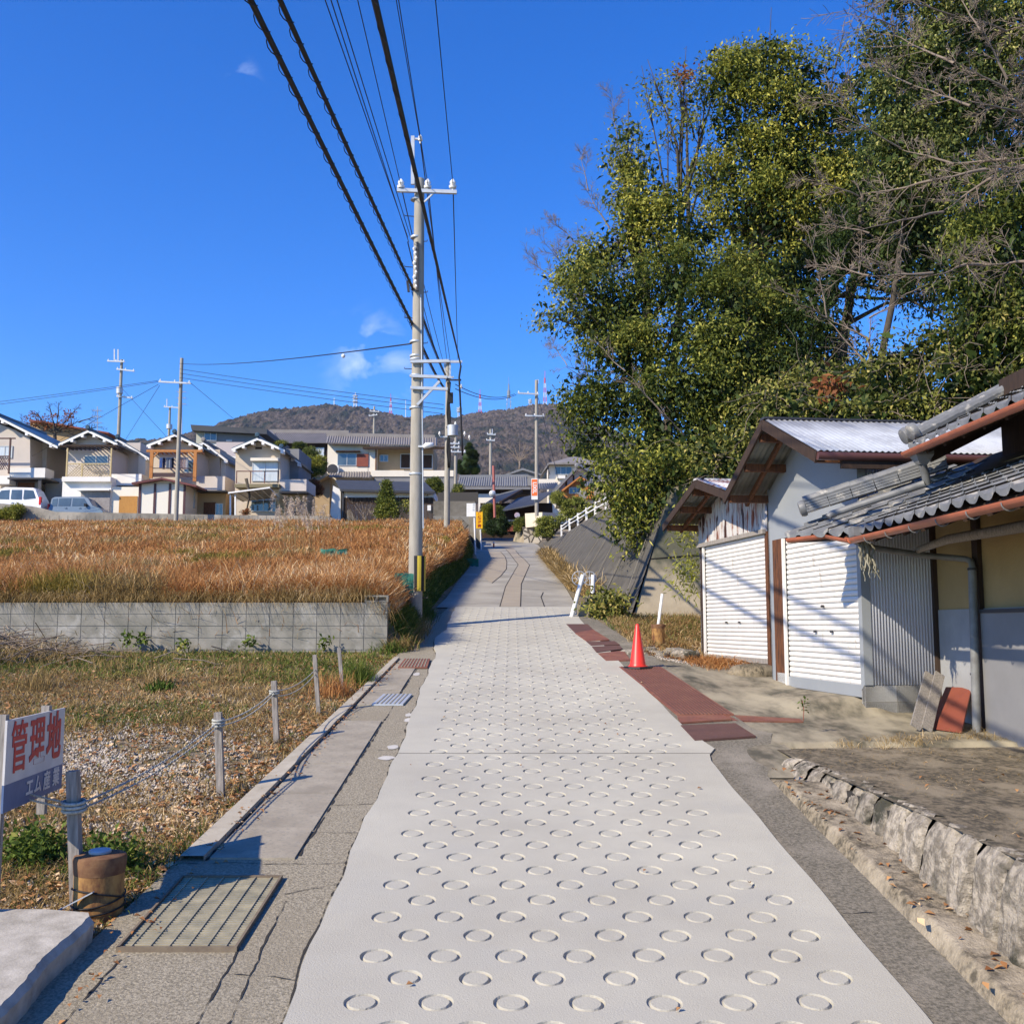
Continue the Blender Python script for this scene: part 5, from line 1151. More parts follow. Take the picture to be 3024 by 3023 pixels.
# green tarps / nets
def tarp(px, py, Y, w_, h_, label, m='tarp'):
    c = P(px, py, Y); n = 9; random.seed(int(px)); V = [c+Vector(((i/(n-1)-.5)*w_, random.uniform(-.05, .05)*w_, (j/(n-1)-.5)*h_+random.uniform(-.04, .04)*w_)) for j in range(n) for i in range(n)]
    b = MB(); b.add(V, [(j*n+i, j*n+i+1, (j+1)*n+i+1, (j+1)*n+i) for j in range(n-1) for i in range(n-1)]); b.add([v+Vector((0, .02, 0)) for v in V], [(j*n+i, (j+1)*n+i, (j+1)*n+i+1, j*n+i+1) for j in range(n-1) for i in range(n-1)])
    tag(b.build('green_net', m, smooth=True), label, 'net')
gn = mat('green_net', (.02, .17, .12), (.015, .11, .09), scale=8, rough=.7)
tarp(1388, 1660, 45, .75, .35, 'crumpled green net bundle beside the upper lane by the bank wall', gn)
tarp(1193, 1722, 20.4, .38, .40, 'green net caught in the grass just left of the tallest pole', gn)
tarp(985, 1642, 29, .75, .4, 'green net lying in the middle of the orange grass field', gn)

# ------------------------------------------------------------------ houses
def bx(root, name, m, x0, y0, x1, y1, Y0, Y1, zb=None):
    a = P(x0, y0, Y0); c = P(x1, y1, Y0); return MB().box((a.x, Y0, c.z if zb is None else zb), (c.x, Y1, a.z)).build(name, m, root)
def poly(root, name, m, pxs, Y0, dy): return MB().prism([P(x, y, Y0) for x, y in pxs], (0, dy, 0)).build(name, m, root)
def win(root, x0, y0, x1, y1, Y, glass='glass', n=2, frame='alu', name='window'):
    a = P(x0, y0, Y); c = P(x1, y1, Y); t = .06; b = MB()
    b.box((a.x, Y-.05, a.z), (c.x, Y, a.z-t)); b.box((a.x, Y-.05, c.z), (c.x, Y, c.z+t)); 
    for k in range(n+1): xx = a.x+(c.x-a.x-t)*k/n; b.box((xx, Y-.045, c.z+t), (xx+t, Y-.003, a.z-t))
    f = b.build(name, C[frame], root); MB().box((a.x+.02, Y-.02, c.z+.02), (c.x-.02, Y-.005, a.z-.02)).build('pane', C[glass], f); return f
def roofpx(root, ap, le, re, Y0, Y1, m, th=.16, name='roof', barge='white', brackets=True):
    """gable roof whose ridge runs away from us: apex, left eave and right eave in pixels at Y0"""
    A, L_, R__ = P(*ap, Y0), P(*le, Y0), P(*re, Y0); d = Vector((0, Y1-Y0, 0))
    for E_ in (L_, R__):
        MB().prism([A, E_, E_+UP*th, A+UP*th], d).build(name, m, root)
        q = MB(); q.prism([A+Vector((0, -.04, -.08)), E_+Vector((0, -.04, -.08)), E_+Vector((0, -.04, th*.55)), A+Vector((0, -.04, th*.55))], (0, .05, 0)); q.build('barge_board', C[barge], root)
        if brackets:
            for t in (.2, .55, .9): c_ = A.lerp(E_, t)-UP*.14; MB().box((c_.x-.1, Y0-.04, c_.z-.1), (c_.x+.1, Y0+.6, c_.z+.08)).build('bracket', C[barge], root)
    MB().bar(A+UP*(th+.05)-Vector((0, .1, 0)), A+UP*(th+.05)+d, .22, .16).build('ridge', m, root)
    MB().lathe(A+UP*(th+.12)-Vector((0, .1, 0)), [(.17, 0), (.19, .05), (.12, .1)], 10, axis=(0, -1, 0)).build('ridge_end_tile', m, root)
zb = 9.0; YH = 76.0
# house with lattice balcony (second from left)
h = empty('house', P(260, 1520, YH), 'white rendered two-storey house with a tan lattice balcony and an orange-brown door', 'house', 'row of rendered houses above the field')
poly(h, 'wall', C['plaster'], [Z1(540, 1030), Z1(600, 985), Z1(720, 915), Z1(840, 970), Z1(900, 1030), Z1(900, 1420), Z1(515, 1420), Z1(515, 1270), Z1(540, 1270)], YH, 4.5)
bx(h, 'wall', C['plwhite'], *Z1(512, 1265), *Z1(895, 1600), YH-1.2, YH+4, zb)
bx(h, 'wall', C['plaster'], *Z1(880, 985), *Z1(1120, 1600), YH+3.6, YH+9, zb)
roofpx(h, Z1(720, 893), Z1(478, 1003), Z1(958, 1003), YH-.8, YH+5.0, C['tileblue'])
roofpx(h, Z1(960, 965), Z1(850, 1003), Z1(1215, 1118), YH+3.4, YH+9, C['tileblue'], brackets=True)
bx(h, 'wall', C['plcream'], *Z1(1130, 1085), *Z1(1180, 1300), YH+3.5, YH+9)
win(h, *Z1(686, 1090), *Z1(880, 1165), YH-.01, 'glass', 2)
bal = MB(); Yb = YH-1.5; a = P(*Z1(540, 1160), Yb); c = P(*Z1(905, 1270), Yb)
w_ = c.x-a.x; hh = a.z-c.z; n = 16
for k in range(-4, n+4):
    for s_ in (1, -1):
        x0 = a.x+w_*k/n; x1 = x0+s_*hh; z0, z1 = c.z, a.z
        if x1 < a.x: t = (a.x-x0)/(x1-x0) if x1 != x0 else 1; z1 = z0+(z1-z0)*t; x1 = a.x
        if x1 > c.x: t = (c.x-x0)/(x1-x0); z1 = z0+(z1-z0)*t; x1 = c.x
        if x0 < a.x or x0 > c.x: continue
        bal.bar((x0, Yb+.02*s_, z0), (x1, Yb+.02*s_, z1), .075, .02, up=(0, 0, 1))
bal.box((a.x, Yb-.04, a.z), (c.x, Yb+.04, a.z+.07)); bal.box((a.x, Yb-.04, c.z-.07), (c.x, Yb+.04, c.z))
for x in (a.x, a.x+w_*.34, c.x-.1): bal.box((x, Yb-.05, c.z), (x+.1, Yb+.05, P(*Z1(0, 1030), Yb).z if x != a.x+w_*.34 else a.z))
bal.build('balcony_lattice', C['lattice'], h)
b = MB(); a = P(*Z1(490, 1003), Yb); c = P(*Z1(958, 1020), Yb); b.box((a.x, Yb-.1, c.z), (c.x, Yb, a.z))
for k in range(14): x = a.x+(c.x-a.x-.1)*k/13; b.box((x, Yb, c.z), (x+.05, YH, c.z+.1))
b.build('pergola', C['darkwood'], h)
bx(h, 'balcony_floor', C['plwhite'], *Z1(505, 1262), *Z1(900, 1300), YH-1.6, YH-1.2)
bx(h, 'porch_wall', C['plwhite'], *Z1(905, 1240), *Z1(1150, 1335), YH-.3, YH+3, P(*Z1(0, 1335), YH).z)
bx(h, 'porch', C['plcream'], *Z1(890, 1345), *Z1(1122, 1600), YH-1.1, YH+3, zb)
bx(h, 'door', C['door'], *Z1(972, 1420), *Z1(1112, 1600), YH-1.16, YH-1.1, zb)
bx(h, 'stone_facing', mat('stone_facing', (.30, .28, .27), (.22, .20, .20), scale=6), *Z1(660, 1375), *Z1(888, 1600), YH-1.27, YH-1.2, zb)
bx(h, 'canopy', C['plwhite'], *Z1(625, 1362), *Z1(890, 1373), YH-1.7, YH-1.2)
# far left house
h = empty('house', P(30, 1520, YH), 'far left white rendered house with a brown lattice balcony above a white car', 'house', 'row of rendered houses above the field')
poly(h, 'wall', C['plaster'], [Z1(-400, 1000), Z1(-90, 800), Z1(120, 880), Z1(245, 950), Z1(245, 1500), Z1(-400, 1500)], YH, 4.2)
bx(h, 'wall', C['plaster'], *Z1(245, 950), *Z1(355, 1600), YH+2.0, YH+9, zb); bx(h, 'wall', C['plaster'], *Z1(340, 1010), *Z1(462, 1600), YH+5, YH+10, zb)
roofpx(h, Z1(-90, 745), Z1(-560, 1010), Z1(470, 1025), YH-.8, YH+8.5, C['tileblue'])
win(h, *Z1(-20, 1010), *Z1(100, 1110), YH-.02, 'curtain', 2)
bx(h, 'balcony_wall', C['plwhite'], *Z1(80, 1190), *Z1(365, 1270), YH-.5, YH+1)
b = MB(); Yb = YH-1.5; a = P(*Z1(-60, 1100), Yb); c = P(*Z1(78, 1205), Yb)
for k in range(9):
    x = a.x+(c.x-a.x)*k/8; b.bar((x-.6, Yb, c.z), (x, Yb, a.z), .05, .02, up=(0, 1, 0)); b.bar((x-.6, Yb+.03, a.z), (x, Yb+.03, c.z), .05, .02, up=(0, 1, 0))
b.box((a.x-1, Yb-.04, a.z), (c.x, Yb+.04, a.z+.08)); b.box((c.x-.1, Yb-.06, c.z-.3), (c.x, Yb+.06, P(*Z1(0, 945), Yb).z)); b.box((a.x-2, Yb-.06, P(*Z1(0, 945), Yb).z), (c.x+.3, Yb+.06, P(*Z1(0, 955), Yb).z))
b.build('balcony_lattice', mat('brown_lattice', (.10, .055, .05), rough=.7), h)
bx(h, 'porch_roof', C['darkmetal'], *Z1(60, 1268), *Z1(370, 1280), YH-1.8, YH+1); bx(h, 'porch_wall', C['greywall'], *Z1(75, 1282), *Z1(320, 1600), YH-.2, YH, zb); bx(h, 'porch_post', C['darkmetal'], *Z1(312, 1282), *Z1(325, 1500), YH-1.7, YH-1.6, zb)
bx(h, 'door', C['brownwood'], *Z1(145, 1310), *Z1(270, 1500), YH-.26, YH-.2, zb); bx(h, 'wall', C['greywall'], *Z1(375, 1275), *Z1(510, 1600), YH+.5, YH+6, zb)
bx(h, 'sill', C['plwhite'], *Z1(-100, 1255), *Z1(75, 1320), YH-1.3, YH-.3)
# laundry house (third)
h = empty('house', P(520, 1520, YH), 'pale house with an orange timber balcony frame hung with laundry', 'house', 'row of rendered houses above the field')
poly(h, 'wall', C['plaster2'], [Z1(1225, 1050), Z1(1300, 1000), Z1(1425, 950), Z1(1540, 1000), Z1(1600, 1050), Z1(1600, 1500), Z1(1225, 1500)], YH, 4.2)
bx(h, 'wall', C['plaster2'], *Z1(1590, 1040), *Z1(1775, 1600), YH+3.2, YH+9, zb); bx(h, 'wall', C['plcream'], *Z1(1775, 1120), *Z1(1825, 1600), YH+3.6, YH+9, zb)
roofpx(h, Z1(1425, 925), Z1(1195, 1013), Z1(1650, 1030), YH-.8, YH+5, C['tileblue'])
roofpx(h, Z1(1660, 990), Z1(1560, 1030), Z1(1855, 1140), YH+3, YH+9, C['tilebrown'])
win(h, *Z1(1500, 1125), *Z1(1590, 1230), YH-.02, 'glass', 1)
b = MB(); Yb = YH-1.5
for (x0, y0, x1, y1) in ((1195, 1043, 1650, 1062), (1225, 1062, 1243, 1275), (1580, 1062, 1598, 1300)):
    a = P(*Z1(x0, y0), Yb); c = P(*Z1(x1, y1), Yb); b.box((a.x, Yb-.06, c.z), (c.x, Yb+.06, a.z))
for (x0, x1) in ((1240, 1290), (1582, 1532)): b.bar(P(*Z1(x0, 1115), Yb), P(*Z1(x1, 1062), Yb), .08, .08)
a = P(*Z1(1195, 1043), Yb); c = P(*Z1(1650, 1050), Yb)
for k in range(12): x = a.x+(c.x-a.x)*k/12; b.box((x, Yb, a.z-.1), (x+.06, YH, a.z))
b.build('balcony_frame', C['orangewood'], h)
b = MB(); a = P(*Z1(1243, 1190), Yb); c = P(*Z1(1580, 1265), Yb); b.box((a.x, Yb-.03, a.z-.06), (c.x, Yb+.03, a.z)); b.box((a.x, Yb-.02, c.z), (c.x, Yb+.02, P(*Z1(0, 1230), Yb).z))
b.build('balcony_rail', mat('dark_brown_rail', (.06, .035, .035), rough=.6), h)
bx(h, 'porch_wall', C['plaster'], *Z1(1602, 1258), *Z1(1830, 1375), YH-.3, YH+3, P(*Z1(0, 1375), YH).z); bx(h, 'porch', C['tan'], *Z1(1605, 1380), *Z1(1835, 1600), YH-.1, YH+3, zb)
bx(h, 'porch_roof', C['darkmetal'], *Z1(1600, 1372), *Z1(1840, 1382), YH-1.3, YH+0); bx(h, 'door', C['brownwood'], *Z1(1660, 1470), *Z1(1755, 1600), YH-.16, YH-.1, zb); win(h, *Z1(1757, 1480), *Z1(1815, 1600), YH-.12, 'glass', 2)
laund = empty('laundry', P(*Z1(1400, 1110), YH-1.1), 'row of dark, blue and white laundry hanging on the orange timber balcony', 'laundry')
random.seed(21)
for k, (x, w2, col) in enumerate(((1300, 22, (.5, .6, .8)), (1325, 16, (.02, .03, .09)), (1350, 50, (.22, .24, .28)), (1400, 14, (.03, .04, .08)), (1462, 22, (.45, .36, .34)), (1490, 24, (.55, .46, .44)), (1512, 18, (.75, .74, .72)))):
    y1_ = 1195+random.uniform(-10, 12); a = P(*Z1(x, 1108), YH-1.1); c = P(*Z1(x+w2, y1_), YH-1.1); b = MB(); nn_ = 6
    V = [Vector((a.x+(c.x-a.x)*i/nn_, YH-1.1+.06*math.sin(i*2.1+k), z)) for z in (a.z, (a.z+c.z)/2, c.z) for i in range(nn_+1)]
    b.add(V, [(j*(nn_+1)+i, j*(nn_+1)+i+1, (j+1)*(nn_+1)+i+1, (j+1)*(nn_+1)+i) for j in range(2) for i in range(nn_)]); b.add([v+Vector((0, .02, 0)) for v in V], [(j*(nn_+1)+i, (j+1)*(nn_+1)+i, (j+1)*(nn_+1)+i+1, j*(nn_+1)+i+1) for j in range(2) for i in range(nn_)])
    b.build('garment', mat('garment_cloth', col, rough=.9), laund)
MB().bar(P(*Z1(1280, 1106), YH-1.1), P(*Z1(1560, 1106), YH-1.1), .03, .03).build('pole', C['galv'], laund)
# garage hut in front with brown trim
h = empty('hut', P(470, 1520, 74), 'cream panelled hut with a reddish-brown low gable roof in front of the laundry house', 'hut')
bx(h, 'wall', C['cream'], *Z1(1137, 1315), *Z1(1500, 1600), 73, 76.5, zb-.4)
poly(h, 'wall', C['cream'], [Z1(1137, 1318), Z1(1318, 1292), Z1(1500, 1318)], 73.0, 3.4)
tr = mat('dark_red_brown_trim', (.075, .03, .035), rough=.5); rr_ = mat('red_brown_roof', (.16, .05, .045), (.12, .04, .04), scale=3, rough=.5)
for x in (1132, 1254, 1376, 1496): bx(h, 'batten', tr, *Z1(x, 1315), *Z1(x+8, 1600), 72.95, 73.0, zb-.4)
for (a_, c_) in (((1318, 1268), (1072, 1308)), ((1318, 1268), (1600, 1330))): MB().prism([P(*Z1(*a_), 72.4), P(*Z1(*c_), 72.4), P(*Z1(*c_), 72.4)-UP*.14, P(*Z1(*a_), 72.4)-UP*.14], (0, 4.2, 0)).build('roof', rr_, h)
win(h, *Z1(1545, 1360), *Z1(1590, 1520), 75, 'curtain', 1)
# fourth gable house, blinds and railing
h = empty('house', P(780, 1500, 74), 'beige house with long white curtains, thin balcony rail and a translucent carport', 'house', 'row of rendered houses above the field'); YG = 74
poly(h, 'wall', C['plaster2'], [Z2(265, 770), Z2(445, 690), Z2(630, 770), Z2(625, 1300), Z2(255, 1300)], YG, 4.5); bx(h, 'wall', C['greywall'], *Z2(630, 760), *Z2(770, 1300), YG+3.2, YG+8, zb)
roofpx(h, Z2(445, 680), Z2(232, 768), Z2(665, 778), YG-.8, YG+5.0, C['tileblue']); roofpx(h, Z2(640, 770), Z2(560, 790), Z2(795, 885), YG+3, YG+8, C['tileblue'])
win(h, *Z2(402, 858), *Z2(608, 1025), YG-.02, 'curtain', 2); bx(h, 'window_hood', C['plcream'], *Z2(385, 832), *Z2(610, 856), YG-.5, YG)
b = MB(); Yb = YG-1.0; a = P(*Z2(270, 938), Yb); c = P(*Z2(612, 1040), Yb); b.box((a.x, Yb, a.z-.07), (c.x, Yb+.05, a.z))
for t in (0, .33, .66, .98): x = a.x+(c.x-a.x)*t; b.box((x, Yb, c.z), (x+.06, Yb+.05, a.z))
b.build('balcony_rail', mat('brown_rail', (.14, .06, .05)), h); bx(h, 'balcony_floor', mat('mossy_ledge', (.20, .17, .10)), *Z2(255, 1045), *Z2(618, 1072), YG-1.1, YG)
bx(h, 'porch_wall', C['plaster'], *Z2(622, 1008), *Z2(840, 1110), YG-.5, YG+3, P(*Z2(0, 1110), YG).z); bx(h, 'porch', C['tan'], *Z2(622, 1118), *Z2(840, 1300), YG-.2, YG+3, zb); bx(h, 'porch_roof', C['darkmetal'], *Z2(618, 1108), *Z2(850, 1118), YG-1.2, YG+0)
bx(h, 'door', C['slate'], *Z2(668, 1185), *Z2(820, 1300), YG-.26, YG-.2, zb); win(h, *Z2(390, 1170), *Z2(592, 1270), YG-.04, 'glass', 2); bx(h, 'gable_vent', C['darkwood'], *Z2(425, 745), *Z2(478, 762), YG-.03, YG)
cp = MB(); q = [P(*Z2(205, 1118), YG-3.4), P(*Z2(545, 1075), YG-3.4), P(*Z2(615, 1155), YG-.3), P(*Z2(330, 1185), YG-.3)]
cp.prism(q, (0, 0, -.03)); cpo = cp.build('carport_roof', mat('smoky_carport_panel', (.30, .29, .27), rough=.35), h); 
b = MB()
for k in range(6): b.bar(q[0].lerp(q[1], k/5)-UP*.05, q[3].lerp(q[2], k/5)-UP*.05, .05, .06)
b.bar(q[0], q[1], .08, .1); b.build('carport_ribs', C['white'], h)
for x in (222, 262): MB().bar(P(*Z2(x, 1135), YG-3.2), P(*Z2(x, 1300), YG-3.2), .1, .1, up=(0, 1, 0)).build('carport_post', C['white'], h)
# tall house with dark mono roof
h = empty('house', P(670, 1500, 88), 'tall white and pinkish clad house with a dark flat roof', 'house'); YT = 88
bx(h, 'wall', mat('greyish_green_render', (.42, .42, .35)), *Z1(1600, 895), *Z1(1665, 1300), YT, YT+8); bx(h, 'wall', C['greywall'], *Z2(5, 620), *Z2(450, 710), YT-.1, YT+8); bx(h, 'wall', C['plwhite'], *Z2(0, 705), *Z2(450, 1300), YT, YT+8, zb)
bx(h, 'cladding', mat('pinkish_cladding', (.46, .41, .41)), *Z2(108, 705), *Z2(450, 820), YT-.15, YT-.12); bx(h, 'cladding', C['plwhite'], *Z2(-40, 820), *Z2(270, 900), YT-.16, YT-.12)
MB().prism([P(*Z1(1552, 838), YT-.8), P(*Z2(520, 598), YT-.8), P(*Z2(520, 640), YT-.8), P(*Z1(1562, 885), YT-.8)], (0, 9, 0)).build('roof', C['slate'], h); win(h, *Z2(10, 625), *Z2(110, 695), YT-.12, 'glass', 2); win(h, *Z2(190, 685), *Z2(235, 700), YT-.12, 'glass', 1)
win(h, *Z2(165, 930), *Z2(262, 1020), YT-.02, 'glass', 1)
# grey-tiled temple-like roof behind
def tile_slope(root, a, b_, c, d, Y0, Y1, n, m, amp=.05, name='roof'):
    """a,b ridge left/right at Y1; d,c eave left/right at Y0 (pixels)"""
    MB().wave(P(*a, Y1), P(*b_, Y1), P(*c, Y0), P(*d, Y0), n, amp, 6, .08, shape=lambda t: max(math.cos(2*math.pi*t), -.25)).build(name, C[m], root)
h = empty('house', P(870, 1500, 104), 'dark walled house with a long brown-grey tiled roof behind the garden trees', 'house')
tile_slope(h, Z2(590, 628), Z2(1185, 632), Z2(1100, 712), Z2(520, 712), 104, 108, 34, 'tilebrown'); MB().bar(P(*Z2(548, 622), 108), P(*Z2(1190, 630), 108), .5, .45).build('ridge', C['tilebrown'], h); MB().bar(P(*Z2(545, 618), 107.5), P(*Z2(590, 690), 104.5), .4, .3).build('hip_ridge', C['tilebrown'], h)
bx(h, 'wall', C['darkwood'], *Z2(560, 715), *Z2(1010, 900), 104.6, 108); win(h, *Z2(860, 750), *Z2(985, 830), 104.5, 'curtain', 3)
# big cream house right of it
h = empty('house', P(1080, 1480, 92), 'long cream and tan two-storey house with a pale ribbed roof, behind the tallest pole', 'house'); YC = 92
tile_slope(h, Z2(1015, 655), Z2(1905, 672), Z2(1905, 738), Z2(1000, 715), YC-.8, YC+3, 46, 'tilebrown', .06); MB().bar(P(*Z2(1010, 645), YC+3), P(*Z2(1890, 665), YC+3), .45, .35).build('ridge', C['tilebrown'], h)
bx(h, 'wall', C['plcream'], *Z2(1015, 720), *Z2(1345, 1000), YC, YC+6, zb); bx(h, 'wall', C['plcream'], *Z2(1345, 740), *Z2(1410, 1000), YC, YC+6, zb); bx(h, 'wall', C['tan'], *Z2(1410, 745), *Z2(1875, 945), YC+.8, YC+6, zb)
bx(h, 'eave_band', C['darkwood'], *Z2(1300, 742), *Z2(2010, 760), YC-.7, YC-.5); bx(h, 'balcony_wall', C['plcream'], *Z2(1370, 935), *Z2(2040, 985), YC-1.0, YC+.8)
win(h, *Z2(1095, 795), *Z2(1250, 898), YC-.03, 'glass', 2); bx(h, 'shutter_panel', C['redboard'], *Z2(1252, 800), *Z2(1345, 903), YC-.1, YC); bx(h, 'window_hood', C['darkwood'], *Z2(1080, 772), *Z2(1275, 782), YC-.5, YC)
win(h, *Z2(1438, 808), *Z2(1508, 865), YC+.77, 'glass', 2); win(h, *Z2(1608, 800), *Z2(1690, 920), YC+.77, 'glass', 1); win(h, *Z2(1790, 805), *Z2(1870, 925), YC+.77, 'glass', 1)
for x in (1612, 1792): bx(h, 'shutter_panel', C['darkwood'], *Z2(x, 805), *Z2(x+75, 915), YC+.74, YC+.78)
b = MB(); a = P(*Z2(1042, 897), YC-.7); c = P(*Z2(1102, 960), YC-.7); b.box((a.x, YC-.7, c.z), (c.x, YC-.1, a.z)); au = b.build('air_conditioner', C['white'], h); MB().lathe(Vector(((a.x+c.x)/2-.2, YC-.71, (a.z+c.z)/2)), [(.5, 0), (.48, .02), (.1, .03)], 18, axis=(0, -1, 0)).build('fan_grille', C['darkmetal'], au)
bx(h, 'downpipe', C['brownwood'], *Z2(1404, 750), *Z2(1411, 945), YC-.1, YC)
tile_slope(h, Z2(1030, 950), Z2(1365, 952), Z2(1365, 995), Z2(1025, 992), YC-2.0, YC-.2, 16, 'tilebrown', .05, 'lower_roof')
bx(h, 'wall', C['greywall'], *Z2(1395, 970), *Z2(2040, 1100), YC-.9, YC, zb); bx(h, 'wall', C['tan'], *Z2(900, 985), *Z2(1030, 1200), YC-1, YC+2, zb); poly(h, 'side_roof', C['tan'], [Z2(880, 1030), Z2(1015, 960), Z2(1015, 980), Z2(880, 1050)], YC-2, 3)
# black roofed shed with white wall
h = empty('storage_house', P(1110, 1530, 78), 'low white and dark timber storehouse with a black slate roof behind the dry grass', 'storehouse'); YB = 76
MB().prism([P(*Z2(1075, 1012), YB+3), P(*Z2(1810, 1030), YB+3), P(*Z2(1890, 1112), YB-.6), P(*Z2(1120, 1092), YB-.6)], (0, 0, -.14)).build('roof', C['slate'], h); MB().bar(P(*Z2(1120, 1097), YB-.6), P(*Z2(1890, 1116), YB-.6), .1, .16).build('gutter', C['darkmetal'], h)
bx(h, 'wall', C['plwhite'], *Z2(1135, 1100), *Z2(1880, 1185), YB, YB+4, P(*Z2(0, 1160), YB).z); b = MB(); a = P(*Z2(1135, 1155), YB); c = P(*Z2(1875, 1400), YB)
n = 70
for k in range(n): x = a.x+(c.x-a.x)*k/n; b.box((x+.01, YB-.02-.02*(k % 2), zb-1), (x+(c.x-a.x)/n-.01, YB, a.z))
b.build('timber_cladding', C['darkwood'], h); MB().prism([P(*Z2(1060, 1060), YB), P(*Z2(1120, 1092), YB), P(*Z2(1120, 1400), YB), P(*Z2(1035, 1290), YB)], (0, 3, 0)).build('side_wall', C['plwhite'], h)
bx(h, 'meter_box', C['white'], *Z2(1828, 1218), *Z2(1856, 1262), YB-.2, YB-.05); bx(h, 'downpipe', C['darkmetal'], *Z2(1132, 1100), *Z2(1142, 1330), YB-.12, YB-.04)
# block retaining walls behind pole 2
h = empty('block_wall', P(1350, 1560, 72), 'tall grey block and diagonal stone retaining wall behind the second pole', 'wall'); a = P(*Z3(358, 1185), 72); c = P(*Z3(625, 1310), 72); MB().box((a.x, 72, c.z), (c.x+.6, 73, a.z)).build('upper_blocks', C['block2'], h)
b = MB(); a = P(*Z3(358, 1305), 71.8); c = P(*Z3(650, 1500), 71.8); b.box((a.x, 71.9, 7), (c.x, 73, a.z)); b.build('backing', C['joint'], h); b = MB()
for i in range(-3, 12):
    for j in range(0, 9):
        cx = a.x+i*.62+(j % 2)*.31; cz = a.z-.3-j*.31
        if cx < a.x+.3 or cx > c.x-.2 or cz < 7: continue
        b.prism([(cx-.28, 71.86, cz), (cx, 71.86, cz-.28), (cx+.28, 71.86, cz), (cx, 71.86, cz+.28)], (0, .05, 0))
b.build('diagonal_stones', C['block2'], h); MB().prism([P(*Z3(650, 1300), 71.5), P(*Z3(742, 1300), 69.5), P(*Z3(745, 1590), 69.5), P(*Z3(655, 1500), 71.5)], (0, .4, 0)).build('end_face', C['block2'], h)
MB().prism([P(*Z3(395, 1115), 74), P(*Z3(722, 1112), 74), P(*Z3(722, 1195), 74), P(*Z3(395, 1185), 74)], (0, .15, 0)).build('dark_screen', mat('dark_screen_fence', (.06, .055, .05)), h)
# stone wall + cream wall + banner corner
h = empty('cream_wall', P(1580, 1580, 88), 'cream rendered garden wall on a rounded rubble base at the bend of the lane', 'wall'); b = MB()
b.prism([P(*Z3(1105, 1285), 86), P(*Z3(1245, 1275), 84), P(*Z3(1245, 1385), 84), P(*Z3(1110, 1400), 86)], (0, .6, 0)); b.prism([P(*Z3(1245, 1275), 84), P(*Z3(1350, 1280), 88), P(*Z3(1350, 1390), 88), P(*Z3(1245, 1385), 84)], (0, .6, 0)); b.build('rendered_wall', mat('cream_garden_wall', (.66, .60, .47), (.58, .53, .42), scale=1), h)
MB().prism([P(*Z3(1085, 1395), 86), P(*Z3(1245, 1390), 85.8), P(*Z3(1240, 1530), 85.8), P(*Z3(1100, 1525), 86)], (0, .5, 0)).build('rubble_base', C['rubble'], h)
MB().prism([P(*Z3(1005, 1510), 90), P(*Z3(1030, 1440), 90), P(*Z3(1105, 1400), 88), P(*Z3(1105, 1525), 86.5)], (0, .5, 0)).build('rock_face', C['revet2'], h)
# mid tiled houses at the end of the lane
h = empty('house', P(1450, 1480, 125), 'low house with a long grey ribbed tile roof behind the red mirror pole', 'house'); 
tile_slope(h, Z3(570, 990), Z3(1120, 985), Z3(1125, 1065), Z3(550, 1065), 122, 126, 30, 'tilefar', .09); MB().bar(P(*Z3(568, 988), 126), P(*Z3(1125, 983), 126), .5, .4).build('ridge', C['tilefar'], h); MB().prism([P(*Z3(545, 1070), 121.8), P(*Z3(1150, 1070), 121.8), P(*Z3(1150, 1088), 121.8), P(*Z3(545, 1088), 121.8)], (0, .6, 0)).build('fascia', C['greywall'], h)
bx(h, 'wall', C['darkwood'], *Z3(580, 1088), *Z3(1150, 1130), 123, 128); bx(h, 'wall', C['cream'], *Z3(725, 1125), *Z3(900, 1300), 122.6, 123, 12)
h = empty('house', P(1700, 1450, 128), 'far house with a pale hipped roof and a wide window, right of the banner pole', 'house'); YF = 128
bx(h, 'wall', C['plcream'], *Z3(1300, 885), *Z3(1530, 1080), YF, YF+8, 15); MB().prism([P(*Z3(1225, 985), YF-1), P(*Z3(1300, 885), YF-1), P(*Z3(1700, 885), YF-1), P(*Z3(1700, 862), YF-1), P(*Z3(1500, 820), YF+3), P(*Z3(1290, 875), YF-1)], (0, 4, 0)).build('roof', C['tilebrown'], h)
win(h, *Z3(1350, 905), *Z3(1485, 970), YF-.05, 'glass', 3); bx(h, 'window_ledge', C['plwhite'], *Z3(1365, 975), *Z3(1440, 1000), YF-.5, YF); bx(h, 'wall', C['plcream'], *Z3(1215, 1005), *Z3(1350, 1060), YF-2, YF)
h = empty('house', P(1540, 1400, 140), 'house with a white-edged grey gable roof seen over the long ribbed roof', 'house'); MB().prism([P(*Z3(905, 980), 138), P(*Z3(1085, 915), 138), P(*Z3(1240, 965), 138), P(*Z3(1240, 978), 138), P(*Z3(1085, 932), 138), P(*Z3(930, 985), 138)], (0, 6, 0)).build('roof', C['tilefar'], h)
poly(h, 'wall', C['greywall'], [Z3(930, 990), Z3(1085, 932), Z3(1235, 975), Z3(1235, 1060), Z3(930, 1060)], 138.5, 5)
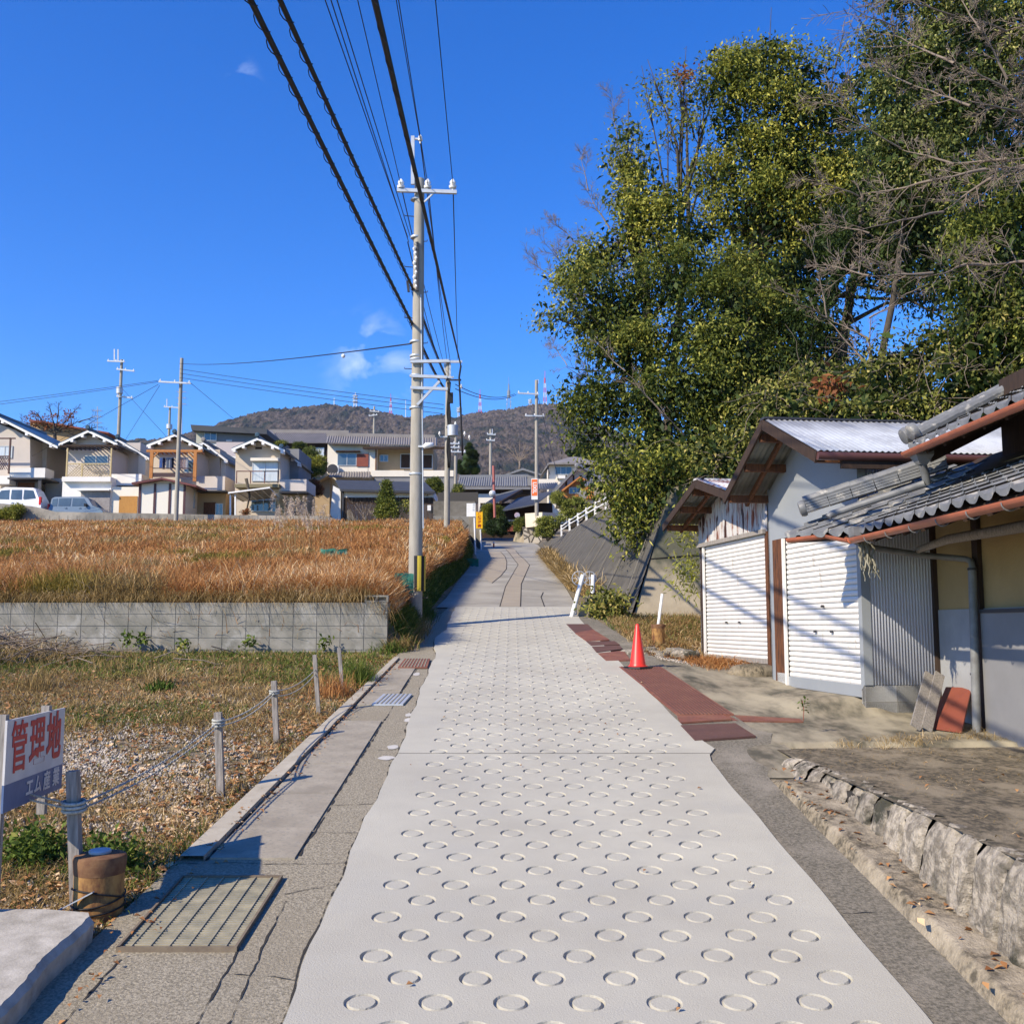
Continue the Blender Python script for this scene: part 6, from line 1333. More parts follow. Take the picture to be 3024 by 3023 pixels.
# dark gabled farmhouse with orange timber
h = empty('house', P(1690, 1460, 98), 'traditional house with grey tiled roofs and an orange timber gable above the clipped pines', 'house'); YK = 98
MB().prism([P(*Z3(1320, 1110), YK-1), P(*Z3(1530, 895), YK-1), P(*Z3(1530, 920), YK-1), P(*Z3(1345, 1120), YK-1)], (0, 6, 0)).build('roof', C['tilefar'], h); MB().wave(P(*Z3(1530, 893), YK-1), P(*Z3(1560, 885), YK+5), P(*Z3(1790, 990), YK+5), P(*Z3(1690, 1000), YK-1), 16, .05, 5, .08).build('roof', C['tilefar'], h)
MB().lathe(P(*Z3(1528, 895), YK-1.1), [(.22, 0), (.25, .06), (.12, .12)], 12, axis=(0, -1, 0)).build('ridge_end_tile', C['tilefar'], h)
poly(h, 'wall', C['plwhite'], [Z3(1365, 1100), Z3(1530, 935), Z3(1660, 1010), Z3(1660, 1200), Z3(1365, 1200)], YK, 5); b = MB()
for x in (1440, 1500, 1560, 1615): a = P(*Z3(x, 960), YK-.05); b.box((a.x-.08, YK-.06, P(*Z3(0, 1150), YK).z), (a.x+.08, YK, P(*Z3(0, 975 if x < 1600 else 1000), YK).z))
b.build('timber_frame', C['darkwood'], h); poly(h, 'timber_gable', C['orangewood'], [Z3(1412, 1085), Z3(1550, 985), Z3(1665, 1045), Z3(1665, 1165), Z3(1440, 1155), Z3(1412, 1130)], YK-1.0, .9); win(h, *Z3(1462, 1072), *Z3(1560, 1125), YK-1.03, 'glass', 3)
MB().prism([P(*Z3(1400, 1095), YK-1.6), P(*Z3(1550, 982), YK-1.6), P(*Z3(1680, 1045), YK-1.6), P(*Z3(1680, 1058), YK-1.6), P(*Z3(1550, 996), YK-1.6), P(*Z3(1410, 1105), YK-1.6)], (0, 1.2, 0)).build('gable_trim', C['orangewood'], h)
MB().wave(P(*Z3(1580, 1030), YK-2), P(*Z3(1720, 985), YK-2), P(*Z3(1720, 1060), YK-4), P(*Z3(1560, 1070), YK-4), 8, .06, 5, .06).build('porch_roof', C['tilefar'], h)
a = P(*Z3(1558, 1100), YK-2.2); c = P(*Z3(1600, 1165), YK-2.2); au = MB().box((a.x, YK-2.2, c.z), (c.x, YK-1.8, a.z)).build('air_conditioner', C['white'], h); MB().lathe(Vector(((a.x+c.x)/2, YK-2.21, (a.z+c.z)/2)), [(.42, 0), (.4, .03), (.1, .04)], 16, axis=(0, -1, 0)).build('fan_grille', C['greywall'], au)
# low dark roofs down by the hedge
h = empty('house', P(1500, 1510, 104), 'dark low farmhouse with sweeping grey tiled roofs behind the clipped hedge', 'house'); YD = 104
def slope4(a, b_, c, d, Ya, Yb_, Yc, Yd, n, name='roof'): MB().wave(P(*Z3(*a), Ya), P(*Z3(*b_), Yb_), P(*Z3(*c), Yc), P(*Z3(*d), Yd), n, .06, 5, .08).build(name, C['tilefar'], h)
slope4((870, 1150), (1070, 1095), (905, 1190), (735, 1240), 108, 108, 103, 103, 18); slope4((1040, 1170), (1340, 1105), (1190, 1215), (905, 1270), 108, 106, 101, 101, 22); slope4((1215, 1045), (1370, 1040), (1330, 1090), (1215, 1090), 114, 114, 110, 110, 10)
MB().bar(P(*Z3(870, 1148), 108), P(*Z3(1075, 1093), 108), .4, .35).build('ridge', C['tilefar'], h); MB().bar(P(*Z3(1075, 1100), 108), P(*Z3(905, 1195), 103), .3, .3).build('barge_board', C['darkwood'], h)
bx(h, 'wall', C['darkwood'], *Z3(740, 1200), *Z3(1330, 1500), 105, 109, 9.5); bx(h, 'entrance_light', C['plwhite'], *Z3(965, 1335), *Z3(1030, 1350), 104.6, 104.9); bx(h, 'door', C['redboard'], *Z3(962, 1370), *Z3(1015, 1430), 104.7, 105)
# background roof far left behind bare tree
h = empty('house', P(200, 1280, 100), 'tan house with a red-edged flat roof half hidden behind the bare tree', 'house'); MB().prism([P(*Z1(235, 798), 98), P(*Z1(330, 805), 98), P(*Z1(885, 900), 98), P(*Z1(885, 912), 98), P(*Z1(330, 818), 98), P(*Z1(235, 812), 98)], (0, 7, 0)).build('roof', C['redboard'], h); poly(h, 'wall', C['tan'], [Z1(245, 815), Z1(820, 905), Z1(820, 1100), Z1(245, 1100)], 99, 5)
# low grey wall at the back of the field
h = empty('field_wall', P(500, 1530, 70), 'long low weathered block wall between the orange field and the houses', 'wall'); b = MB(); tp = [(-700, 1486), (0, 1480+6), (90, 1494), (110, 1497), (165, 1511), (400, 1515), (700, 1521), (960, 1523), (1000, 1535), (1040, 1545)]
for a_, c_ in zip(tp, tp[1:]):
    A_, C_ = P(*a_, 70), P(*c_, 70); b.prism([A_, C_, Vector((C_.x, 70, 8.8)), Vector((A_.x, 70, 8.8))], (0, .3, 0))
b.build('wall_body', mat('weathered_block_wall', (.26, .24, .21), (.15, .14, .12), scale=1.2, rough=.95, c3=(.36, .33, .28), scale3=.6), h)
b = MB(); 
for k in range(60): x = -46+k*.62+random.uniform(-.02, .02); b.box((x, 69.985, 9.2), (x+.02, 69.99, 9.8))
b.build('joints', C['joint'], h)

# ------------------------------------------------------------------ cars
def car(root_name, px0, px1, py_top, py_bot, Y, paint, label, nose_right, kind):
    a = P(px0, py_bot, Y); L = P(px1, py_bot, Y).x-a.x; hgt = P(px0, py_top, Y).z-a.z
    wheelr = .30; z0 = 9.58; hgt = P(px0, py_top, Y).z-z0
    root = empty(root_name, (a.x+L/2, Y, z0), label, 'car')
    prof = {'kei': [(0, .22), (.0, .55), (.03, .62), (.045, .93), (.10, .99), (.62, 1.0), (.70, .93), (.80, .66), (.93, .56), (.985, .45), (1, .22)],
            'wagon': [(0, .2), (0, .52), (.04, .60), (.22, .64), (.36, .93), (.44, 1.0), (.86, .98), (.90, .92), (.975, .64), (1, .5), (.99, .2)]}[kind]
    W2 = 1.55; b = MB(); pts = [(a.x+u*L, z0+v*hgt) for u, v in prof]
    rings = []; n = len(pts)
    for yy, s in ((0, .93), (.08, 1.0), (W2-.08, 1.0), (W2, .93)):
        cx = a.x+L/2; rings.append([Vector((cx+(x-cx)*(.985 if s < 1 else 1), Y+yy+(.16*max(0, (z-z0)/hgt-.55)/.45)*(1 if yy < .5 else -1), z0+(z-z0)*(.985 if s < 1 else 1))) for x, z in pts])
    V = [p for r_ in rings for p in r_]; b.add(V, [tuple(range(n))]+[tuple(range(3*n+n-1, 3*n-1, -1))]+[(i*n+j, i*n+(j+1) % n, (i+1)*n+(j+1) % n, (i+1)*n+j) for i in range(3) for j in range(n)])
    b.build('body', paint, root)
    wins = {'kei': [[(.07, .64), (.075, .90), (.16, .92), (.165, .64)], [(.185, .64), (.185, .92), (.40, .93), (.40, .64)], [(.43, .64), (.43, .93), (.63, .92), (.73, .64)]],
            'wagon': [[(.30, .66), (.40, .90), (.52, .92), (.52, .66)], [(.55, .66), (.55, .92), (.70, .92), (.70, .66)], [(.73, .66), (.73, .92), (.86, .90), (.90, .70)]]}[kind]
    for q in wins: MB().prism([Vector((a.x+u*L, Y+.03+.16*max(0, (v-.55))/.45-.005*0, z0+v*hgt)) for u, v in q], (0, .03, 0)).build('window', C['glass'], root)
    for s in root.children:
        if s.name.startswith('window'): s.location.y -= .045
    for u in (.17, .80):
        c = Vector((a.x+u*L, Y-.02, z0+wheelr)); wh = MB().lathe(c+Vector((0, .18, 0)), [(wheelr, 0), (wheelr, .2), (wheelr*.65, .21)], 20, axis=(0, -1, 0)).build('wheel', C['black'], root, smooth='auto'); MB().lathe(c-Vector((0, .02, 0)), [(wheelr*.6, 0), (wheelr*.55, .02), (.03, .03)], 14, axis=(0, -1, 0)).build('rim', C['galv'], wh)
    rl = mat('tail_light', (.55, .02, .02), rough=.3); MB().box((a.x-.01 if nose_right else a.x+L-.2, Y-.01, z0+.50*hgt), (a.x+.08 if nose_right else a.x+L-.06, Y+.2, z0+.72*hgt)).build('tail_light', rl, root)
    b = MB()
    for u in (.30, .55): b.box((a.x+u*L, Y-.03, z0+.56*hgt), (a.x+u*L+.16, Y, z0+.585*hgt))
    b.build('door_handle', paint, root)
    if kind == 'kei': MB().box((a.x+.66*L, Y-.16, z0+.62*hgt), (a.x+.70*L, Y-.02, z0+.72*hgt)).build('mirror', C['black'], root)
car('parked_car', *[Z1(385, 0)[0], Z1(845, 0)[0]], Z1(0, 1420)[1], 1511, 73.5, mat('car_paint_grey_blue', (.16, .21, .27), (.15, .20, .26), rough=.3, coat=.6), 'small grey-blue hatchback parked behind the field wall, facing right', True, 'kei')
car('parked_car', Z1(-230, 0)[0], Z1(335, 0)[0], Z1(0, 1343)[1], 1505, 73.0, mat('car_paint_white', (.75, .75, .75), (.72, .72, .72), rough=.3, coat=.6), 'white estate car at the far left behind the field wall, rear towards the middle', False, 'wagon')

# ------------------------------------------------------------------ mountain and masts
ridge_px = [(-900, 1385), (-200, 1350), (200, 1330), (362, 1312), (399, 1297), (453, 1299), (562, 1281), (669, 1256), (740, 1226), (817, 1208), (880, 1204), (962, 1197), (1071, 1202), (1130, 1214), (1198, 1231), (1248, 1233), (1313, 1224), (1353, 1231), (1422, 1217), (1458, 1213), (1512, 1209), (1585, 1196), (1621, 1191), (1657, 1196), (1730, 1245), (1900, 1300), (2300, 1290), (3000, 1330), (3900, 1380)]
YM = 2400.0
rx = np.array([P(x, y, YM).x for x, y in ridge_px]); rz = np.array([P(x, y, YM).z for x, y in ridge_px])
gx = np.concatenate([np.linspace(-1900, -950, 60)[:-1], np.linspace(-950, 300, 620), np.linspace(300, 1900, 60)[1:]]); gy = np.linspace(900, 2450, 210)
X, Y = np.meshgrid(gx, gy); top = np.interp(X, rx, rz); t = np.clip((Y-900)/(YM-900), 0, 1)
Zv = 40+(top-40)*(t**1.15)
Zv = np.where(Y > YM, top-(Y-YM)*.8, Zv)
Zv += vnoise(X/230+Y/900, Y/420, 3, 4)*190*np.clip(1-t, 0, 1)**.7*np.clip(t*3, 0, 1)+vnoise(X/90+Y/200, Y/150, 5, 3)*60*np.clip(1-t, .12, 1)*np.clip(t*3, 0, 1)
Zv += vnoise(X/7, Y/13, 8, 3, .6)*17
V = np.stack([X, Y, Zv], -1).reshape(-1, 3); i = np.arange(X.size).reshape(X.shape); Q = np.stack([i[:-1, :-1], i[:-1, 1:], i[1:, 1:], i[1:, :-1]], -1).reshape(-1, 4)
mm_ = mat('winter_woodland_hill', (.055, .045, .038), (.15, .12, .10), scale=.06, rough=1, spec=.05, c3=(.024, .034, .03), scale3=.013, lo=.4, hi=.6, lo3=.50, hi3=.60, bump=1, bscale=.16, bdist=10, stretch=(1.3, .55, 1))
np_mesh('hill', V, Q, mm_, kind='structure', smooth=False)
def mast(px, by, ty, wpx, label, style):
    Y = YM-6; base = P(px, by, Y); top = P(px, ty, Y); w_ = wpx/F*Y; root = empty('radio_mast', base-UP*8, label, 'radio mast', 'radio masts on the ridge')
    Hh = top.z-base.z; redm = C['mred']; whm = C['mwhite']; gr = C['mgrey']
    def seg(z0, z1, w0, w1, m, name):
        b = MB(); c = base
        for sx in (-1, 1):
            for sy in (-1, 1): b.bar(c+Vector((sx*w0/2, sy*w0/2, z0)), c+Vector((sx*w1/2, sy*w1/2, z1)), max(.5, w_*.11), max(.5, w_*.11), up=(0, 1, 0))
        n = max(2, int((z1-z0)/(w0*1.1+1)))
        for k in range(n):
            za = z0+(z1-z0)*k/n; zb_ = z0+(z1-z0)*(k+1)/n; wa = w0+(w1-w0)*k/n; wb = w0+(w1-w0)*(k+1)/n
            b.bar(c+Vector((-wa/2, -wa/2, za)), c+Vector((wb/2, -wb/2, zb_)), .45, .45); b.bar(c+Vector((wa/2, -wa/2, za)), c+Vector((-wb/2, -wb/2, zb_)), .45, .45); b.bar(c+Vector((-wa/2, -wa/2, za)), c+Vector((wa/2, -wa/2, za)), .4, .4)
        b.build(name, m, root)
    if style == 'rw':
        n = 5; z = -8
        for k in range(n):
            z1 = -8+(Hh*.62+8)*(k+1)/n; f0 = 1-.6*k/n; f1 = 1-.6*(k+1)/n; seg(z, z1, w_*f0, w_*f1, redm if k % 2 else whm, 'red_band' if k % 2 else 'white_band'); z = z1
        MB().tube([base+UP*z, base+UP*(z+Hh*.16)], w_*.22, 8).build('antenna_drum', redm, root); MB().tube([base+UP*(z+Hh*.16), top], w_*.07, 6).build('spike', redm, root)
    elif style == 'grey':
        seg(-8, Hh*.35, w_, w_*.6, gr, 'lattice_base'); MB().tube([base+UP*Hh*.35, base+UP*Hh*.58], w_*.36, 10).build('antenna_drum', gr, root); MB().tube([base+UP*Hh*.58, base+UP*Hh*.78], w_*.15, 8).build('mast_tube', gr, root); MB().tube([base+UP*Hh*.78, top], w_*.05, 6).build('spike', gr, root)
        b = MB(); 
        for k in range(5): b.lathe(base+Vector((w_*.4*(-1)**k, -1, Hh*(.08+.07*k))), [(1.6, 0), (1.6, .4)], 8, axis=(0, -1, 0))
        b.build('dishes', whm, root)
    elif style == 'platform':
        seg(-8, Hh*.75, w_*.7, w_*.5, whm, 'lattice_base'); b = MB()
        for z in (.40, .58, .76): b.lathe(base+UP*Hh*z, [(w_*.5, 0), (w_*.62, .6), (w_*.62, 1.6), (w_*.5, 2)], 10)
        b.build('platforms', whm, root); MB().tube([base+UP*Hh*.76, top], w_*.08, 6).build('spike', whm, root)
    else:
        MB().tube([base-UP*8, top], w_*.5, 6, r1=w_*.25).build('mast_tube', whm, root)
C['mred'] = mat('mast_red', (.55, .05, .06), rough=.6); C['mwhite'] = mat('mast_white', (.62, .64, .68), rough=.6); C['mgrey'] = mat('mast_grey', (.20, .23, .26), rough=.6)
mast(*Z2(1068, 0)[:1], Z2(0, 405)[1], Z2(0, 345)[1], 4, 'smallest dark lattice mast at the left of the ridge', 'pole')
mast(Z2(1240, 0)[0], Z2(0, 432)[1], Z2(0, 300)[1], 14, 'white radio mast with round platforms on the left part of the ridge', 'platform')
mast(Z2(1528, 0)[0], Z2(0, 475)[1], Z2(0, 310)[1], 9, 'red and white lattice mast left of the tallest pole', 'rw')
mast(Z2(1651, 0)[0], Z2(0, 498)[1], Z2(0, 360)[1], 3, 'slim white mast just left of the tallest pole', 'pole')
mast(Z3(570, 0)[0], Z3(0, 490)[1], Z3(0, 415)[1], 14, 'dark stubby platform mast behind the hanging black cable', 'platform')
mast(Z3(738, 0)[0], Z3(0, 475)[1], Z3(0, 275)[1], 11, 'red and white mast in the middle of the ridge', 'rw')
mast(Z3(972, 0)[0], Z3(0, 435)[1], Z3(0, 175)[1], 14, 'tall grey mast with a drum top, left of the slim silver pole', 'grey')
mast(Z3(1147, 0)[0], Z3(0, 415)[1], Z3(0, 350)[1], 10, 'short pale platform mast left of the slim silver pole top', 'platform')
mast(Z3(1267, 0)[0], Z3(0, 388)[1], Z3(0, 125)[1], 11, 'tallest red and white mast on the ridge, right of the slim silver pole', 'rw')

# ------------------------------------------------------------------ vegetation
def norm_(a): return a/np.maximum(np.linalg.norm(a, axis=-1, keepdims=True), 1e-9)
def leaves(name, cen, out, n, spread, ln, wd, m, parent=None, droop=.5, kind=None, upb=.6):
    """cen (k,3) cluster centres, out (k,3) outward directions; n leaves each"""
    k = len(cen); N = k*n
    c = np.repeat(cen, n, 0)+rng.normal(0, 1, (N, 3))*spread*np.array([1, 1, .75])
    d = norm_(np.repeat(out, n, 0)*.6+rng.normal(0, .7, (N, 3))+np.array([0, 0, -droop]))
    up = norm_(rng.normal(0, .6, (N, 3))+np.array([0, 0, upb])+np.repeat(out, n, 0)*.5)
    s = norm_(np.cross(d, up)); nn = np.cross(s, d)
    L = ln*rng.uniform(.45, 1.5, (N, 1)); W_ = wd*rng.uniform(.7, 1.2, (N, 1))
    a = c; b_ = c+d*L*.5+s*W_*.5+nn*W_*.18; t = c+d*L-nn*L*.12; e = c+d*L*.5-s*W_*.5+nn*W_*.18
    V = np.stack([a, b_, t, e], 1).reshape(-1, 3); Q = np.arange(N*4).reshape(-1, 4)
    return np_mesh(name, V, Q, m, parent, kind)
def shell(c, r, dens, face=(-.5, -.85, .1), back=.35, flat=1., inner=.62, clumps=True):
    """points spread over clumps that sit on the outer part of an ellipsoid"""
    c = np.array(c); r = np.array([r, r, r*flat]) if np.isscalar(r) else np.array(r)
    n = int(4*math.pi*r[0]*r[2]*dens)
    if not clumps or r[0] < .7:
        d = norm_(rng.normal(0, 1, (n, 3))); rad = rng.uniform(inner, 1.0, (n, 1))**.7
        bump = 1+.28*np.sin(d[:, :1]*7+c[0])*np.sin(d[:, 1:2]*6+c[1]*2)
        p = c+d*rad*bump*r
    else:
        K = max(7, int(13*(r[0]/1.6)**1.2)); q = norm_(rng.normal(0, 1, (K, 3))+np.array([0, 0, .15])); cc = c+q*r*rng.uniform(.55, .98, (K, 1)); sr = r*rng.uniform(.22, .46, (K, 1))*(1.6/max(r[0], 1.6))**.4
        wgt = sr[:, 0]**2; j = rng.choice(K, n, p=wgt/wgt.sum()); d = norm_(rng.normal(0, 1, (n, 3))+q[j]*.7+np.array([0, 0, .35])); p = cc[j]+d*sr[j]*rng.uniform(.65, 1.05, (n, 1))*np.array([1, 1, .8]); d = norm_(d+q[j]*.4)
    keep = (norm_(p-c) @ np.array(face) > -.2) | (rng.random(n) < back)
    return p[keep], d[keep]
def limb_tree(root, base, lobes, r0, m='bark', fork=.35, name='trunk'):
    """trunk and limbs reaching each crown lobe"""
    base = Vector(base); top = sum((Vector(l[0]) for l in lobes), Vector())/len(lobes); top.z = max(l[0][2] for l in lobes)*.75+min(l[0][2] for l in lobes)*.25
    f = base.lerp(top, fork); pts = [base-UP*.3, base.lerp(f, .5)+Vector((random.uniform(-.2, .2), random.uniform(-.2, .2), 0)), f, f.lerp(top, .5)+Vector((random.uniform(-.3, .3), 0, 0)), top]
    b = MB(); b.tube(pts, [r0, r0*.85, r0*.7, r0*.4, r0*.12], 9)
    for c, r in lobes:
        c = Vector(c); t = random.uniform(.2, .8); s = f.lerp(top, t) if c.z > f.z else base.lerp(f, .8)
        mid = s.lerp(c, .5)+Vector((random.uniform(-.3, .3), random.uniform(-.3, .3), random.uniform(-.1, .4)))
        b.tube([s, mid, c, c+(c-mid)*.5], [r0*.32, r0*.2, min(r0*.1, r*.03), .01], 6)
        for k in range(5):
            e = c+Vector((random.uniform(-1, 1), random.uniform(-1, .4), random.uniform(-.4, 1)))*r*.9; b.tube([mid.lerp(c, .7), c.lerp(e, .5)+Vector((0, 0, .1)), e], [min(.05, r*.022), min(.03, r*.014), .005], 5)
    b.build(name, C[m], root, smooth=True)
def leafy_tree(label, lobes_px, Y, base, m, ln=.135, wd=.065, dens=4.6, n=40, spread=.27, r0=.28, cat='tree', group=None, name='evergreen_tree', back=.3, droop=.6, inner=.5, fill=True, mfill='leafD'):
    lobes = []
    for (x, y, r, *o) in lobes_px:
        yy = Y+(o[0] if o else 0); c = PD(x, y, yy); lobes.append((tuple(c), r*1.5652*yy/F))
    root = empty(name, base, label, cat, group); limb_tree(root, base, lobes, r0)
    cs, ds = [], []
    for c, r in lobes:
        p, d = shell(c, r, dens, back=back, flat=.95, inner=inner); cs.append(p); ds.append(d)
    cs = np.concatenate(cs); ds = np.concatenate(ds)
    leaves('crown', cs, ds, n, spread, ln, wd, C[m], root, droop)
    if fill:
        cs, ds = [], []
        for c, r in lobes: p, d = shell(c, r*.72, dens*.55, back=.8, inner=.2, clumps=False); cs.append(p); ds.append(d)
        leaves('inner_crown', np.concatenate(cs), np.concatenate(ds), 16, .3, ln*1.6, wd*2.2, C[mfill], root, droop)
    return root
def hz(x, y): return float(H(np.array([x]), np.array([y]))[0])
# trees, from the back to the front
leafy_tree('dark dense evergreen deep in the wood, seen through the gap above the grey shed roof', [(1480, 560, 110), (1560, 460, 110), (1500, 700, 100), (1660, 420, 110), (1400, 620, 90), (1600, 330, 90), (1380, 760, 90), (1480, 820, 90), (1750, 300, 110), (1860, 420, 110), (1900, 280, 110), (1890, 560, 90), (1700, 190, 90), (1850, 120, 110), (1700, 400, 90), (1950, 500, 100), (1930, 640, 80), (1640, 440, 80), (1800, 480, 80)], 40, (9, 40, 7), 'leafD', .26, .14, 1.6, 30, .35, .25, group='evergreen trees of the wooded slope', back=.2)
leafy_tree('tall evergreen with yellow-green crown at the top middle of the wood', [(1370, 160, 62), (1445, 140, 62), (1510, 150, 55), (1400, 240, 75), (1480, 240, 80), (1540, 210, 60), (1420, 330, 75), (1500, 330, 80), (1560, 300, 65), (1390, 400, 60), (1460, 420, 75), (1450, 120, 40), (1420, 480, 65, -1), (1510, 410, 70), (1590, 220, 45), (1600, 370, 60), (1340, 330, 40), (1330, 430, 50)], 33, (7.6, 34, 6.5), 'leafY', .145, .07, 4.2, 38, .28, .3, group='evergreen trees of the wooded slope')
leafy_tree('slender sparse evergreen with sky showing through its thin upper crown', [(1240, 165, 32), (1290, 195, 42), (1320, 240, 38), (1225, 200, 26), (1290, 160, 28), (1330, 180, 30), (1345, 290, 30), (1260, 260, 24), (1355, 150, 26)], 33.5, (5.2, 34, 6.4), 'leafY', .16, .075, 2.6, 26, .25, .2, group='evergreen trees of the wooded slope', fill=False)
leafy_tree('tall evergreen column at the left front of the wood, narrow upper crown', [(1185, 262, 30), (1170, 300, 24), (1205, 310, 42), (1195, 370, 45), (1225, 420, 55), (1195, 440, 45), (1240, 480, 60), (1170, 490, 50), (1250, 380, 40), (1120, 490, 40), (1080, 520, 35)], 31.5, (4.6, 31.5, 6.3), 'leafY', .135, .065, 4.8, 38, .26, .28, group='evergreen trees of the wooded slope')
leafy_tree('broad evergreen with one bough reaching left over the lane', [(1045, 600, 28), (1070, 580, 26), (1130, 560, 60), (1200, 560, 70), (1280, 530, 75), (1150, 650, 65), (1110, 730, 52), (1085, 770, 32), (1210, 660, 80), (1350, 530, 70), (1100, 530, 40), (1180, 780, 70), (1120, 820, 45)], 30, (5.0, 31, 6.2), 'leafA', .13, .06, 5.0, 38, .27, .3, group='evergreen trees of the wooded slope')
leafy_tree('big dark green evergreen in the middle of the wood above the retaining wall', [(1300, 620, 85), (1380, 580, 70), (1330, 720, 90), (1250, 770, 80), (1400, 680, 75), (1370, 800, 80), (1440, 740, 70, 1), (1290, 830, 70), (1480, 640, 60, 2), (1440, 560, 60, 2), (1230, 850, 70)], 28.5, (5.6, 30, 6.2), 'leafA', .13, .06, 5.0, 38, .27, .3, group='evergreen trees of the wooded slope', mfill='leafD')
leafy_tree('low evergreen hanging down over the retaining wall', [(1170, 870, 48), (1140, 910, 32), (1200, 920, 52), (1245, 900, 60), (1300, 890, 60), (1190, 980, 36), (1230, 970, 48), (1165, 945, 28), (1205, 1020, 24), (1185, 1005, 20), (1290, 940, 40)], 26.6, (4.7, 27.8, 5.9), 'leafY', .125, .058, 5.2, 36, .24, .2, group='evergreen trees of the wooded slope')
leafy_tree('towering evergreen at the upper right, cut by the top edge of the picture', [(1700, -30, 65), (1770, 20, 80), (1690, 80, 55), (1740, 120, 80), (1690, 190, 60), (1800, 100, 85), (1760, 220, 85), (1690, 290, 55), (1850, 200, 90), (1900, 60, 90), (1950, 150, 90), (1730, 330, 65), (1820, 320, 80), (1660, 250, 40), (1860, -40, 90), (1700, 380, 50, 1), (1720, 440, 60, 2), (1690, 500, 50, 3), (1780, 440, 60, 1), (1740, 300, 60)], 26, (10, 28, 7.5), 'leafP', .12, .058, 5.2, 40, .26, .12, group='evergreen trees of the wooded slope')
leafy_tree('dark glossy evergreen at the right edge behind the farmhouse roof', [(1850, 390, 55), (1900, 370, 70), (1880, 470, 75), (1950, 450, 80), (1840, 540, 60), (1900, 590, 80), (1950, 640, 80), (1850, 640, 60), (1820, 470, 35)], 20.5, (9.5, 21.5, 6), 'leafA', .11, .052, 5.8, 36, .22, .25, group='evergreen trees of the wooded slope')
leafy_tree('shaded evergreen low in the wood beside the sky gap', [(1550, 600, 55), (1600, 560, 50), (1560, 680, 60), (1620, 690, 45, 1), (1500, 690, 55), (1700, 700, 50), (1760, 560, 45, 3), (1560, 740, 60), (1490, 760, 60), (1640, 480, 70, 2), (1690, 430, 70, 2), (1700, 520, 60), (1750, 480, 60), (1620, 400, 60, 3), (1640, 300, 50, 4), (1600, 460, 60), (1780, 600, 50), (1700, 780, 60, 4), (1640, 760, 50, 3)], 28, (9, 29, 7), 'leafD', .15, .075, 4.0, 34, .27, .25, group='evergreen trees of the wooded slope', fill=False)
# vine covered bank behind the sheds
cs, ds = [], []
vb = empty('vine_bank', (8, 20, 5), 'tangled vine-covered shrubs on the bank right behind the shed roofs', 'shrubs')
for (x, y, r, Yk) in ((1480, 780, 60, 23), (1560, 790, 60, 22), (1650, 760, 70, 21.5), (1740, 760, 75, 21), (1830, 740, 80, 20.5), (1920, 720, 80, 20), (1700, 690, 60, 22), (1790, 660, 65, 21.5), (1880, 660, 70, 20.5), (1640, 720, 50, 22), (1420, 850, 55, 23.5), (1370, 890, 45, 24), (1340, 850, 45, 24.3), (1540, 740, 45, 23.5), (1580, 720, 45, 23.8), (1690, 790, 60, 21), (1600, 830, 60, 22), (1500, 840, 60, 23), (1950, 800, 80, 19), (1310, 930, 22, 22.8), (1420, 790, 50, 24)):
    c = PD(x, y, Yk); p, d = shell(tuple(c), r*1.5652*Yk/F, 6.5, back=.15, flat=.9, inner=.6); cs.append(p); ds.append(d)
cs = np.concatenate(cs); ds = np.concatenate(ds)
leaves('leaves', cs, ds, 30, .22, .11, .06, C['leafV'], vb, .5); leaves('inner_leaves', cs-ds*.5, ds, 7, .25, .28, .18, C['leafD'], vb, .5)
b = MB(); random.seed(77)
for k in range(260):
    j = random.randrange(len(cs)); a = Vector(cs[j]); pts = [a]; dr = Vector((random.uniform(-1, 1), random.uniform(-1, .1), random.uniform(-1.2, .8))).normalized()
    for i in range(6): dr = (dr+Vector((random.uniform(-.5, .5), random.uniform(-.4, .3), random.uniform(-.6, .4)))).normalized(); pts.append(pts[-1]+dr*random.uniform(.1, .3))
    b.tube(pts, [.010, .009, .008, .007, .006, .005, .003], 4)
b.build('vines', C['twig'], vb)
def leafclump(px, py, Y, r, n, m, label, ln=.3, wd=.13, name='shrub', cat='shrub', w=1.0):
    c = np.array([tuple(P(px+random.uniform(-r, r), py+random.uniform(-r*w, r*w), Y+random.uniform(-.3, .3))) for _ in range(n)]); o = leaves(name, c, np.tile([-.4, -.8, .1], (n, 1)), 12, .16, ln, wd, C[m], None, .4); tag(o, label, cat); return o
leafclump(2465, 1145, 21.5, 26, 9, 'leafR', 'cluster of large russet dead leaves in the bank above the grey shed roof', .2, .1)
leafclump(1292*1.5652, 222, 32.6, 15, 9, 'leafR', 'small dark red leaf cluster high in the sparse treetop', .14, .08)
for o_ in (bpy.data.objects[-1:],): pass
# bushes around the far shed
leafclump(2030, 1640, 20.4, 22, 60, 'leafY', 'yellowish bamboo-grass bush growing between the pale retaining wall and the far shed', .14, .03, w=5)
leafclump(1795, 1790, 23.2, 48, 90, 'leafV', 'weedy yellow-green bush behind the white handrail posts', .12, .06, w=.8)

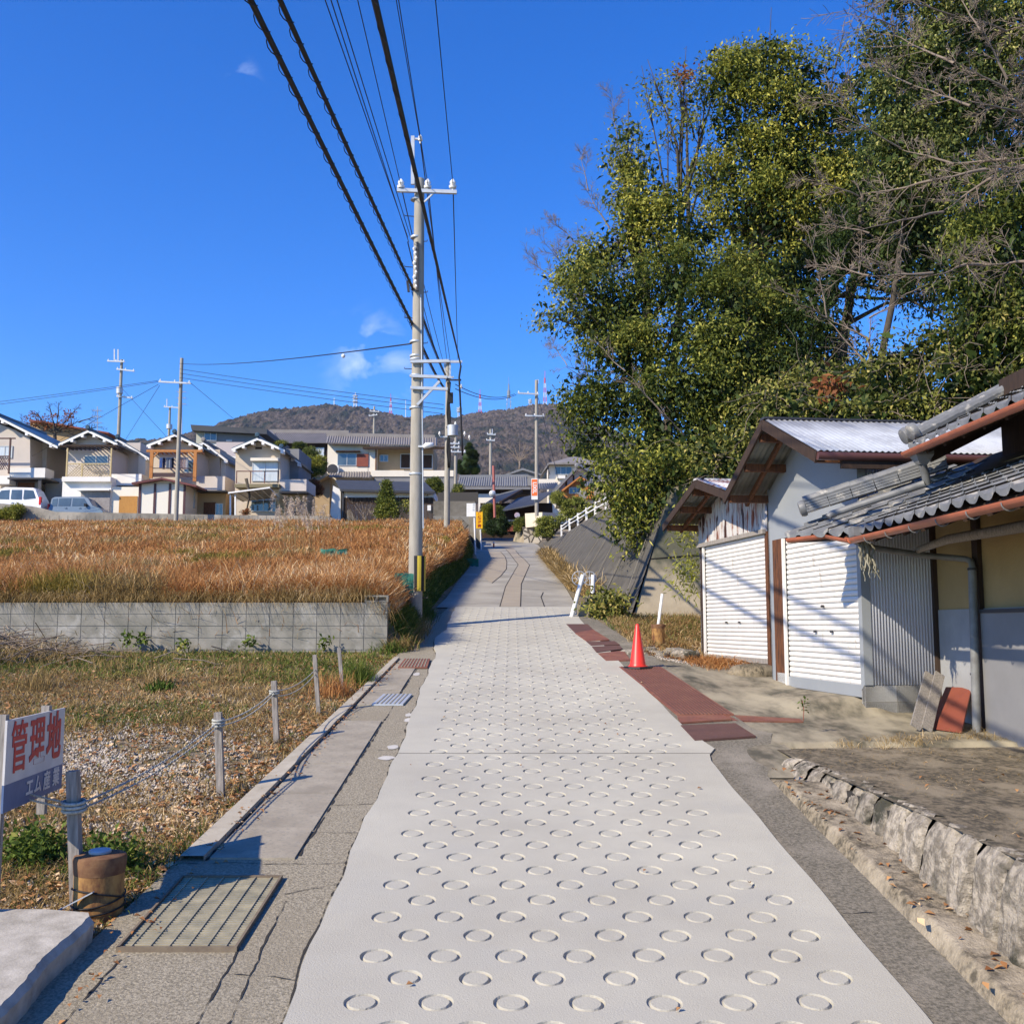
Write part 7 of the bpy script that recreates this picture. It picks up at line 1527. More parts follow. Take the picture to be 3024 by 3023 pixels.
def twigs(b, a, c, r0, gen, spread, nsub, rnd, curl=.25, sag=0.0):
    a = Vector(a); c = Vector(c); L = (c-a).length; n = 6 if gen > 1 else 4; pts = [a]; d = (c-a)/n
    for i in range(n): pts.append(pts[-1]+d+Vector((rnd.uniform(-1, 1), rnd.uniform(-1, 1), rnd.uniform(-1, 1)))*L*curl/n-UP*sag*L*i/n/n)
    rs = [max(r0*(1-.8*i/n), .004) for i in range(n+1)]; b.tube(pts, rs, 6 if r0 > .04 else 4, cap=False)
    if gen <= 0: return
    for k in range(nsub):
        t = rnd.uniform(.25, 1); i = min(int(t*n), n-1); s = pts[i].lerp(pts[i+1], t*n-i); ax = (c-a).normalized()
        side = Vector((rnd.uniform(-1, 1), rnd.uniform(-1, 1), rnd.uniform(-1, 1))); side = (side-ax*side.dot(ax)).normalized()
        dr = (ax*rnd.uniform(.5, 1)+side*spread+UP*.12).normalized(); twigs(b, s, s+dr*L*rnd.uniform(.28, .5)*(1.1-.4*t), max(rs[i]*.5, .004), gen-1, spread, nsub, rnd, curl)
def bare_tree(label, base, limbs, r0, gen=2, nsub=7, m='twig', group=None, seed=1, spread=.7, cat='bare tree', trunk=True, split='branch'):
    rnd = random.Random(seed); root = empty('bare_tree', base, label, cat, group); base = Vector(base)
    if trunk:
        top = sum((Vector(l[0]) for l in limbs), Vector())/len(limbs); MB().tube([base-UP*.3, base.lerp(top, .5)+Vector((.05, 0, 0)), top], [r0, r0*.8, r0*.6], 9).build('trunk', C[m], root, smooth=True)
    for l in limbs:
        b = MB(); l = [Vector(p) for p in l[:]]; rr = r0*.5
        if trunk: b.tube([top, l[0]], [rr, rr], 7)
        nseg = len(l)-1
        for i in range(nseg): twigs(b, l[i], l[i+1], rr*(1-.75*i/nseg), gen, spread, nsub, rnd, .12)
        b.build(split, C[m], root, smooth=True)
# bare tree leaning in from the right
Yb = 15.5
bt = [[(2010, 30), (1900, 60), (1800, 30), (1650, -15)], [(2010, 230), (1900, 170), (1800, 120), (1690, 50), (1600, 5)], [(2010, 240), (1930, 210), (1830, 200), (1720, 160), (1640, 120)], [(2010, 290), (1900, 300), (1800, 310), (1700, 280), (1540, 180)], [(2000, 320), (1860, 320), (1760, 340), (1620, 370), (1520, 330)], [(2010, 490), (1850, 500), (1760, 515), (1640, 520), (1560, 500)], [(2010, 300), (1880, 330), (1780, 400), (1640, 440), (1530, 420)], [(2000, 120), (1900, 150), (1850, 60), (1790, -30)]]
base = P(3400, 1500, 17); bare_tree('leafless pale-barked tree reaching in from the right edge across the dark evergreens', base, [[PD(x, y, Yb+.8*math.sin(i+x)) for x, y in l] for i, l in enumerate(bt)], .075, 2, 11, seed=5, spread=.8)
bt = [[(1190, 640), (1130, 590), (1060, 540), (990, 490)], [(1200, 560), (1140, 500), (1070, 440), (1030, 410)], [(1220, 500), (1150, 430), (1110, 360), (1095, 290)], [(1210, 460), (1180, 380), (1165, 270), (1155, 180)], [(1180, 640), (1110, 600), (1080, 520), (1010, 440)], [(1200, 700), (1130, 700), (1070, 690), (1040, 650)]]
bare_tree('leafless twiggy tree poking out along the left outline of the wood', (5, 34, 6.3), [[PD(x, y, 33.5+.5*math.sin(i+y)) for x, y in l] for i, l in enumerate(bt)], .085, 2, 13, m='twig', seed=8, spread=.85)
bt = [[(1380, 480), (1390, 380), (1370, 260), (1350, 130)], [(1390, 460), (1350, 360), (1310, 260), (1280, 150)], [(1400, 440), (1430, 300), (1480, 190), (1560, 90)], [(1380, 430), (1340, 390), (1300, 350), (1250, 230)], [(1520, 320), (1560, 210), (1575, 130), (1590, 60)]]
bare_tree('thin dark-stemmed half bare tree in the sky gap between the leafy crowns', (6.4, 34.5, 6.4), [[PD(x, y, 33.9) for x, y in l] for l in bt], .15, 2, 6, m='bark', seed=12, spread=.6)
bt = [[(1290, 820), (1250, 780), (1180, 700), (1120, 640)], [(1640, 640), (1560, 600), (1500, 560), (1450, 540)], [(1650, 700), (1560, 600), (1540, 500), (1520, 420)], [(1640, 700), (1640, 600), (1700, 560), (1760, 530)]]
bare_tree('bare arching stems in front of the dark middle of the wood', (8, 26, 7), [[PD(x, y, 25.2+.3*math.sin(x)) for x, y in l] for l in bt], .07, 2, 6, m='twig', seed=15, spread=.7, trunk=False)
# bare tree behind the left houses, and by the lane bend
q = P(*Z1(440, 1000), 96); lb = [[P(*Z1(440, 900), 96), P(*Z1(470, 780), 96), P(*Z1(480, 660), 96)], [P(*Z1(440, 900), 96), P(*Z1(340, 800), 96), P(*Z1(280, 720), 96)], [P(*Z1(450, 890), 96), P(*Z1(560, 780), 96), P(*Z1(640, 690), 96)], [P(*Z1(450, 900), 96), P(*Z1(640, 820), 96), P(*Z1(800, 760), 96)], [P(*Z1(430, 900), 96), P(*Z1(300, 850), 96), P(*Z1(160, 800), 96)], [P(*Z1(450, 870), 96), P(*Z1(420, 760), 96), P(*Z1(400, 670), 96)], [P(*Z1(460, 900), 96), P(*Z1(700, 870), 96), P(*Z1(840, 850), 96)]]
bare_tree('round brown bare tree behind the roofs of the two leftmost houses', q, lb, .22, 3, 6, m='bark', seed=20, spread=.8)
leafclump(Z1(400, 0)[0], Z1(0, 800)[1], 95.5, 70, 50, 'leafR', 'last withered brown leaves on the bare tree behind the left houses', .22, .12, name='withered_leaves', cat='leaves', w=.35)
q = P(*Z3(1060, 920), 160); lb = [[P(*Z3(1060, 860), 160), P(*Z3(1060+dx, 780), 160), P(*Z3(1060+1.9*dx, 690+abs(dx)*.5), 160)] for dx in (-95, -60, -30, 0, 30, 60, 100)]
bare_tree('large spreading bare tree beyond the end of the lane, left of the banner pole', q, lb, .22, 3, 5, m='twig', seed=22, spread=.5)
# shrubs and conifer in front of the black roofed store
ct = empty('conifer', P(*Z2(1495, 1330), 71.2), 'small conical green conifer in front of the dark timber storehouse', 'conifer'); MB().tube([P(*Z2(1495, 1330), 71.2), P(*Z2(1495, 1080), 71.2)], .08, 6).build('trunk', C['bark'], ct)
pts = []; 
for k in range(420):
    t = random.random()**.7; w_ = 78*t+8; yy = 1020+t*290; pts.append((tuple(P(*Z2(1497+random.uniform(-1, 1)*w_, yy), 71.2+random.uniform(-1, 1)*w_/60)), ))
pts = np.array([p[0] for p in pts]); leaves('foliage', pts, np.tile([0, -.5, .5], (len(pts), 1)), 26, .13, .16, .07, C['leafA'], ct, -.2)
leafclump(Z2(1620, 0)[0], Z2(0, 1240)[1], 71.4, 34, 60, 'leafY', 'sprawling green shrub right beside the small conifer', .16, .06, w=.6)
q = P(*Z2(1320, 1340), 70.8); lb = [[q, P(*Z2(1320+dx*.5, 1260), 70.8), P(*Z2(1320+dx, 1200-abs(dx)*.1), 70.8)] for dx in (-110, -70, -30, 10, 60)]
bare_tree('pale bare shrub with crooked stems in front of the storehouse', q, lb, .09, 2, 5, m='twig', seed=30, spread=.8, cat='bare shrub', trunk=False)
def topiary(label, blobs, Y, m='pine', base=None, name='garden_pine', cat='garden pine', flat=.55, dens=26):
    root = empty(name, base or P(*Z3(blobs[0][0], blobs[0][1]+60), Y), label, cat); cs, ds = [], []
    for (x, y, r, *f) in blobs:
        c = P(*Z3(x, y), Y); rr = r/2.7586/F*Y; p, d = shell(tuple(c), (rr, rr, rr*(f[0] if f else flat)), dens/max(rr, .4), back=.5, inner=.85); cs.append(p); ds.append(d)
        b = MB(); b.lathe(Vector(c)-UP*rr*(f[0] if f else flat)*.8, [(.05, 0), (rr*.75, rr*(f[0] if f else flat)*.35), (rr*.8, rr*(f[0] if f else flat)*.8), (rr*.5, rr*(f[0] if f else flat)*1.35), (.05, rr*(f[0] if f else flat)*1.6)], 14); b.build('pad_core', C['hedge'], root, smooth=True)
    leaves('needles', np.concatenate(cs), np.concatenate(ds), 24, .09, .13, .045, C[m], root, -.5)
    b = MB(); q = origin(root)
    for (x, y, r, *f) in blobs: b.tube([q, q.lerp(P(*Z3(x, y), Y), .5)+Vector((.2, .2, 0)), P(*Z3(x, y), Y)], [.12, .08, .04], 6)
    b.build('trunk', C['bark'], root, smooth=True)
topiary('cloud-pruned garden pine above the white fence, upper tier', [(1430, 1205, 50), (1530, 1190, 52), (1370, 1160, 45, .9), (1455, 1270, 55), (1590, 1240, 55), (1620, 1290, 50), (1500, 1300, 45)], 72, base=P(*Z3(1480, 1400), 72))
topiary('cloud-pruned garden pine with rounded pads at the lower end of the white fence', [(1240, 1355, 38), (1295, 1345, 48), (1240, 1405, 36), (1300, 1400, 42), (1225, 1450, 32), (1290, 1450, 36), (1340, 1380, 36), (1400, 1330, 36)], 70, base=P(*Z3(1290, 1500), 70))
topiary('dark box-clipped hedge at the foot of the red mirror pole', [(885, 1390, 80, .98), (850, 1400, 55, 1.1), (915, 1400, 55, 1.1)], 90, 'hedge', base=P(*Z3(885, 1465), 90), name='clipped_hedge', cat='hedge')
topiary('tall yellow-green hedge left of the dark clipped hedge', [(790, 1300, 45, 1.6), (785, 1380, 40, 1.4), (810, 1250, 35, 1.0), (870, 1260, 50, .7), (900, 1300, 35, .8)], 93, 'leafY', base=P(*Z3(790, 1440), 93), name='hedge', cat='hedge')
topiary('small rounded green bush against the cream garden wall', [(1065, 1370, 42, .95), (1050, 1400, 30, 1)], 88, 'leafA', base=P(*Z3(1065, 1420), 88), name='garden_shrub', cat='shrub')
topiary('garden shrubs with a sprinkle of white blossom behind the storehouse', [(370, 1050, 50, .9), (420, 1080, 36, .9), (560, 1090, 36, 1), (330, 1040, 26, 1)], 82, 'leafA', base=P(*Z3(380, 1150), 82), name='garden_shrub', cat='shrub')
topiary('tall dark garden conifer behind the second pole', [(640, 900, 85, 1.0), (650, 820, 70, 1.0), (660, 770, 45, 1.0), (690, 920, 70, .9), (600, 940, 50, 1)], 135, 'leafD', base=P(*Z3(650, 1000), 135), name='conifer', cat='conifer', dens=30)
topiary('dark evergreen clump on the hillside right of the far hipped-roof house', [(1560, 770, 75, .9), (1640, 800, 70, 1), (1480, 800, 45, .8), (1720, 820, 60, 1)], 150, 'leafD', base=P(*Z3(1600, 880), 150), name='evergreen_shrub', cat='shrub', dens=30)
topiary('grey-green round clipped shrubs and pine in the garden between the beige and cream houses', [(-300, 0, 1)], 80) if False else None
ZZ = lambda x, y: ((Z2(x, y)[0]-1150)*2.7586, (Z2(x, y)[1]-1050)*2.7586)
def topi2(label, bl, Y, m, **k): return topiary(label, [(*ZZ(x, y), r, *f) for x, y, r, *f in bl], Y, m, base=P(*Z2(bl[0][0], 1000), Y), **k)
topi2('pale grey-green dome shrub in the garden beside the cream house', [(880, 795, 65, .6)], 86, 'leafP', name='garden_shrub', cat='shrub')
topi2('two rounded olive clipped shrubs beside the cream house', [(865, 880, 45, 1.1), (945, 880, 52, 1.1), (920, 940, 70, .6)], 83, 'leafY', name='garden_shrub', cat='shrub')
topi2('layered garden pine behind the beige house roof', [(790, 730, 50, .35), (740, 790, 50, .5), (790, 840, 50, .6), (640, 720, 45, .4), (820, 980, 50, .7)], 88, 'leafA')
topi2('russet autumn shrub between the beige house and the cream house', [(900, 1060, 45, .8), (930, 1100, 42, .9)], 78, 'leafR', name='garden_shrub', cat='shrub')
topi2('red potted flowers under the beige house window', [(350, 1280, 26, .7)], 70.8, 'leafR', name='flower_pot', cat='flowers')
topiary('yellow-green creeper spilling over the field wall at the far left', [((P_[0]-1150)*2.7586, (P_[1]-1050)*2.7586, r, .8) for P_, r in ((Z1(60, 1560), 40), (Z1(150, 1530), 42), (Z1(110, 1570), 44), (Z1(-20, 1570), 40))], 69.5, 'leafY', base=P(*Z1(100, 1600), 69.5), name='creeper', cat='creeper')

# grasses
def blades(name, x, y, z, h, lean, w_, m, kind='stuff', parent=None, az=None, bend=.6, up0=.15):
    """curved tapering blades rooted at x,y,z"""
    n = len(x); az = rng.uniform(0, 2*math.pi, n) if az is None else az; fa = rng.uniform(0, 2*math.pi, n)
    dx, dy = np.cos(az), np.sin(az); sx, sy = np.cos(fa), np.sin(fa)
    V = np.zeros((n, 7, 3)); 
    for k, (t, ww) in enumerate(((0, 1), (.4, .9), (.75, .6))):
        hor = lean*(up0*t+bend*t*t)*h; ver = h*(t-.35*lean*t*t)
        for s_ in (0, 1): V[:, 2*k+s_] = np.stack([x+dx*hor+(s_*2-1)*sx*w_*ww/2, y+dy*hor+(s_*2-1)*sy*w_*ww/2, z+ver], -1)
    V[:, 6] = np.stack([x+dx*lean*h*(up0+bend), y+dy*lean*h*(up0+bend), z+h*(1-.35*lean*1.25)], -1)
    base = (np.arange(n)*7)[:, None]; T = np.array([[0, 1, 3], [0, 3, 2], [2, 3, 5], [2, 5, 4], [4, 5, 6]])
    Q = (base[:, :, None]+T[None]).reshape(-1, 3)
    return np_mesh(name, V.reshape(-1, 3), Q, m, parent, kind)
def field_pts(n, y0, y1, xl=lambda y: -.56*y-1.5, xr=lambda y: np.interp(y, [17, 25, 40, 55, 70], [-2.15, -2.5, -2.55, -2.6, -3.5])):
    y = y0+(y1-y0)*rng.random(n); a = xl(y); b_ = xr(y); x = a+(b_-a)*rng.random(n); return x, y
allx = []
tot = 0
for (n, y0, y1, h0, w_, mg) in ((34000, 17.6, 20.5, .44, .013, .16), (42000, 20.5, 28, .36, .017, .2), (48000, 28, 42, .32, .026, .25), (60000, 42, 70, .30, .042, .25)):
    x, y = field_pts(n, y0, y1); cl = vnoise(x/1.6, y/1.6, 21, 3); hh = h0*(.55+1.5*np.clip(cl+.25, 0, 1))*rng.uniform(.45, 1.5, n)
    if y0 < 18: hh *= 1+.5*np.exp(-((x+3.4)/1.3)**2)+.15*(vnoise(x*.8, y, 3)+.5)
    green = (vnoise(x/2.6, y/4.5, 33, 2) > .13+.08*rng.random(n)) | (rng.random(n) < .06)
    z = H(x, y); lean = rng.uniform(.3, 1.3, n)
    straw = ~green & (vnoise(x/2.2, y/4.2, 77, 3) > .11+.1*rng.random(n)); tan_ = ~green & ~straw
    for msk, m_, nm in ((tan_, 'susuki', 'dry_grass'), (straw, 'strawg', 'dull_grass'), (green, 'susukig', 'green_grass')):
        if msk.sum(): o = blades(nm, x[msk], y[msk], z[msk], hh[msk]*(1 if nm[0] == 'd' else .8), lean[msk], w_*rng.uniform(.7, 1.3, msk.sum()), C[m_]); allx.append(o)
def joinobj(objs, name, label=None, cat=None):
    """many meshes into one mesh object with their materials"""
    vs, qs, ms, mats = [], [], [], []; off = 0
    for o in objs:
        me = o.data; nv = len(me.vertices); a = np.empty(nv*3, np.float32); me.vertices.foreach_get('co', a); vs.append(a.reshape(-1, 3)+np.array(o.location))
        nl = len(me.loops); l = np.empty(nl, np.int32); me.loops.foreach_get('vertex_index', l); k = nl//len(me.polygons); qs.append(l.reshape(-1, k)+off); off += nv
        if me.materials[0] not in mats: mats.append(me.materials[0])
        ms.append(np.full(len(me.polygons), mats.index(me.materials[0]), np.int32))
    o = np_mesh(name, np.concatenate(vs), np.concatenate(qs), mats, kind='stuff'); o.data.polygons.foreach_set('material_index', np.concatenate(ms)); o.data.update()
    for q in objs: me = q.data; bpy.data.objects.remove(q); bpy.data.meshes.remove(me)
    if label: tag(o, label, cat)
    return o
# long blades flopping over the block wall
n = 5200; x = rng.uniform(-12, WX, n); y = np.full(n, 17.52)+rng.random(n)*.22; z = H(x, np.maximum(y, 17.75)); allx.append(blades('over', x, y, z+.02, rng.uniform(.15, .5, n)*(1+.4*np.exp(-((x+3.2)/1.2)**2)), rng.uniform(.8, 3.4, n), np.full(n, .009), C['strawg'], az=rng.normal(-1.57, .8, n), bend=.22, up0=.06))
# thick clump at the wall corner and on the bank
n = 5200; x = rng.normal(-3.2, .75, n); y = 17.75+rng.random(n)*1.5; k = x < WX-.02; x, y = x[k], y[k]; allx.append(blades('c', x, y, H(x, np.maximum(y, 17.75)), rng.uniform(.35, .85, len(x)), rng.uniform(.4, 1.4, len(x)), np.full(len(x), .013), C['susuki']))
joinobj(allx, 'dry_grass', 'dense waist-high orange-brown dry grass filling the field above the block wall', 'grass')
# bank: dry on top, green low
bk = []
n = 26000; y = rng.uniform(17.8, 55, n)**1; t = rng.random(n); x = np.interp(y, [17, 25, 40, 55], [-2.15, -2.35, -2.3, -2.35])+.55*t-.15; xr_ = np.interp(y, [17, 20, 25, 30, 42, 55], [-1.72, -1.75, -1.95, -1.98, -1.80, -2.1]); k = x < xr_; x, y = x[k], y[k]
low = (xr_[k]-x) < .36; z = H(x, y)
bk.append(blades('g', x[low], y[low], z[low], rng.uniform(.10, .32, low.sum()), rng.uniform(.3, 1.4, low.sum()), .012+.0006*y[low], C['greeng'])); hi_ = ~low
bk.append(blades('d', x[hi_], y[hi_], z[hi_], rng.uniform(.25, .6, hi_.sum()), rng.uniform(.3, 1.3, hi_.sum()), .012+.0006*y[hi_], C['susuki']))
n = 5000; y = rng.uniform(17.2, 24, n); x = np.interp(y, [17, 20, 24], [-2.02, -2.0, -2.1])+rng.normal(0, .14, n); bk.append(blades('g', x, y, np.maximum(H(x, y), M*y-.02), rng.uniform(.12, .36, n), rng.uniform(.3, 1.4, n), np.full(n, .012), C['greeng']))
n = 2600; y = rng.uniform(17.3, 21, n); x = rng.normal(-1.92, .12, n); bk.append(blades('g', x, y, M*y-.0, rng.uniform(.12, .40, n), rng.uniform(.3, 1.4, n), np.full(n, .010), C['strawg']))
joinobj(bk, 'bank_grass', 'green and straw-coloured grass on the steep bank beside the lane and around the tallest pole', 'grass')
# plume grass
pr = empty('plume_grass', P(*Z2(870, 1420), 30), 'tall pale plume grass standing above the orange field left of the tallest pole', 'plume grass'); b = MB(); pl = []
random.seed(44)
for k in range(34):
    a = P(*Z2(random.uniform(640, 1050), 1560), random.uniform(24, 34)); hh = random.uniform(.9, 1.35); lean = random.uniform(-.35, .15); t_ = a+Vector((lean, 0, hh)); b.tube([a, a+Vector((lean*.3, 0, hh*.6)), t_], .004, 4)
    for j in range(16): pl.append(tuple(t_+Vector((lean*.25*j/16*1.0, 0, -.015*j*j/16-.012*j))))
b.build('stems', C['strawg'], pr); leaves('plumes', np.array(pl), np.tile([-.5, 0, .2], (len(pl), 1)), 7, .02, .07, .012, C['plume'] if 'plume' in C else leafmat('plume', (.45, .36, .27), (.66, .56, .46), translucent=.3), pr, .3)
# dry brush heap by the wall, far left of the lot
br = empty('brush_heap', P(100, 1880, 16.6), 'heap of cut dry brush and twigs at the left, against the block wall', 'brush heap'); b = MB(); 
for k in range(520):
    x = -9.6+random.gauss(0, 1.35); y = 16.5+random.gauss(0, .45); z = M*y+random.random()*.42*math.exp(-((x+8.9)/1.7)**2)+.02; d = Vector((random.uniform(-1, 1), random.uniform(-1, 1), random.uniform(-.25, .3))).normalized()*random.uniform(.15, .55); p = Vector((x, min(y, 17.4), z)); b.tube([p-d, p+Vector((0, 0, random.uniform(0, .1))), p+d], [.009, .008, .004], 4)
b.build('twigs', C['twig'], br); n = 3500; x = rng.normal(-9.2, 1.3, n); y = np.minimum(rng.normal(16.5, .5, n), 17.4); blades('dry_stalks', x, y, M*y+rng.random(n)*.3*np.exp(-((x+8.9)/1.7)**2), rng.uniform(.1, .35, n), rng.uniform(.8, 2, n), np.full(n, .008), C['strawg'], parent=br, kind=None)
# lot grass
lot = []
def lotpts(n, y0=5.85, y1=17.4):
    y = y0+(y1-y0)*rng.random(n)**.9; a = -.54*y-.8; b_ = np.array([KO(v) for v in y])-.02; x = a+(b_-a)*rng.random(n); return x, y
gravel_f = lambda x, y: np.exp(-(((x+3.1)/1.3)**2+((y-9.6)/1.4)**2))+.9*np.exp(-(((x+4.4)/1.6)**2+((y-10.2)/1.2)**2))+.7*np.exp(-(((x+2.75)/.35)**2+((y-6.2)/.35)**2))+.5*np.exp(-(((x+2.6)/.5)**2+((y-7.9)/.6)**2))
for (n, h0, w_, m_) in ((66000, .07, .006, 'strawg'), (60000, .07, .007, 'greeng')):
    x, y = lotpts(n); g = gravel_f(x, y); nz_ = vnoise(x*1.1, y*1.1, 50, 3); gn_ = vnoise(x*.7, y*.9, 60, 3)
    if m_ == 'strawg': keep = rng.random(n) < np.clip((1.1-g*.75+nz_)*(1-.55*sstep(13.8, 15.6, y)), .2, 1)
    else: keep = rng.random(n) < np.clip(.34+3.2*gn_-g*1.3+1.1*sstep(13.6, 15.6, y)*(.5+2*np.abs(vnoise(x*.6, y*.6, 15, 2))), .02, 1)
    x, y = x[keep], y[keep]; hh = h0*(1+1.6*np.clip(vnoise(x*1.7, y*1.7, 71, 3)+.1, 0, 1))*rng.uniform(.5, 1.7, len(x))
    lot.append(blades('l', x, y, H(x, y)+.0, hh, rng.uniform(.4, 2.0, len(x)), w_*(1+.06*y)*rng.uniform(.6, 1.2, len(x)), C[m_]))
joinobj(lot, 'lot_grass', 'low mixed green and straw-coloured weeds covering the vacant lot below the block wall', 'grass')
def tuft(px, py, n, h, r, m, label, w_=.008, lean=(.2, 1.1)):
    c = G(px, py); x = rng.normal(c.x, r, n); y = rng.normal(c.y, r, n); o = blades('grass_tuft', x, y, np.maximum(H(x, y), M*y-.03), rng.uniform(.4, 1.1, n)*h, rng.uniform(*lean, n), np.full(n, w_), C[m], kind=None); tag(o, label, 'grass tuft')
tuft(465, 2020, 260, .42, .10, 'strawg', 'dry reddish grass tuft with a green heart in the middle of the lot')
tuft(465, 2035, 160, .20, .09, 'greeng', 'dark green leafy heart of the dry tuft in the middle of the lot', .02)
tuft(1055, 2015, 420, .50, .11, 'greeng', 'tall green grass tuft beside the kerb near the farthest wooden post')
tuft(985, 2050, 260, .42, .14, 'susuki', 'reddish dry grass tuft between the two farthest wooden posts')
tuft(110, 2030, 160, .45, .14, 'strawg', 'thin straw tuft at the left of the lot above the sign')
tuft(720, 1985, 120, .3, .2, 'strawg', 'wispy straw tuft at the foot of the block wall')
tuft(330, 1975, 120, .32, .18, 'strawg', 'brown stalks at the foot of the block wall, left of the middle')
for (px, py, n, r, lab) in ((90, 2530, 46, 60, 'low dark green leafy weed patch below the sign board'), (330, 2560, 40, 46, 'low dark green weed patch right of the nearest wooden post'), (640, 1870, 14, 30, 'broad-leaved weeds against the block wall, left'), (1160, 1880, 10, 14, 'weeds at the right end of the block wall'), (300, 1905, 22, 40, 'green weeds against the block wall near the brush heap')):
    c = np.array([tuple(G(px+random.uniform(-r, r), py+random.uniform(-r*.5, r*.35))+Vector((0, 0, random.uniform(0, .10)))) for _ in range(n)]); tag(leaves('weed_patch', c, np.tile([-.2, -.5, .6], (n, 1)), 26, .07, .045, .028, C['greeng'], None, -.1), lab, 'weeds')
# weeds against the block wall
for (px, py, lab) in ((385, 1880, 'small leafy weed climbing the block wall beside the brush heap'), (425, 1880, 'second small leafy weed on the block wall beside the brush heap'), (536, 1898, 'round bright green weed against the middle of the block wall'), (735, 1895, 'leafy vine clump against the block wall, right of the middle'), (960, 1895, 'weed stems against the block wall near the farthest posts')):
    c = P(px, py, 17.35); k = 6; cc = np.array([(c.x+random.uniform(-.08, .08), c.y-random.uniform(0, .08), c.z+random.uniform(-.14, .08)) for _ in range(k)]); tag(leaves('wall_weed', cc, np.tile([0, -.7, .3], (k, 1)), 9, .04, .08, .05, C['greeng'], None, .3), lab, 'weed')
# right hand weeds and litter
rg = []
x = rng.uniform(2.1, 4.6, 16000); y = rng.uniform(17.0, 24.0, 16000); k = (x > 1.95+(y-17)*.0) & (x < 3.5+(y-17)*.25) & (rng.random(len(x)) < .35+.5*sstep(18.5, 21, y)); x, y = x[k], y[k]; rg.append(blades('r', x, y, H(x, y), rng.uniform(.05, .22, len(x)), rng.uniform(.4, 1.8, len(x)), np.full(len(x), .011), C['strawg']))
x = rng.uniform(2.0, 4.2, 5000); y = rng.uniform(20.5, 24.0, 5000); k_ = rng.random(5000) < .3; x, y = x[k_], y[k_]; rg.append(blades('r', x, y, H(x, y), rng.uniform(.05, .2, len(x)), rng.uniform(.4, 1.6, len(x)), np.full(len(x), .014), C['greeng']))
x = rng.normal(3.25, .22, 900); y = rng.normal(16.9, .3, 900); rg.append(blades('r', x, y, np.maximum(H(x, y), azz(x, y)), rng.uniform(.08, .3, 900), rng.uniform(.6, 1.8, 900), np.full(900, .010), C['susuki']))
# grass strip along the right of the upper lane
n = 7000; y = rng.uniform(27, 58, n); x = np.interp(y, [27, 32, 45, 60], [1.95, 1.72, 1.62, 1.62])+np.abs(rng.normal(0, .18, n)); rg.append(blades('r', x, y, M*y+.5*(x-1.7), rng.uniform(.2, .75, n), rng.uniform(.4, 1.5, n), .012+.0006*y, C['strawg']))
joinobj(rg, 'verge_weeds', 'dry weeds and grass on the gravel behind the cone and along the right edge of the upper lane', 'weeds')
# straw tufts along the foot of the farmhouse and shed
tl = []
for k in range(34):
    x0 = random.uniform(3.2, 5.0); y0 = 10.25+random.gauss(0, .12)+(x0-3.2)*.35; n = random.randrange(8, 26); x = rng.normal(x0, .05, n); y = rng.normal(y0, .03, n); tl.append(blades('t', x, y, np.maximum(tzz(x, y), azz(x, y)), rng.uniform(.05, .16, n), rng.uniform(.8, 2.4, n), np.full(n, .004), C['strawg']))
joinobj(tl, 'dry_weeds', 'sparse dry straw growing from the joint between the yard and the apron in front of the farmhouse', 'weeds')
sp = empty('sapling', P(2372, 2125, 11.0), 'tiny sapling with reddish stem growing from the joint beside the rusty strip', 'sapling'); MB().tube([P(2372, 2128, 11.0), P(2374, 2095, 11.0), P(2369, 2068, 11.0)], .004, 5).build('stem', C['redboard'], sp)
cc = np.array([tuple(P(2370+random.uniform(-6, 6), y, 11.0)) for y in (2070, 2072, 2076, 2085, 2095)]); leaves('leaves', cc, np.tile([0, -.3, .6], (5, 1)), 5, .02, .05, .025, C['greeng'], sp, 0)
# fallen leaves and gravel
n = 2600; x = rng.uniform(2.7, 6.5, n); y = rng.uniform(5.5, 10.4, n); k = rng.random(n) < .25+vnoise(x*1.3, y*1.3, 40, 3)*2; x, y = x[k], y[k]; n = len(x)
o = blades('dry_litter', x, y, tzz(x, y)+.003, rng.uniform(.02, .07, n), rng.uniform(2.2, 3.2, n), np.full(n, .004), C['strawg'], bend=.4); tag(o, 'straw litter strewn over the mossy concrete yard before the farmhouse', 'litter')
def scatter_leaves(name, x, y, z, s, m, label):
    n = len(x); a = rng.uniform(0, 2*math.pi, n); c = np.stack([x, y, z+.012], -1); d = np.stack([np.cos(a), np.sin(a), rng.uniform(-.15, .5, n)], -1); sd = np.stack([-np.sin(a), np.cos(a), rng.uniform(-.3, .3, n)], -1)
    L = s*rng.uniform(.5, 1.4, (n, 1)); V = np.stack([c-d*L*.5, c+sd*L*.32+[0, 0, .01], c+d*L*.5, c-sd*L*.32+[0, 0, .012]], 1).reshape(-1, 3); V[:, 2] = np.maximum(V[:, 2], np.repeat(z, 4)+.002)
    o = np_mesh(name, V, np.arange(n*4).reshape(-1, 4), m, kind='stuff'); tag(o, label, 'leaves')
x, y = lotpts(13000, 5.75, 16.8); k = rng.random(len(x)) < .35+.65*np.exp(-((x-np.array([KO(v) for v in y]))/.6)**2); x, y = x[k], y[k]; scatter_leaves('fallen_leaves', x, y, H(x, y)+.03*rng.random(len(x)), .065, C['dead'], 'brown fallen leaves scattered over the lot and against the left kerb')
n = 3500; x = rng.uniform(2.2, 4.2, n); y = rng.uniform(16.9, 23.5, n); scatter_leaves('fallen_leaves', x, y, np.maximum(H(x, y), azz(x, y)*(y < 18))+.03*rng.random(n), .07, C['dead'], 'fallen leaves around the weeds behind the traffic cone')
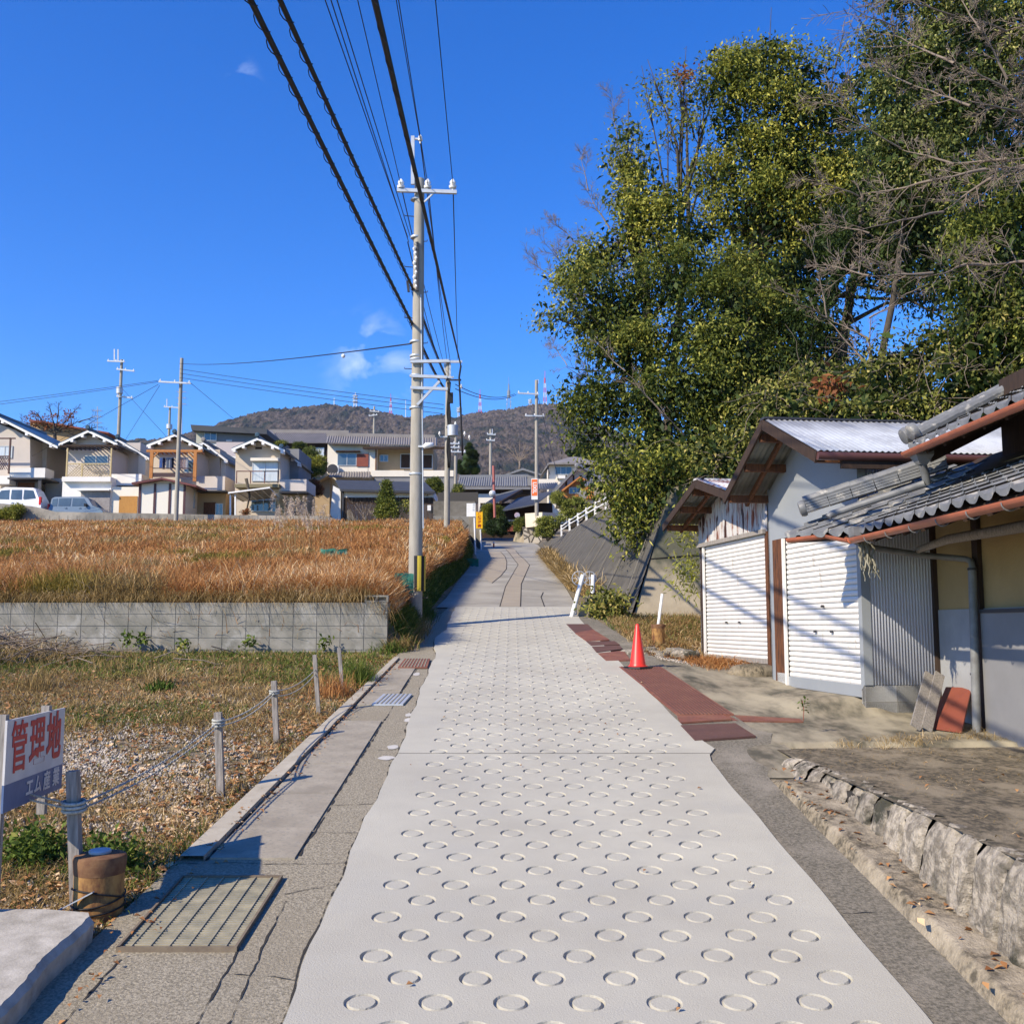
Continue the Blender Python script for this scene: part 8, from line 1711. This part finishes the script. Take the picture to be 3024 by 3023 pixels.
n = 170; x = np.concatenate([rng.normal(2.36, .10, 90), rng.normal(2.12, .05, 50), rng.uniform(2.8, 5, 30)]); y = rng.uniform(4.3, 9.2, 170); z = np.where(x < 2.2, M*y-.05, np.where(x < 2.6, M*y+.085, tzz(x, y))); scatter_leaves('fallen_leaves', x, y, z, .05, C['dead'], 'a few fallen leaves on the right kerb ledge and gutter')
n = 26; x = rng.uniform(-1.0, 1.8, n); y = rng.uniform(4.8, 16, n); scatter_leaves('fallen_leaves', x, y, M*y+.016, .035, C['dead'], 'a few tiny dry leaves lying on the pale ringed concrete road')
n = 240; y = rng.uniform(4.6, 16, n); x = np.array([KI(v) for v in y])+rng.normal(.03, .05, n); scatter_leaves('fallen_leaves', x, y, M*y+.018, .035, C['dead'], 'dry leaf crumbs caught along the joint of the left kerb')
def stones(name, x, y, z, s, m, label):
    n = len(x); base = np.array([[1, 0, 0], [-.5, .87, 0], [-.5, -.87, 0], [0, 0, .8], [0, 0, -.6]]); T = np.array([[0, 1, 3], [1, 2, 3], [2, 0, 3], [1, 0, 4], [2, 1, 4], [0, 2, 4]])
    a = rng.uniform(0, 6.28, n); S = s*rng.uniform(.4, 1.4, n); V = base[None]*S[:, None, None]*rng.uniform(.6, 1.3, (n, 5, 1)); ca, sa = np.cos(a)[:, None], np.sin(a)[:, None]
    V = np.stack([V[..., 0]*ca-V[..., 1]*sa, V[..., 0]*sa+V[..., 1]*ca, V[..., 2]], -1)+np.stack([x, y, z], -1)[:, None]
    o = np_mesh(name, V.reshape(-1, 3), (np.arange(n)[:, None, None]*5+T[None]).reshape(-1, 3), m, kind='stuff'); tag(o, label, 'gravel')
x, y = lotpts(80000, 5.7, 13.5); k = rng.random(len(x)) < np.clip(gravel_f(x, y)*(.40+1.6*vnoise(x*2.2, y*2.2, 91, 3))+.05, 0, 1); x, y = x[k], y[k]; stones('gravel', x, y, H(x, y)+.01, .017, C['gravel'], 'pale gravel showing through the weeds in the middle of the lot')
n = 6000; x = rng.uniform(2.3, 4.0, n); y = rng.uniform(16.6, 20.5, n); stones('gravel', x, y, np.maximum(H(x, y), azz(x, y)*(y < 18)*(x > 2.6)), .02, C['gravel'], 'pale gravel around the far rusty pipe stub')

# ------------------------------------------------------------------ air between here and the ridge
hz_ = MB().box((-2700, -80, -40), (2700, 2750, 900)).build('haze', None) if False else None
me = bpy.data.meshes.new('haze'); bm = bmesh.new(); bmesh.ops.create_cube(bm, size=1, matrix=Matrix.Translation((0, 1300, 300)) @ Matrix.Diagonal((5600, 2800, 680, 1))); bm.to_mesh(me); bm.free()
hm = bpy.data.materials.new('haze_air'); hm.use_nodes = True; n_ = hm.node_tree; n_.nodes.clear(); o_ = n_.nodes.new('ShaderNodeOutputMaterial'); v_ = n_.nodes.new('ShaderNodeVolumePrincipled')
v_.inputs['Color'].default_value = (.82, .90, 1, 1); v_.inputs['Density'].default_value = .00005; v_.inputs['Anisotropy'].default_value = .2; n_.links.new(v_.outputs[0], o_.inputs['Volume'])
me.materials.append(hm); ho = bpy.data.objects.new('haze', me); COL.objects.link(ho); ho['kind'] = 'stuff'; ho['label'] = 'thin bluish air haze in front of the distant wooded ridge'
